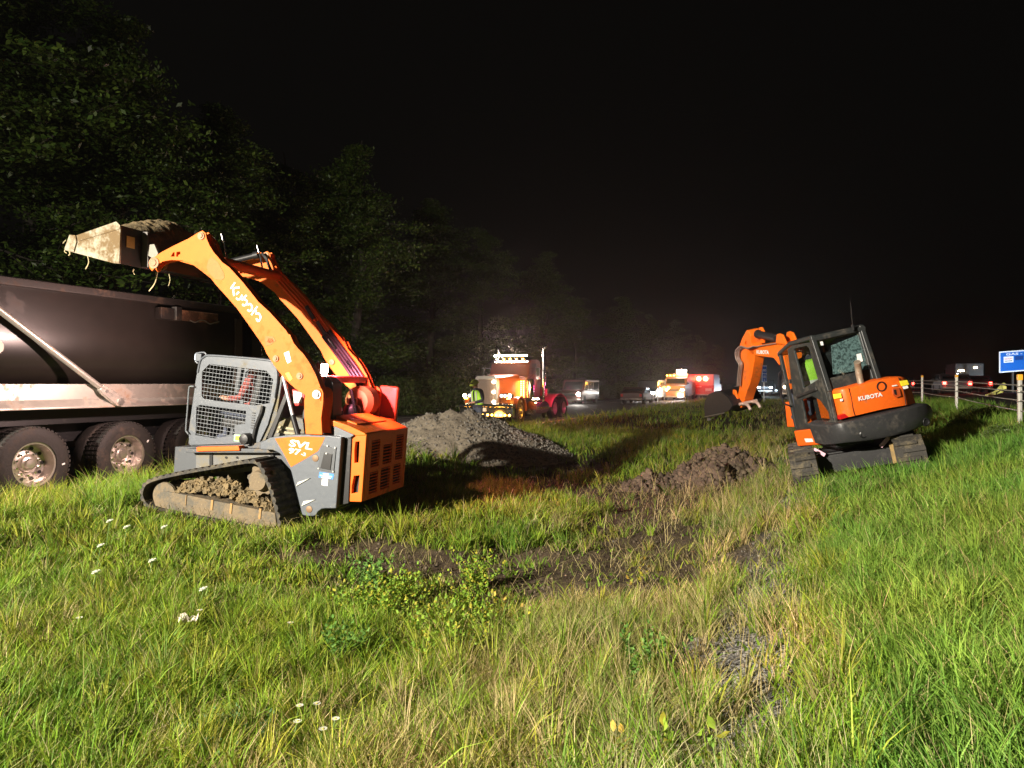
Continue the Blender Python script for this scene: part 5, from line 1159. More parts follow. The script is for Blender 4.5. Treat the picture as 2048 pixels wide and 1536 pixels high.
def vest(o, J, fwd, m=None):
    """sleeveless jacket shell round the torso"""
    w = np.array(J['waist'], float); c = np.array(J['chest'], float); n = np.array(J['neck'], float); p = np.array(J['pelvis'], float)
    f = np.array([fwd[0], fwd[1], 0.]); s = np.array([f[1], -f[0], 0.]); rings = [(p+(w-p)*.5, .205, .155), (w, .20, .15), (w+(c-w)*.6, .215, .155), (c, .225, .155), (c+(n-c)*.45, .205, .135), (c+(n-c)*.75, .13, .10)]
    N = 28; vs = []
    for q, a, b in rings:
        for k in range(N): t = 2*PI*k/N; vs.append(q+s*a*math.cos(t)+f*b*math.sin(t))
    fs = []
    for j in range(len(rings)-1):
        for k in range(N):
            if j < 5 and k in (6, 7) : continue     # open front
            fs.append((j*N+k, j*N+(k+1) % N, (j+1)*N+(k+1) % N, (j+1)*N+k))
    mb = MB(); mb.add(vs, fs); vo = mb.build('vest', m or M['vest'], o, smooth=True); so = vo.modifiers.new('s', 'SOLIDIFY'); so.thickness = .012
    mb = MB()
    for q in (-1, 1):
        for z_, j in ((.0, 0),):
            P = [rings[k][0]+s*q*rings[k][1]*.55+f*(rings[k][2]*.86+.012) for k in range(5)]; P = catmull(P, 4)
            for k in range(len(P)-1): mb.add([P[k]-s*.028, P[k]+s*.028, P[k+1]+s*.028, P[k+1]-s*.028], [(0, 1, 2, 3)])
    q, a, b = rings[1]; pts = [q+s*(a+.013)*math.cos(t)+f*(b+.013)*math.sin(t) for t in np.linspace(PI/2+.35, PI/2-.35+2*PI, 26)]
    for k in range(25): mb.add([pts[k]-(0, 0, .028), pts[k+1]-(0, 0, .028), pts[k+1]+(0, 0, .028), pts[k]+(0, 0, .028)], [(0, 1, 2, 3)])
    mb.build('reflective_tape', mat('reflective_tape', (.75, .72, .62), .4, .2), vo)
# worker behind the gravel
wx, wy = -1.02, 21.2; WF = Frame((wx, wy, gz(wx, wy)), (-.75, -.66))
J = dict(pelvis=(0, 0, .98), waist=(.0, 0, 1.14), chest=(.02, 0, 1.38), neck=(.05, 0, 1.53), chin=(.09, 0, 1.60), head=(.10, 0, 1.67), crown=(.09, 0, 1.74),
 sh_l=(.02, .19, 1.46), el_l=(.02, .27, 1.20), wr_l=(.24, .13, 1.13), ha_l=(.30, .07, 1.13), sh_r=(.02, -.19, 1.46), el_r=(.02, -.27, 1.20), wr_r=(.24, -.13, 1.11), ha_r=(.30, -.07, 1.12),
 hip_l=(0, .10, .92), kn_l=(.02, .13, .50), an_l=(-.01, .15, .09), toe_l=(.15, .17, .04), hip_r=(0, -.10, .92), kn_r=(.03, -.13, .50), an_r=(0, -.16, .09), toe_r=(.16, -.18, .04))
po, pb = person('person', WF, J, 'worker in yellow hard hat and hi-vis vest standing before the semi tractor', dict(mats=[M['skin'], M['cloth'], M['jean']], fn=lambda c: 0 if (c[2] > 1.56 or (abs(c[1]) < .16 and c[0] > .235 and c[2] < 1.3)) else (1 if c[2] > .98 else 2)))
vest(po, J, (1, 0)); head_bits(po, (.105, 0, 1.66), (1, 0), 25, mat('yellow_hard_hat', (.62, .75, .10), .35))

# operators
def seated(F, x, y, z, label, shirt, vst=True, hat=None):
    J = dict(pelvis=(x, y, z+.10), waist=(x-.03, y, z+.27), chest=(x-.05, y, z+.50), neck=(x-.03, y, z+.65), chin=(x+.01, y, z+.72), head=(x+.02, y, z+.80), crown=(x+.01, y, z+.87),
     sh_l=(x-.05, y+.19, z+.57), el_l=(x+.02, y+.26, z+.33), wr_l=(x+.26, y+.22, z+.30), ha_l=(x+.33, y+.20, z+.31), sh_r=(x-.05, y-.19, z+.57), el_r=(x+.02, y-.26, z+.33), wr_r=(x+.26, y-.22, z+.30), ha_r=(x+.33, y-.20, z+.31),
     hip_l=(x+.04, y+.10, z+.09), kn_l=(x+.44, y+.13, z+.14), an_l=(x+.46, y+.14, z-.26), toe_l=(x+.60, y+.14, z-.31), hip_r=(x+.04, y-.10, z+.09), kn_r=(x+.44, y-.13, z+.14), an_r=(x+.46, y-.14, z-.26), toe_r=(x+.60, y-.14, z-.31))
    o, b = person('person', F, J, label, dict(mats=[M['skin'], shirt, M['jean']], fn=lambda c: 0 if (c[2] > z+.68 or (c[0] > x+.20 and z+.22 < c[2] < z+.45)) else (1 if c[2] > z+.19 and c[0] < x+.22 else 2)))
    if vst: vest(o, J, (1, 0))
    head_bits(o, (x+.03, y, z+.79), (1, 0), 0, hat); return o
seated(K, seat_x-.02, 0, seat_z-.05, 'operator in red shirt seated behind the wire mesh of the track loader cab', M['redcl'], False, None)
oq = E.pix(1624, 742, 1, .27)
seated(E, oq[0]+.05, .27, oq[2]-.42, 'operator in lime hi-vis vest seated inside the excavator cab', M['cloth'], True, None)

# ------------------------------------------------------------------ semi tractor
TO = Frame((*xy(-12.5, 26.9), -.09), (-SA, -CA))   # x toward the camera, y to the right of the picture
se = thing('semi_tractor', TO, 'orange semi tractor with chrome grille, amber lamps and a bright light bar on its roof', 'semi truck')
def sp_(mb, n, m, par=None, **k): return mb.build(n, m, par or se, **k)
tor = mat('tractor_orange_paint', (.26, .07, .012), .35, coat=.5, dirt=(.2, .1, .04), amt=.1)
mb = MB(); mb.prism([(-1.22, .30), (1.22, .30), (1.22, .72), (-1.22, .72)], 0, .02, -.25); mb.prism([(-1.25, .72), (1.25, .72), (1.25, .86), (-1.25, .86)], 0, .04, -.28); bmp = sp_(mb, 'bumper', M['chrome'], bevel=.03)
mb = MB()
for k in range(12): y = -1.08+k*2.16/11; mb.lathe((.02, y, .40), (.055, y, .40), [(0, .042), (.02, .042), (.033, .025), (.035, .002)], 14)
mb.build('bumper_lamp', M['lamber'], bmp)
mb = MB(); mb.box((.055, -.10, .62), (.01, .26, .15)); mb.build('licence_plate', M['white'], bmp)
# grille shell
mb = MB(); o_ = [(-.52, .78), (.52, .78), (.52, 1.80), (.47, 1.98), (.38, 2.03), (-.38, 2.03), (-.47, 1.98), (-.52, 1.80)]; i_ = [(-.42, .86), (.42, .86), (.42, 1.80), (.36, 1.88), (-.36, 1.88), (-.42, 1.80)]
mb.plate(o_, [i_], 0, .0, -.25); grl = sp_(mb, 'grille_surround', mat('pale_chrome', (.8, .76, .70), .28, .7), bevel=.02)
mb = MB()
for k in range(17): y = -.40+.05*k; mb.box((-.06, y, 1.37), (.03, .012, 1.02))
mb.box((-.05, 0, 1.37), (.04, .03, 1.02)); mb.box((-.12, 0, 1.37), (.01, .84, 1.02)); mb.build('grille_bars', mat('bronze_grille', (.42, .35, .3), .35, .7), grl)
mb = MB()
for z in (1.78, 1.36, .95): mb.lathe((-.02, .36, z), (.03, .36, z), [(0, .06), (.02, .06), (.04, .03), (.045, .002)], 16)
mb.build('grille_lamp', M['lwarm'], grl)
# hood, fenders, headlights
mb = MB(); mb.prism([(-.50, .9), (.50, .9), (.50, 1.80), (.45, 1.96), (.36, 2.0), (-.36, 2.0), (-.45, 1.96), (-.50, 1.80)], 0, -.26, -1.0)
vs = mb.v; mb2 = MB(); a = [(-.50, .9), (.50, .9), (.50, 1.80), (.45, 1.96), (.36, 2.0), (-.36, 2.0), (-.45, 1.96), (-.50, 1.80)]; b = [(p[0]*1.35, p[1] if p[1] < 1 else p[1]+.12) for p in a]; n = len(a)
mb2.add([(-.26, *p) for p in a]+[(-2.2, *p) for p in b], [tuple(range(n)), tuple(range(n, 2*n))[::-1]]+[(i, (i+1) % n, n+(i+1) % n, n+i) for i in range(n)]); sp_(mb2, 'hood', tor, bevel=.03)
for sg in (1, -1):
    mb = MB(); arc = [(-1.15+.66*math.cos(t), .52+.66*math.sin(t)) for t in np.linspace(0, PI, 14)]; inn = [(-1.15+.60*math.cos(t), .52+.60*math.sin(t)) for t in np.linspace(PI, 0, 14)]
    arc[0] = (-.30, .75); inn[-1] = (-.36, .72); mb.prism(arc+inn, 1, sg*.55, sg*1.16); sp_(mb, 'front_fender', tor, bevel=.02)
    mb = MB(); mb.prism([(-.28, .86), (-.55, .86), (-.75, 1.10), (-.40, 1.12)], 1, sg*.52, sg*1.15); sp_(mb, 'fender_nose', tor, bevel=.03)
    mb = MB(); mb.box((-.24, sg*.84, 1.20), (.22, .56, .20)); hl = sp_(mb, 'headlight', M['chrome'], bevel=.03)
    mb = MB()
    for y in (.66, .82): mb.lathe((-.13, sg*y, 1.20), (-.10, sg*y, 1.20), [(0, .065), (.015, .06), (.02, .002)], 14)
    mb.build('headlight_lens', M['ldim'], hl)
    mb = MB(); mb.lathe((-.13, sg*1.04, 1.20), (-.09, sg*1.04, 1.20), [(0, .075), (.02, .07), (.03, .002)], 14); mb.build('turn_lamp', M['lwarm'], hl)
    mb = MB(); mb.box((-.13, sg*.98, 1.07), (.02, .16, .03)); mb.build('marker_lamp', M['lamber'], hl)
    w = truck_wheel(se, -1.15, sg*1.12, sgn=sg, dish=.02)
    for tt in (-5.3, -6.6):
        truck_wheel(se, tt, sg*1.22, sgn=sg, dish=.17)
        mb = MB(); mb.lathe((tt, sg*.90, .52), (tt, sg*.64, .52), [(0, .30), (0, .47), (.05, .52), (.2, .52), (.26, .47), (.26, .3)], 32); sp_(mb, 'inner_tyre', M['rubber'], smooth=True)
    mb = MB(); mb.lathe((-2.35, sg*1.08, 1.05), (-2.35, sg*1.08, 1.95), [(0, .10), (.03, .17), (.12, .175), (.75, .175), (.84, .15), (.9, .06)], 20); aco = sp_(mb, 'air_cleaner', M['chrome'], smooth=True)
    mb = MB()
    for r_ in range(2):
        for k in range(9): z = 1.12+k*.085; mb.box((-2.15, sg*(.72+.12*r_), z), (.02, .05, .045))
    mb.build('cleaner_lamp', M['lamber'], aco)
    mb = MB(); mb.lathe((-3.9, sg*1.12, 1.6), (-3.9, sg*1.12, 2.35), [(0, .07), (.04, .12), (.7, .12), (.75, .07)], 18); mb.tube([(-3.9, sg*1.12, .5), (-3.9, sg*1.12, 1.6)], .06, 12); mb.tube(catmull([(-3.9, sg*1.12, 2.3), (-3.9, sg*1.12, 3.0), (-3.9, sg*1.13, 3.22), (-3.9, sg*1.20, 3.38), (-3.95, sg*1.30, 3.46)], 6), .068, 14); sp_(mb, 'exhaust_stack', M['chrome'], smooth=True)
    mb = MB(); mb.cyl((-2.6, sg*1.0, .62), (-4.2, sg*1.0, .62), .30, n=28); sp_(mb, 'fuel_tank', M['chrome'], smooth=True)
    mb = MB(); mb.box2((-2.5, sg*.72, .98), (-4.1, sg*1.14, 1.06)); st2 = sp_(mb, 'running_board', M['black'])
    mb = MB()
    for k in range(6): mb.box((-2.5-k*.14, sg*1.15, 1.02), (.05, .02, .05))
    mb.build('running_lamp', M['lwarm'], st2)
    mb = MB(); mb.tube([(-2.7, sg*.95, 2.40), (-2.6, sg*1.42, 2.40)], .014, 6); mb.tube([(-2.7, sg*.95, 1.92), (-2.6, sg*1.42, 1.92)], .014, 6); mb.tube([(-2.7, sg*.95, 2.0), (-2.6, sg*1.38, 2.36)], .012, 6); mb.box((-2.6, sg*1.36, 2.14), (.07, .16, .50)); sp_(mb, 'mirror', M['chrome'], bevel=.01)
# cab
mb = MB(); mb.prism([(-2.2, 1.05), (-4.0, 1.05), (-4.0, 2.72), (-3.6, 2.82), (-2.75, 2.78), (-2.45, 2.05), (-2.2, 2.02)], 1, -.95, .95); cb = sp_(mb, 'cab', mat('cab_dark_red_paint', (.13, .035, .02), .4, coat=.4), bevel=.04)
mb = MB(); ws = [(-2.43, 2.12), (-2.70, 2.68)]
for sg in (1, -1): mb.add([(ws[0][0]+.015, sg*.04, ws[0][1]), (ws[0][0]+.015, sg*.84, ws[0][1]), (ws[1][0]+.03, sg*.80, ws[1][1]), (ws[1][0]+.03, sg*.04, ws[1][1])], [(0, 1, 2, 3)])
mb.build('windshield', mat('windshield_glow_tone', (.16, .07, .05), .25), cb)  # the windshield's hazy glow is put into its opaque colour
mb = MB()
for sg in (1, -1): mb.add([(-2.75, sg*.955, 2.12), (-3.45, sg*.955, 2.12), (-3.45, sg*.955, 2.62), (-2.90, sg*.955, 2.62)], [(0, 1, 2, 3)])
mb.build('side_window', M['black'], cb)
mb = MB()
for sg in (1, -1): mb.tube([(-2.66, sg*.957, 1.2), (-2.66, sg*.957, 2.66)], .008, 5); mb.tube([(-3.5, sg*.957, 1.15), (-3.5, sg*.957, 2.66)], .008, 5)
mb.build('door_seam', M['black'], cb)
mb = MB(); mb.prism([(-2.35, 2.62), (-2.75, 2.80), (-2.75, 2.83), (-2.33, 2.66)], 1, -.96, .96); vi = mb.build('sun_visor', M['chrome'], cb)
mb = MB(); mb.box((-2.72, 0, 2.97), (.10, 1.65, .07)); bar_ = sp_(mb, 'light_bar', M['black'], bevel=.01)
mb = MB(); mb.box((-2.655, 0, 2.97), (.03, 1.60, .05)); mb.build('bar_lens', M['lbar'], bar_)
mb = MB()
for k in range(5): mb.box((-2.60, -.62+k*.31, 2.82), (.06, .08, .035))
mb.build('roof_marker', M['lamber'], bar_)
mb = MB(); mb.box2((-2.0, -.42, .62), (-7.4, -.34, .90)); mb.box2((-2.0, .34, .62), (-7.4, .42, .90)); mb.box2((-5.4, -.5, .92), (-6.6, .5, 1.05)); mb.box2((-.3, -.4, .5), (-2, .4, .8)); sp_(mb, 'chassis_frame', M['black'], bevel=.01)
pinkm = mat('pink_red_fender', (.62, .05, .14), .35, coat=.4)
for sg in (1, -1):
    mb = MB(); a = [(-5.95+1.30*math.cos(t), .50+.72*math.sin(t)) for t in np.linspace(.15, PI-.15, 16)]; b = [(-5.95+1.25*math.cos(t), .50+.67*math.sin(t)) for t in np.linspace(PI-.15, .15, 16)]
    mb.prism(a+b, 1, sg*.60, sg*1.25); sp_(mb, 'rear_fender', pinkm, bevel=.01)
mb = MB(); mb.box((-4.45, .62, 1.30), (.30, .9, .34)); mb.box((-4.45, -.62, 1.30), (.30, .9, .34)); sp_(mb, 'deck_box', pinkm, bevel=.02)
def T2W(F, p): return tuple(F.O+F.R@np.array(p, float))
# light from its bar and amber lamps, plus a pink point light
lamp('light_bar_beam', 'SPOT', T2W(TO, (-2.5, 0, 2.98)), 260, (1, .66, .58), target=T2W(TO, (6, 0, .2)), size=.3, spot=165)
lamp('bar_spill', 'POINT', T2W(TO, (-2.45, 0, 3.2)), 260, (1, .62, .55), size=.2)
lamp('amber_glow', 'POINT', T2W(TO, (-.9, 1.55, 1.7)), 100, (1, .42, .04), size=.15)
lamp('amber_glow_low', 'POINT', T2W(TO, (.75, .3, .35)), 14, (1, .45, .06), size=.2)
lamp('pink_glow', 'POINT', T2W(TO, (-4.6, 2.1, 1.6)), 45, (1, .05, .22), size=.15)  # pink point light beside the deck; the truck has no pink lamp

# ------------------------------------------------------------------ other vehicles on the two roads
def vehicle(name, s, t, z, toward, shape, col, label, cat, lamps='front', roof=None, group=None, Wd=1.9, lcol=None, beam=0, glassm=None):
    d = -1 if toward else 1
    F = Frame((*xy(s, t), z), (d*SA, d*CA)); o = thing(name, F, label, cat, group)
    h = Wd/2
    prof, win, wheels, Lf, Lr, zl, rw = dict(
     van=([(2.6, .35), (2.65, .95), (2.0, 1.12), (1.45, 1.95), (1.2, 2.05), (-2.6, 2.05), (-2.65, .4)], [[(1.92, 1.2), (1.45, 1.85), (.7, 1.85), (.7, 1.2)], [(.55, 1.2), (.55, 1.85), (-.8, 1.85), (-.8, 1.2)], [(-.95, 1.2), (-.95, 1.85), (-2.4, 1.85), (-2.4, 1.2)]], (1.7, -1.7), 2.66, -2.66, .85, .36),
     pickup=([(2.7, .45), (2.75, 1.05), (1.3, 1.18), (.75, 1.82), (-.6, 1.85), (-.8, 1.15), (-2.7, 1.15), (-2.72, .5)], [[(1.15, 1.2), (.72, 1.75), (.15, 1.75), (.15, 1.2)], [(.05, 1.2), (.05, 1.75), (-.55, 1.75), (-.65, 1.2)]], (1.8, -1.7), 2.76, -2.74, .90, .40),
     sedan=([(2.3, .3), (2.35, .70), (1.1, .92), (.3, 1.42), (-1.1, 1.42), (-1.9, 1.0), (-2.3, .98), (-2.35, .35)], [[(.95, .95), (.28, 1.36), (-.3, 1.36), (-.3, .95)], [(-.4, .95), (-.4, 1.36), (-1.08, 1.36), (-1.6, .98)]], (1.45, -1.4), 2.36, -2.36, .68, .33),
     box=([(3.6, .5), (3.65, 1.5), (2.9, 1.65), (2.6, 2.3), (1.7, 2.35), (1.68, 2.75), (-3.4, 2.75), (-3.4, .5)], [[(2.8, 1.68), (2.55, 2.2), (1.9, 2.2), (1.9, 1.6)]], (2.6, -2.3), 3.66, -3.41, 1.1, .45))[shape]
    mb = MB(); mb.prism(prof, 1, -h, h); bo = mb.build('body', col, o, bevel=.07, seg=3)
    mb = MB()
    for w in win: mb.prism(w, 1, h-.01, h+.004); mb.prism(w, 1, -h+.01, -h-.004)
    # windshield and rear glass on the sloping body faces
    fr = {'van': ((2.0, 1.12), (1.45, 1.95)), 'pickup': ((1.3, 1.18), (.75, 1.82)), 'sedan': ((1.1, .92), (.3, 1.42)), 'box': ((2.9, 1.65), (2.6, 2.3))}[shape]
    rr = {'van': ((-2.62, 1.2), (-2.61, 1.9)), 'pickup': ((-.77, 1.25), (-.63, 1.75)), 'sedan': ((-1.85, 1.04), (-1.12, 1.38)), 'box': None}[shape]
    for e_, sg in ((fr, 1), (rr, -1)):
        if not e_: continue
        a, b = np.array(e_[0]), np.array(e_[1]); q = a+(b-a)*.12; w_ = a+(b-a)*.9; off = .012*sg
        mb.add([(q[0]+off, -h*.86, q[1]+.008), (q[0]+off, h*.86, q[1]+.008), (w_[0]+off, h*.78, w_[1]+.008), (w_[0]+off, -h*.78, w_[1]+.008)], [(0, 1, 2, 3)])
    mb.build('windows', glassm or mat('dark_window', (.02, .022, .025), .12), bo)
    for wx_ in wheels:
        for sg in (1, -1):
            mb = MB(); mb.lathe((wx_, sg*(h-.22), rw), (wx_, sg*(h+.02), rw), [(0, rw*.6), (0, rw*.93), (.03, rw), (.2, rw), (.235, rw*.93), (.24, rw*.62)], 24); wo = mb.build('wheel', M['rubber'], o, smooth=True)
            mb = MB(); mb.lathe((wx_, sg*(h-.05), rw), (wx_, sg*(h+.015), rw), [(0, rw*.62), (.05, rw*.60), (.03, rw*.2), (.05, rw*.15), (.05, .001)], 20); mb.build('rim', M['alu'], wo, smooth=True)
    ll = lcol or M['lwhite']
    for sg in (1, -1):
        mb = MB(); mb.box((Lf-.02, sg*h*.74, zl), (.08, .30, .16)); ho = mb.build('headlight', ll if lamps == 'front' else M['chrome'], o, bevel=.02)
        mb = MB(); mb.box((Lr+.02, sg*h*.82, zl+.08), (.08, .20, .22)); mb.build('tail_light', M['lred'] if lamps == 'rear' else M['redlens'], o, bevel=.02)
    mb = MB(); mb.box((Lf-.02, 0, zl-.02), (.10, Wd*.5, .18)); mb.build('grille', M['black'], o, bevel=.01)
    mb = MB(); mb.box((Lf-.03, 0, .42), (.16, Wd*.98, .16)); mb.build('bumper', M['alu'], o, bevel=.03); mb = MB(); mb.box((Lr+.03, 0, .45), (.16, Wd*.98, .16)); mb.build('bumper', M['alu'], o, bevel=.03)
    mb = MB()
    for sg in (1, -1): mb.box((fr[0][0]-.35, sg*(h+.12), fr[0][1]+.12), (.10, .20, .14))
    mb.build('side_mirror', M['black'], o, bevel=.02)
    if beam: lamp('headlight_beam', 'SPOT', T2W(F, (Lf+.15, 0, zl)), beam, (1, .93, .85), target=T2W(F, (Lf+14, 0, .4)), size=.15, spot=44)
    return o, F
pt = lambda name, c, **k: mat(name, tuple(.6*v for v in c), .5, coat=.12, dirt=(.15, .12, .09), amt=.2, **k)
vehicle('van', -17.9, 57.3, -.09, True, 'van', pt('brown_red_paint', (.18, .05, .035)), 'dark red passenger van with one bright headlight behind the semi tractor', 'van', lamps='none')
vn = [o for o in bpy.data.objects if o.name.startswith('van')][-1]
F_ = Frame((*xy(-17.9, 57.3), -.09), (-SA, -CA)); mb = MB(); mb.lathe((2.62, .72, .86), (2.72, .72, .86), [(0, .15), (.06, .15), (.09, .1), (.1, .002)], 16); mb.build('lit_headlight', M['lwhite'], vn)
lamp('van_beam', 'SPOT', T2W(F_, (2.85, .70, .86)), 420, (1, .9, .8), target=T2W(F_, (14, 1.7, 0)), size=.1, spot=50)
lamp('van_side_glow', 'POINT', T2W(F_, (3.4, 2.6, 1.2)), 5, (1, .55, .45), size=.2)  # point light off the van's flank; no lamp stands there
vehicle('van', -14.3, 69, -.09, True, 'van', pt('dark_green_paint', (.03, .05, .04)), 'dark van with two white headlights, left of the amber-lit truck', 'van', beam=90)
vehicle('sedan', -13.6, 60, -.09, False, 'sedan', pt('maroon_paint', (.10, .025, .025)), 'low dark maroon car in shadow in front of the dark van', 'car', lamps='none')
o, F_ = vehicle('box_truck', -12.6, 75.5, -.09, True, 'box', pt('amber_truck_paint', (.42, .17, .05)), 'work truck glowing amber with a small white flood lamp on its roof', 'truck', lcol=M['lwarm'], beam=400, Wd=2.2)
mb = MB(); mb.box((1.9, .45, 2.98), (.12, .95, .34)); mb.build('roof_flood_lamp', M['lbar'], o, bevel=.03)
mb = MB()
for k in range(3): mb.box((2.5, -.9+k*.34, 2.55), (.08, .14, .09))
mb.build('roof_marker', M['lamber'], o)
mb = MB(); mb.lathe((3.75, .62, .55), (3.85, .62, .55), [(0, .2), (.08, .15), (.1, .002)], 16); mb.build('fog_lamp', M['lwhite'], o); mb = MB(); mb.lathe((3.7, -.55, 1.3), (3.8, -.55, 1.3), [(0, .16), (.08, .12), (.1, .002)], 16); mb.build('amber_lamp', M['lamber'], o)
lamp('amber_truck_glow', 'POINT', T2W(F_, (5.2, 0, 1.8)), 260, (1, .42, .06), size=.3)
o, F_ = vehicle('rescue_truck', -11.1, 85.5, -.05, False, 'box', mat('pale_red_white_panel', (.62, .42, .40), .4), 'red-lit rescue truck with two glowing red beacons on its back, right of the amber truck', 'rescue truck', lamps='none', Wd=2.3)
mb = MB()
for y in (.52, -.22): mb.lathe((-3.40, y, 2.25), (-3.52, y, 2.25), [(0, .24), (.08, .24), (.12, .15), (.12, .002)], 18)
mb.build('red_beacon', lens('beacon_lens', (1, .10, .04), 60), o)
mb = MB(); mb.box2((-3.41, -1.12, .5), (-3.44, 1.12, 1.5)); mb.build('rear_door', M['red'], o); mb = MB(); mb.box((-3.46, -.55, 1.0), (.02, .7, .3)); mb.box((-3.46, .5, 1.35), (.02, .5, .12)); mb.build('rear_panel', M['white'], o)
lamp('red_glow', 'POINT', T2W(F_, (-5.2, .2, 2.6)), 150, (1, .02, .015), size=.3)
vehicle('sedan', -5.0, 105, .05, True, 'sedan', pt('silver_paint', (.3, .32, .35)), 'small far car with cold white headlights between rescue truck and excavator bucket', 'car', lcol=M['ldim'])
vehicle('pickup_truck', -5.6, 103, .25, True, 'pickup', pt('black_pickup_paint', (.02, .022, .03)), 'pickup truck with two cold blue-white headlights framed by the excavator boom', 'pickup truck', lcol=lens('cool_headlight', (.75, .9, 1), 50), Wd=2.0)
lamp('cool_glow', 'POINT', (*xy(-5.6, 98), 1.3), 420, (.6, .8, 1), size=.2)
o, F_ = vehicle('utility_truck', -1.5, 80, .2, True, 'box', pt('white_truck_paint', (.5, .5, .52)), 'white utility truck with rows of small white lamps, partly behind the excavator cab', 'truck', lcol=M['lwarm'], Wd=2.3)
mb = MB()
for y, z in ((-.9, 2.95), (-.3, 2.95), (.6, 2.75)): mb.box((1.9, y, z), (.10, .36, .10))
mb.build('roof_marker', M['lwhite'], o)
vehicle('sedan', -8.6, 98, 0, True, 'sedan', pt('dark_blue_paint', (.03, .04, .08)), 'far car with bright white headlights just left of the red-lit rescue truck', 'car', beam=60)
vehicle('pickup_truck', -15.6, 88, -.09, True, 'pickup', pt('dark_brown_paint', (.06, .04, .03)), 'far pickup with bright headlights between the dark van and the amber truck', 'pickup truck', beam=60)
# cars going away on the right hand road
vehicle('sedan', 9.6, 61, .89, False, 'sedan', pt('grey_car_paint', (.16, .16, .18)), 'car with bright red tail lights on the far road, right of the first fence post', 'car', lamps='rear', group='cars on the far road')
vehicle('sedan', 9.7, 92, .89, False, 'sedan', pt('blue_car_paint', (.06, .08, .14)), 'small car with red tail lights just above the orange excavator hood', 'car', lamps='rear', group='cars on the far road')
vehicle('sedan', 13.0, 72, .89, False, 'sedan', pt('wine_car_paint', (.12, .02, .03)), 'car with red tail lights between the first and second fence posts', 'car', lamps='rear', group='cars on the far road')
o, F_ = vehicle('box_truck', 14.2, 84, .89, False, 'box', pt('grey_box_paint', (.02, .02, .022)), 'dark box truck with small lamps behind the second fence post', 'truck', lamps='none', Wd=2.4)
mb = MB(); mb.box((-3.45, -.5, 2.3), (.05, .25, .12)); mb.box((-3.45, .7, 2.0), (.05, .5, .08)); mb.build('roof_marker', M['lwarm'], o); mb = MB(); mb.box((-3.45, 1.0, 1.5), (.05, .15, .5)); mb.build('lit_panel', M['ldim'], o)

# ------------------------------------------------------------------ cable barrier
gal = mat('galvanised_post', (.50, .49, .44), .5, .35, dirt=(.3, .27, .2), amt=.25); cab_m = mat('steel_cable', (.42, .41, .36), .45, .6)
FR = Frame((*xy(3.55, 14.0), .82), (SA, CA))
posts = [(14.03, 3.18), (22.1, 3.6), (28.6, 3.62), (35.5, 3.65), (42.5, 3.7), (50, 3.7), (58, 3.7)]
cabm = thing('cable_barrier', FR, 'steel cable barrier of four taut wires running along the far road', 'cable barrier')
def cable_pts(h):
    pts = []
    for t, s in [(5, 2.9)]+posts:
        x, y = xy(s, t); pts.append(FR.R.T@(np.array([x, y, zp(t)+h])-FR.O))
    return pts
def zp(t): return float(np.interp(t, [5, 14.03, 22.1, 28.6, 60], [.80, .86, .95, 1.0, 1.02]))
for k, h in enumerate((.72, .62, .47, .30)):
    mb = MB(); P = cable_pts(h); out = []
    for a, b in zip(P[:-1], P[1:]):
        for j in range(6): u = j/6; q = a+(b-a)*u; q = q-np.array([0, 0, .012*4*u*(1-u)*(.5+.4*k)]); out.append(q)
    out.append(P[-1]); mb.tube(out, .011, 6); mb.build('cable', cab_m, cabm, smooth=True)
side = ['nearest', 'second', 'third']
plab = ['barrier post with orange reflector cap nearest the camera, at the right edge', 'white barrier post to the left of the blue gas sign, second from the right', 'white barrier post right above the excavator counterweight', 'small far barrier post hidden behind the excavator, fourth along the cable', 'tiny barrier post fifth along the cable', 'tiny barrier post sixth along the cable', 'tiny barrier post at the far end of the cable']
for k, (t, s) in enumerate(posts):
    x, y = xy(s, t); F_ = Frame((x, y, zp(t)), (SA, CA)); o = thing('barrier_post', F_, plab[k], 'post', 'cable barrier posts')
    mb = MB(); mb.box2((-.045, -.03, -.5), (.045, .03, .84)); po_ = mb.build('post_body', gal if k == 0 else mat('white_post', (.72, .70, .64), .5, dirt=(.4, .36, .28), amt=.15), o, bevel=.012)
    mb = MB(); mb.box2((-.05, -.036, .80 if k == 0 else .83), (.05, .036, .90)); mb.build('reflector_cap', mat('orange_reflector', (.85, .42, .03), .4), o, bevel=.01)
    mb = MB()
    for h in (.72, .62, .47): mb.tube([(-.055, -.04, h-.02), (-.055, .04, h-.02)], .008, 6); mb.tube([(-.055, .035, h-.02), (.055, .035, h-.02)], .008, 6)
    mb.build('cable_hook', M['steel'], o)
# plastic ribbon caught on the cable
mb = MB(); a_ = .08
rb = [(1971, 790), (1980, 789), (1990, 785), (1998, 778), (2006, 771), (2011, 772), (2008, 776), (2002, 783), (1994, 788)]
P = []
for px, py in rb: t, z = sz(px, py, 3.30); x, y = xy(3.30, t); P.append(np.array([x, y, z]))
P = catmull(P, 4); vs = []
for k, p in enumerate(P): w_ = .012+.035*math.sin(PI*k/len(P)); vs += [p+(0, 0, w_), p+(.03*math.sin(k), .01, -w_)]
mb.add(vs, [(2*k, 2*k+1, 2*k+3, 2*k+2) for k in range(len(P)-1)]); o = mb.build('ribbon', mat('yellow_green_plastic', (.55, .58, .16), .5)); so = o.modifiers.new('s', 'SOLIDIFY'); so.thickness = .004
tag(o, 'yellow-green plastic ribbon caught on the barrier cable', 'ribbon')

# ------------------------------------------------------------------ road signs
sb = mat('sign_blue', (.01, .12, .50), .4); sw = mat('sign_white', (.78, .80, .85), .4); sr = mat('sign_red', (.6, .12, .10), .5)
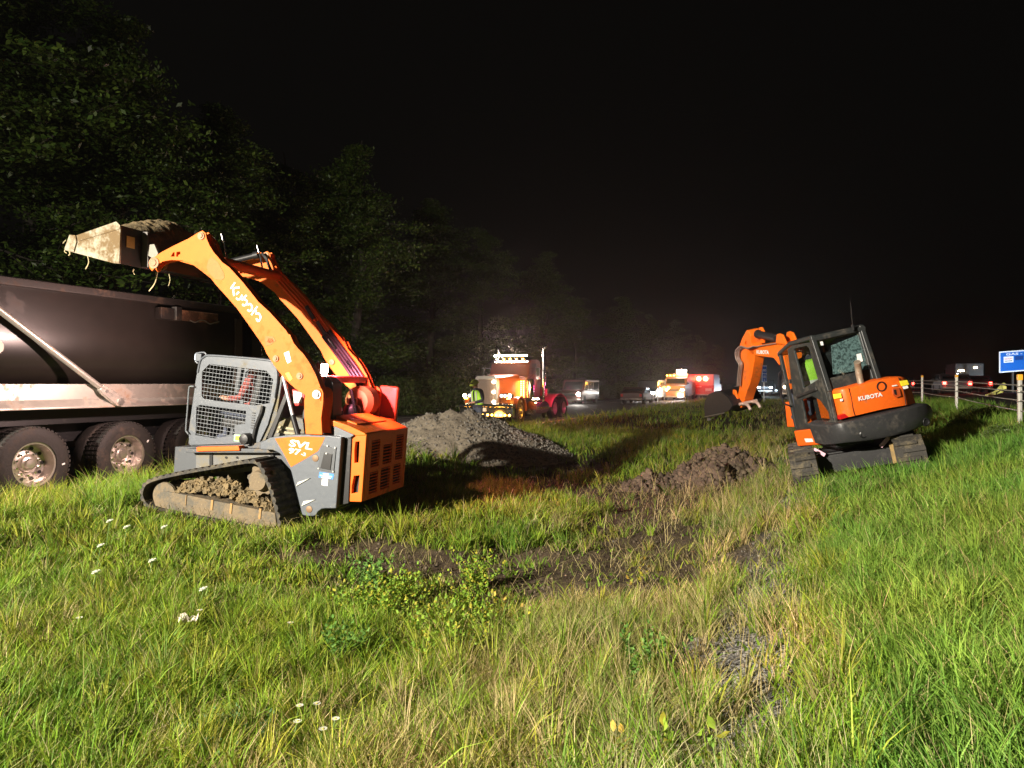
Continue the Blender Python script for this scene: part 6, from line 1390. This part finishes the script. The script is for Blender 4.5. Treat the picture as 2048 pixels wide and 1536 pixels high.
# gas sign on the far side: a flat board standing behind the road
Ys = 62.; X0 = (1990-1024)/FPX*Ys; Z = lambda py: 1.6+(768-py)/FPX*Ys
SF = Frame((X0+3.2, Ys, 1.0), (.15, -1), roll=0)
gsn = thing('gas_sign', SF, 'blue gas exit sign with white border and square logo panels at the right edge', 'sign')
hw, z0, z1 = 3.2, Z(740)-1.0, Z(700)-1.0
tl_ = R(4)
def sgq(u, v): # u -1..1 across, v 0..1 up
    y = u*hw; z = z0+(z1-z0)*v
    return np.array([0, y*math.cos(tl_)-(z-z0)*0, z+y*math.sin(tl_)*1.0])+np.array([0, 0, 0])
def sgplate(par, name, m, u0, u1, v0, v1, x, th=.01):
    mb = MB(); P = [sgq(u0, v0), sgq(u1, v0), sgq(u1, v1), sgq(u0, v1)]
    off = [np.array([x, -.25*v*(1), 0]) if False else np.array([x, 0, 0]) for v in (v0, v0, v1, v1)]
    A_ = [p+o for p, o in zip(P, off)]; B_ = [p-np.array([th, 0, 0]) for p in A_]
    mb.add(A_+B_, [(0, 1, 2, 3), (7, 6, 5, 4)]+[(i, (i+1) % 4, 4+(i+1) % 4, 4+i) for i in range(4)]); return mb.build(name, m, par)
bd = sgplate(gsn, 'board', sw, -1, 1, -.02, 1.03, 0, .06); sgplate(bd, 'blue_field', sb, -.965, .965, .04, .97, .012)
for u in (-.87, -.2, .30): pl = sgplate(bd, 'logo_panel', mat('logo_panel_white', (.8, .62, .56), .4) if u > -.5 else sw, u, u+.30, .46, .76, .024)
sgplate(bd, 'dark_panel', mat('sign_dark_blue', (.01, .05, .22), .4), -.52, -.26, .55, .75, .02)
def sgt(name, txt, u0, u1, v0, v1, m):
    mb = MB(); text3(mb, txt, sgq(u0, v0), sgq(u1, v0), sgq(u0, v1), (.03, 0, 0), .02); mb.build(name, m, bd)
sgt('sign_words', 'GAS - EXIT 23', -.80, .45, .815, .93, sw); sgt('logo_words', 'EXXON', -.84, -.61, .60, .70, sr); sgt('logo_words', 'M', -.16, .02, .54, .70, sr)
mb = MB(); a, b = sgq(-.84, .52), sgq(-.61, .52); mb.add([a+(.03, 0, 0), b+(.03, 0, 0), b+(.03, 0, .06), a+(.03, 0, .06)], [(0, 1, 2, 3)]); mb.build('logo_bar', M['black'], bd)
mb = MB()
for u in (-.55, .55): q = sgq(u, 0); mb.box2((-.2, q[1]-.07, -1.2), (-.08, q[1]+.07, z1))
mb.build('sign_post', mat('dark_steel_post', (.10, .09, .08), .6, .4), gsn)
lamp('sign_fill', 'SPOT', (X0+1, Ys-9, 1.5), 3500, (.8, .9, 1), target=(X0+3, Ys, 3.5), size=.2, spot=60)  # added light without a lamp of its own, brightens the sign board
# tall blue board seen through the excavator boom
Yq = 62.; Xq = (1529-1024)/FPX*Yq; q0 = gz(Xq, Yq); VF = Frame((Xq, Yq, q0), (.45, -1))
vsn = thing('services_sign', VF, 'tall narrow blue road sign on a thin post, framed by the excavator boom and stick', 'sign')
zz = lambda py: 1.6+(768-py)/FPX*Yq-q0
mb = MB(); mb.box2((-.03, -.27, zz(764)), (.0, .27, zz(730.5))); bd2 = mb.build('board', sw, vsn)
for a, b, m_ in ((746.5, 733.5, sb), (763, 748.5, sb)):
    mb = MB(); mb.box2((.0, -.235, zz(a)), (.012, .235, zz(b))); mb.build('blue_field', m_, bd2)
for txt, a, b, w_ in (('FLD', 734.8, 731.5, .18), ('80', 743, 738, .17), ('MILE', 749, 747, .18), ('153', 756, 751, .16), ('B', 762, 758.5, .06)):
    mb = MB(); text3(mb, txt, (.014, -w_, zz(a)), (.014, w_, zz(a)), (.014, -w_, zz(b)), (.002, 0, 0), .02); mb.build('sign_words', sb if txt in ('FLD', 'MILE') else sw, bd2)
mb = MB(); mb.cyl((-.06, 0, -.3), (-.06, 0, zz(731)), .035, n=10); mb.build('sign_post', M['steel'], vsn)

# ------------------------------------------------------------------ trees
LM = leaf_mat('tree_leaf', .3, .45, .35); BK = mat('bark', (.022, .018, .013), .9, dirt=(.04, .033, .026), amt=.4, bump=.8, bscale=12)
def tree_meshes(seed, H, Wc, nl, droop=.3, leafy=.12):
    rg = np.random.default_rng(seed); mb = MB()
    tr_ = [(0, 0, -.3)]
    for k in range(1, 8): tr_.append((rg.normal(0, .10)*k*.35, rg.normal(0, .10)*k*.35, H*.92*k/7))
    tr_ = catmull(tr_, 3); mb.tube(tr_, list(np.linspace(.24, .03, len(tr_))*H/13), 9); tips = []
    for k in range(64):
        f = rg.uniform(.10, .97); b = np.array(tr_[int(f*(len(tr_)-1))]); a = rg.uniform(0, 2*PI)
        env = (math.sin(PI*min(1, (f*.9+.13)))**.6)*(1-.35*f); ln = Wc*env*rg.uniform(.6, 1.1)
        up = rg.uniform(.15, .75)*(f*.8+.35); e = b+np.array([math.cos(a), math.sin(a), up])*ln*.85
        P = catmull([b, b+(e-b)*.4+(0, 0, .12*ln), e-(0, 0, droop*ln*.25)], 4); mb.tube(P, list(np.linspace(.05, .010, len(P))), 5)
        for j, p in enumerate(P[2:]): tips.append((p, .34+.14*ln*(j+1)/len(P)))
        for q in range(6):
            p = np.array(P[rg.integers(3, len(P))]); e2 = p+np.array([rg.normal(), rg.normal(), rg.normal()*.5-.1])*ln*.22
            mb.tube([p, e2], [.012, .004], 4, caps=False); tips.append((e2, .34)); tips.append(((p+e2)/2, .28))
    V = np.array(mb.v); tm = bpy.data.meshes.new('trunk'); tm.from_pydata(V.tolist(), [], mb.f); tm.materials.append(BK); tm.shade_smooth()
    T = np.array([t[0] for t in tips]); Rt = np.array([t[1] for t in tips]); i = rg.integers(0, len(T), nl)
    d = rg.normal(size=(nl, 3)); d /= np.linalg.norm(d, axis=1)[:, None]; rr = Rt[i]*rg.uniform(.2, 1.25, nl)
    C = T[i]+d*rr[:, None]*np.array([1.35, 1.35, .6]); C[:, 2] = np.maximum(C[:, 2], .4)
    L_ = leafy*rg.uniform(.6, 1.4, nl); a = rg.normal(size=(nl, 3)); a[:, 2] = a[:, 2]*.4-droop; a /= np.linalg.norm(a, axis=1)[:, None]
    n_ = rg.normal(size=(nl, 3))*.6+np.array([0, 0, 1.]); b = np.cross(a, n_); b /= np.linalg.norm(b, axis=1)[:, None]
    V = np.stack([C-a*L_[:, None]*.5, C+b*L_[:, None]*.27, C+a*L_[:, None]*.6, C-b*L_[:, None]*.27], 1).reshape(-1, 3)
    Fq = np.arange(nl*4).reshape(-1, 4); hue = rg.random((nl, 1)); base = np.array([.032, .075, .011])*(1-hue)+np.array([.085, .13, .020])*hue; base *= rg.uniform(.45, 1.35, (nl, 1))
    clump = rg.uniform(.75, 1.25, (len(T), 1))[i]; Cc = np.repeat(np.concatenate([base*clump, np.ones((nl, 1))], 1), 4, 0)
    return tm, mesh_np('crown', V, Fq, LM, {'tint': Cc}, smooth=False)
TM = [tree_meshes(11, 13, 3.9, 60000, .35, .12), tree_meshes(12, 12, 3.4, 52000, .5, .11), tree_meshes(13, 13.5, 4.3, 60000, .2, .13), tree_meshes(14, 11, 3.0, 42000, .45, .12)]
trees = [  # px of the trunk, road offset, height, variant, label
 (-150, -20.8, 15.5, 0, 'tallest dark tree cut by the left edge of the photo'),
 (60, -21.5, 16.5, 2, 'very tall dark tree above the loader bucket at upper left'),
 (235, -21.0, 15.0, 1, 'tall tree rising behind the dump trailer, left of the bucket hinge'),
 (430, -21.8, 14.0, 2, 'wide round-topped tree directly behind the raised loader arms'),
 (560, -23.0, 13.5, 0, 'dark tree right of the round-topped one, behind the loader cab'),
 (715, -21.2, 15.0, 1, 'brightest leafy tree with drooping branches, standing right of the loader arms'),
 (640, -24.5, 14.0, 3, 'shaded tree between the round-topped tree and the bright drooping tree'),
 (860, -24.0, 15.5, 2, 'dark tree immediately right of the bright drooping tree'),
 (960, -22.0, 14.5, 0, 'tree standing straight behind the semi tractor grille'),
 (1090, -21.5, 14.5, 1, 'tree with pointed top behind the exhaust stacks of the semi tractor'),
 (1150, -22.5, 11.5, 2, 'lower tree above the red passenger van'),
 (1235, -22.8, 14.5, 3, 'dim tree right of the passenger van'),
 (1300, -23.0, 14.0, 0, 'dim tree above the dark van with two headlights'),
 (1350, -23.5, 15.0, 2, 'dim tree above the amber work truck'),
 (1395, -24.0, 14.0, 1, 'far dim tree above the red-lit rescue truck'),
 (1430, -24.0, 14.0, 3, 'farthest dim tree at the right end of the row, near the excavator stick')]
for k, (px, s, h, v, lab) in enumerate(trees):
    a = (px-1024)/FPX; Y = s/(a*CA-SA); X = a*Y; tm, cm = TM[v]; base_h = (13, 12, 13.5, 11)[v]; sc = h/base_h
    o = thing('tree', (X, Y, gz(X, Y)-.1), lab, 'tree', 'trees along the far edge of the road')
    o.rotation_euler = (0, 0, k*1.7); w_ = sc*(1.12 if k % 2 else .98); o.scale = (w_, w_, sc)
    for me, nm in ((tm, 'trunk'), (cm, 'crown')):
        c = bpy.data.objects.new(nm, me); COL.objects.link(c); c.parent = o
# shrubs at the foot of the trees
def shrub_mesh(seed, r, n):
    rg = np.random.default_rng(seed); d = rg.normal(size=(n, 3)); d /= np.linalg.norm(d, axis=1)[:, None]; d[:, 2] = np.abs(d[:, 2]); rr = r*rg.uniform(.45, 1, n)*(0.8+.5*vnoise(d[:, 0]*3+9, d[:, 1]*3+d[:, 2]*4+9, 1., seed))
    C = d*rr[:, None]*np.array([1.1, 1.1, 1.0]); a = rg.normal(size=(n, 3)); a /= np.linalg.norm(a, axis=1)[:, None]; b = np.cross(a, rg.normal(size=(n, 3))); b /= np.linalg.norm(b, axis=1)[:, None]; L_ = rg.uniform(.05, .13, n)[:, None]
    V = np.stack([C-a*L_*.5, C+b*L_*.3, C+a*L_*.6, C-b*L_*.3], 1).reshape(-1, 3); h = rg.random((n, 1)); base = (np.array([.05, .10, .02])*(1-h)+np.array([.12, .16, .04])*h)*rg.uniform(.7, 1.2, (n, 1))
    return mesh_np('foliage', V, np.arange(n*4).reshape(-1, 4), LM, {'tint': np.repeat(np.concatenate([base, np.ones((n, 1))], 1), 4, 0)}, smooth=False)
def stems_mesh(r):
    mb = MB()
    for k in range(9): a = k*.7; mb.tube([(0, 0, -.1), (math.cos(a)*r*.3, math.sin(a)*r*.3, r*.45), (math.cos(a)*r*.6, math.sin(a)*r*.6, r*.8)], [.02, .012, .004], 5)
    me = bpy.data.meshes.new('stems'); me.from_pydata(mb.v, [], mb.f); me.materials.append(BK); return me
SH = [(shrub_mesh(21, 1.1, 9000), stems_mesh(1.1)), (shrub_mesh(22, 1.5, 12000), stems_mesh(1.5))]
whr = ['under the bright drooping tree', 'beside the road, left of the gravel pile', 'right behind the gravel pile', 'left of the semi tractor bumper', 'behind the semi tractor', 'behind the red van', 'right of the red van', 'far left behind the trailer', 'behind the trailer wheels', 'between the bright tree and the gravel pile', 'left of the dark van', 'behind the loader hood', 'above the loader hood', 'at the far end of the row']
for k, px in enumerate((700, 760, 820, 885, 1080, 1180, 1225, 20, 260, 790, 1250, 640, 730, 1330)):
    s = -20.6-(k % 3)*.9; a = (px-1024)/FPX; Y = s/(a*CA-SA); X = a*Y; o = thing('shrub', (X, Y, gz(X, Y)), 'dark leafy shrub '+whr[k], 'shrub', 'shrubs at the foot of the trees')
    o.rotation_euler = (0, 0, k*2.1); f = .9+.25*(k % 4); o.scale = (f*1.1, f*1.1, f)
    fm, sm = SH[k % 2]
    for me, nm in ((fm, 'foliage'), (sm, 'stems')): c = bpy.data.objects.new(nm, me); COL.objects.link(c); c.parent = o
# weeds by the barrier
for px, py, sc, lab in ((1962, 838, .32, 'small leafy bush below the barrier cables, right of the excavator'), (2015, 868, .26, 'low pale bush at the foot of the nearest barrier post'), (1925, 852, .22, 'low weedy bush just right of the excavator track')):
    a = (px-1024)/FPX; Y = 2.55/(a*CA-SA); X = a*Y
    for _ in range(6):
        zz_ = gz(X, Y); Y2 = (1.6-zz_)*FPX/(py+12-768); X = a*Y2; Y = Y2
    o = thing('bush', (X, Y, gz(X, Y)), lab, 'bush', 'bushes on the bank by the barrier'); o.scale = (sc, sc, sc)
    for me, nm in zip(SH[0], ('foliage', 'stems')): c = bpy.data.objects.new(nm, me); COL.objects.link(c); c.parent = o

# ------------------------------------------------------------------ weeds, flowers, litter
def on_ground(px, py, n=12):
    a = (px-1024)/FPX; Y = 6.
    for _ in range(n): Y = .5*Y+.5*(1.6-gz(a*Y, Y))*FPX/(py-768)
    return a*Y, Y
def weed_mesh(seed, h, nst, leaf, cols, per=11, spread=.5):
    rg = np.random.default_rng(seed); V = []; Fq = []; C = []
    def addleaf(p, d, nrm, L_, w, c):
        b = np.cross(d, nrm); b /= np.linalg.norm(b)+1e-9; k = len(V); up = np.cross(b, d)
        V.extend([p, p+d*L_*.35+b*w-up*.01, p+d*L_*.72+b*w*.8, p+d*L_, p+d*L_*.72-b*w*.8, p+d*L_*.35-b*w-up*.01, p+d*L_*.5+up*L_*-.05]); C.extend([c]*7)
        Fq.extend([(k, k+1, k+6), (k+1, k+2, k+6), (k+2, k+3, k+6), (k+3, k+4, k+6), (k+4, k+5, k+6), (k+5, k, k+6)])
    st_ = np.array([.12, .17, .04])
    for s_ in range(nst):
        a = rg.uniform(0, 2*PI); ln = h*rg.uniform(.6, 1.1); b0 = np.array([rg.normal(0, .05), rg.normal(0, .05), 0])*h*3; tip = b0+np.array([math.cos(a)*spread*ln*rg.random(), math.sin(a)*spread*ln*rg.random(), ln])
        k = len(V); V.extend([b0-(.003, 0, 0), b0+(.003, 0, 0), tip]); C.extend([st_]*3); Fq.append((k, k+1, k+2))
        for j in range(per):
            f = .2+.8*j/(per-1); p = b0+(tip-b0)*f; a2 = j*2.4+rg.uniform(0, .6); d = np.array([math.cos(a2), math.sin(a2), rg.uniform(.1, .9)+(.9 if j == per-1 else 0)]); d /= np.linalg.norm(d)
            addleaf(p, d, np.array([0, 0, 1.])+rg.normal(0, .3, 3), leaf*rg.uniform(.7, 1.2)*(1.1-.35*f), leaf*.22, np.array(cols[rg.integers(0, len(cols))])*rg.uniform(.8, 1.2))
    C = np.concatenate([np.array(C), np.ones((len(C), 1))], 1); return mesh_np('leaves', np.array(V), np.array(Fq), GM, {'tint': C}, smooth=False)
lime = [(.20, .33, .03), (.26, .38, .04), (.15, .27, .03), (.36, .34, .04)]; mid_ = [(.10, .22, .04), (.14, .27, .06)]; blu = [(.10, .20, .08), (.13, .25, .10)]; yel = [(.42, .38, .04), (.50, .34, .06), (.30, .34, .05)]
WM = {'lime': weed_mesh(1, .24, 26, .036, lime, 14, 1.3), 'mid': weed_mesh(2, .28, 16, .048, mid_, 16, .7), 'blue': weed_mesh(3, .16, 16, .032, blu, 16), 'sprig': weed_mesh(5, .24, 2, .075, lime, 9, .15), 'yellow': weed_mesh(6, .22, 3, .06, yel, 8)}
ws_ = [(720, 1240, 'lime', 'lime weed clump at the far left of the leafy patch'), (810, 1210, 'lime', 'lime weed clump at the top of the leafy patch'), (905, 1330, 'lime', 'lime weed clump at the bottom of the leafy patch'), (930, 1240, 'lime', 'lime weed clump on the upper right of the leafy patch'), (770, 1250, 'lime', 'bright lime leafy weed left of centre in the foreground grass'), (860, 1290, 'lime', 'lime leafy weed clump in the middle of the foreground'), (960, 1290, 'lime', 'lime weed clump with yellowing leaves, right of the middle clump'), (1010, 1250, 'yellow', 'small orange-yellow leafed weed among the lime clumps'), (950, 1180, 'lime', 'small lime weed at the edge of the bare soil'), (740, 1180, 'mid', 'single upright green weed left of the bare soil'),
 (690, 1340, 'mid', 'darker green broad-leafed weed at lower left of centre'), (380, 1500, 'blue', 'low blue-green weed patch at the bottom left, left half'), (450, 1480, 'blue', 'low blue-green weed patch at the bottom left, middle'), (520, 1490, 'blue', 'low blue-green weed patch at the bottom left, right half'), (430, 1550, 'blue', 'low blue-green weed cut by the bottom edge of the photo'),
 (1330, 1560, 'sprig', 'lime leafy sprig in the middle of three at the bottom edge'), (1390, 1570, 'sprig', 'lime leafy sprig on the right of three at the bottom edge'), (1278, 1570, 'yellow', 'orange-yellow sprig on the left of three at the bottom edge'), (1290, 1370, 'mid', 'feathery green weed beside the gravel patch'), (1360, 900, 'yellow', 'yellowish weed at the left end of the soil heap'), (1270, 1170, 'yellow', 'thin yellow weed right of the bare soil')]
for k, (px, py, kd, lab) in enumerate(ws_):
    x, y = on_ground(px, py); o = thing('leafy_weed', (x, y, gz(x, y)-.01), lab, 'weed', 'leafy weeds in the ditch'); o.rotation_euler = (0, 0, k*1.3); f = 1.35 if kd == 'lime' else (1.15 if kd in ('mid',) else 1.0); o.scale = (f, f, f)
    c = bpy.data.objects.new('leaves', WM[kd]); COL.objects.link(c); c.parent = o
# white umbel and daisy flowers
wp = mat('white_petals', (.62, .64, .52), .7); yc_ = mat('yellow_flower_centre', (.75, .55, .05), .6); sg_ = mat('green_stem', (.12, .20, .05), .6)
def flower(kind, h):
    mb = MB(); mb.tube(catmull([(0, 0, 0), (.01, 0, h*.5), (.03, .01, h)], 3), .0035, 5)
    if kind == 'umbel':
        for k in range(10): a = k*.63; mb.tube([(.03, .01, h), (.03+.04*math.cos(a), .01+.04*math.sin(a), h+.035)], .0015, 4)
    stem = mb.mesh_only = None
    m2 = MB(); m3 = MB()
    if kind == 'umbel':
        rg = np.random.default_rng(3)
        for k in range(46):
            r = .030*math.sqrt(k/46)+.004*math.sin(k*2.1); a = k*2.4; q_ = .006*math.sin(k*1.7)+r*.35*math.cos(a); m2.lathe((.03+r*math.cos(a), .01+r*math.sin(a), h+.03-r*.25+q_), (.03+r*math.cos(a), .01+r*math.sin(a), h+.036-r*.25+q_), [(0, .0045), (.006, .002)], 5)
    else:
        for k in range(13):
            a = 2*PI*k/13; d = np.array([math.cos(a), math.sin(a), .1]); s_ = np.array([-d[1], d[0], 0]); c = np.array([.03, .01, h])
            m2.add([c+d*.006-s_*.003, c+d*.006+s_*.003, c+d*.022+s_*.004, c+d*.022-s_*.004], [(0, 1, 2, 3)])
        m3.lathe((.03, .01, h-.001), (.03, .01, h+.006), [(0, .008), (.006, .004)], 8)
    return mb, m2, m3
fl_ = [('umbel', 218, 1041, 0, .34, 'white umbel flower nearest the trailer wheels'), ('umbel', 252, 1053, 0, .32, 'broad white umbel flower left of the loader track'), ('umbel', 327, 1053, 0, .28, 'pale umbel flower just below the front of the loader track'), ('umbel', 200, 1090, 0, .25, 'small white umbel flower below the two nearest the trailer'), ('umbel', 190, 1143, 0, .25, 'pale umbel flower low at the left'), ('umbel', 303, 1120, 0, .25, 'greenish umbel flower under the loader track tip'), ('umbel', 405, 1177, 0, .22, 'small umbel flower above the pale litter'),
 ('daisy', 580, 1238, 0, .2, 'single white daisy right of the litter'), ('daisy', 398, 1213, 0, .2, 'small daisy above the litter'), ('daisy', 157, 1228, 0, .2, 'small daisy at far left'), ('daisy', 598, 1402, 0, .2, 'daisy in the lower group, top left'), ('daisy', 594, 1433, 0, .2, 'daisy in the lower group, below the top left one'), ('daisy', 633, 1398, 0, .2, 'daisy in the lower group, top right'), ('daisy', 645, 1448, 0, .2, 'daisy in the lower group, lowest'), ('daisy', 670, 1428, 0, .2, 'daisy in the lower group, rightmost')]
for kd, px, py, _, h, lab in fl_:
    a = (px-1024)/FPX; Y = 6.
    for _k in range(14): Y = .5*Y+.5*(1.6-(gz(a*Y, Y)+h+.03))*FPX/(py-768)
    X = a*Y; o = thing('umbel_flower' if kd == 'umbel' else 'daisy', (X-.03, Y, gz(X, Y)), lab, 'flower', 'white umbel flowers in the grass' if kd == 'umbel' else 'daisies in the grass')
    A_, B_, C_ = flower(kd, h); A_.build('stem', sg_, o); B_.build('petals', wp, o)
    if kd == 'daisy': C_.build('flower_centre', yc_, o)
def litter(px, py, w, lab, m):
    x, y = on_ground(px, py); mb = MB(); n = 9; vs = []
    for i in range(n):
        for j in range(5): vs.append(((i/(n-1)-.5)*w, (j/4-.5)*w*.45*(1-.5*(i/(n-1))), .15+.03*float(vnoise(np.array([i*.9+px]), np.array([j*1.3]), 1., 5)[0])*3))
    mb.add(vs, [(i*5+j, i*5+j+1, (i+1)*5+j+1, (i+1)*5+j) for i in range(n-1) for j in range(4)]); o = mb.build('litter', m); o.location = (x, y, gz(x, y)); o.rotation_euler = (0, 0, .2); s_ = o.modifiers.new('s', 'SOLIDIFY'); s_.thickness = .004; tag(o, lab, 'litter')
litter(378, 1290, .13, 'crumpled pale paper scrap lying in the left foreground grass', mat('pale_paper', (.55, .50, .42), .8, dirt=(.3, .25, .18), amt=.4))
# ------------------------------------------------------------------ loose pieces become objects of their own
SPLIT = {'bucket', 'tyre', 'track_guard', 'weld_patch', 'headlight_lens', 'bumper_lamp', 'grille_lamp', 'cleaner_lamp', 'running_lamp', 'roof_marker', 'wheel_nut', 'hand_hole', 'screw', 'bolt_washer', 'pressed_fold',
         'hood_sticker', 'side_mirror', 'windows', 'side_window', 'windshield', 'coupler_bracket', 'coupler_edge', 'arm_pin', 'pipe_fitting', 'counterweight_plug', 'panel_rib', 'plate_strap', 'eye', 'red_beacon', 'rear_panel',
         'control_lever', 'hanging_roots', 'frame_rib', 'track_rollers', 'axle', 'door_seam', 'panel_seam', 'deck_box', 'cable_hook', 'arm_sticker', 'window_sticker', 'bucket_tooth', 'sign_post', 'top_rail', 'side_rail', 'strut_pin', 'gas_spring', 'nose_and_ears', 'warning_sticker', 'front_post', 'quick_coupling', 'bucket_thumb', 'weld_patch', 'engine_bay_post', 'door_glass'}
def split_loose(o):
    me = o.data; n = len(me.vertices); par = list(range(n))
    def find(a):
        while par[a] != a: par[a] = par[par[a]]; a = par[a]
        return a
    for e in me.edges:
        a, b = find(e.vertices[0]), find(e.vertices[1])
        if a != b: par[a] = b
    groups = {}
    for p in me.polygons: groups.setdefault(find(p.vertices[0]), []).append(p)
    if len(groups) < 2 or len(groups) > 60: return
    items = list(groups.values())
    for k, ps in enumerate(items):
        ids = sorted({v for p in ps for v in p.vertices}); mp = {v: i for i, v in enumerate(ids)}
        m2 = bpy.data.meshes.new(o.name); m2.from_pydata([me.vertices[v].co for v in ids], [], [[mp[v] for v in p.vertices] for p in ps])
        for m in me.materials: m2.materials.append(m)
        m2.polygons.foreach_set('material_index', [p.material_index for p in ps]); m2.polygons.foreach_set('use_smooth', [p.use_smooth for p in ps])
        if ps[0].use_smooth and not o.modifiers:
            m2.update(); m2.set_sharp_from_angle(angle=R(38))
        c = o.copy(); c.data = m2; COL.objects.link(c)
    bpy.data.objects.remove(o)
haschild = {x.parent.name for x in bpy.data.objects if x.parent}
for o in list(bpy.data.objects):
    if o.type == 'MESH' and o.parent and o.name.split('.')[0] in SPLIT and o.name not in haschild: split_loose(o)
# ------------------------------------------------------------------ night haze in the air
hz = MB(); hz.box2((-180, -60, -2.5), (230, 330, 30)); ho_ = hz.build('haze', None)
hm_ = bpy.data.materials.new('haze_air'); hm_.use_nodes = True; n_ = hm_.node_tree.nodes; n_.remove(n_['Principled BSDF'])
pv = n_.new('ShaderNodeVolumePrincipled'); pv.inputs['Color'].default_value = (.9, .88, .85, 1); pv.inputs['Density'].default_value = .0008; pv.inputs['Anisotropy'].default_value = .86
hm_.node_tree.links.new(pv.outputs[0], n_['Material Output'].inputs['Volume']); ho_.data.materials.clear(); ho_.data.materials.append(hm_); tag(ho_, kind='stuff')
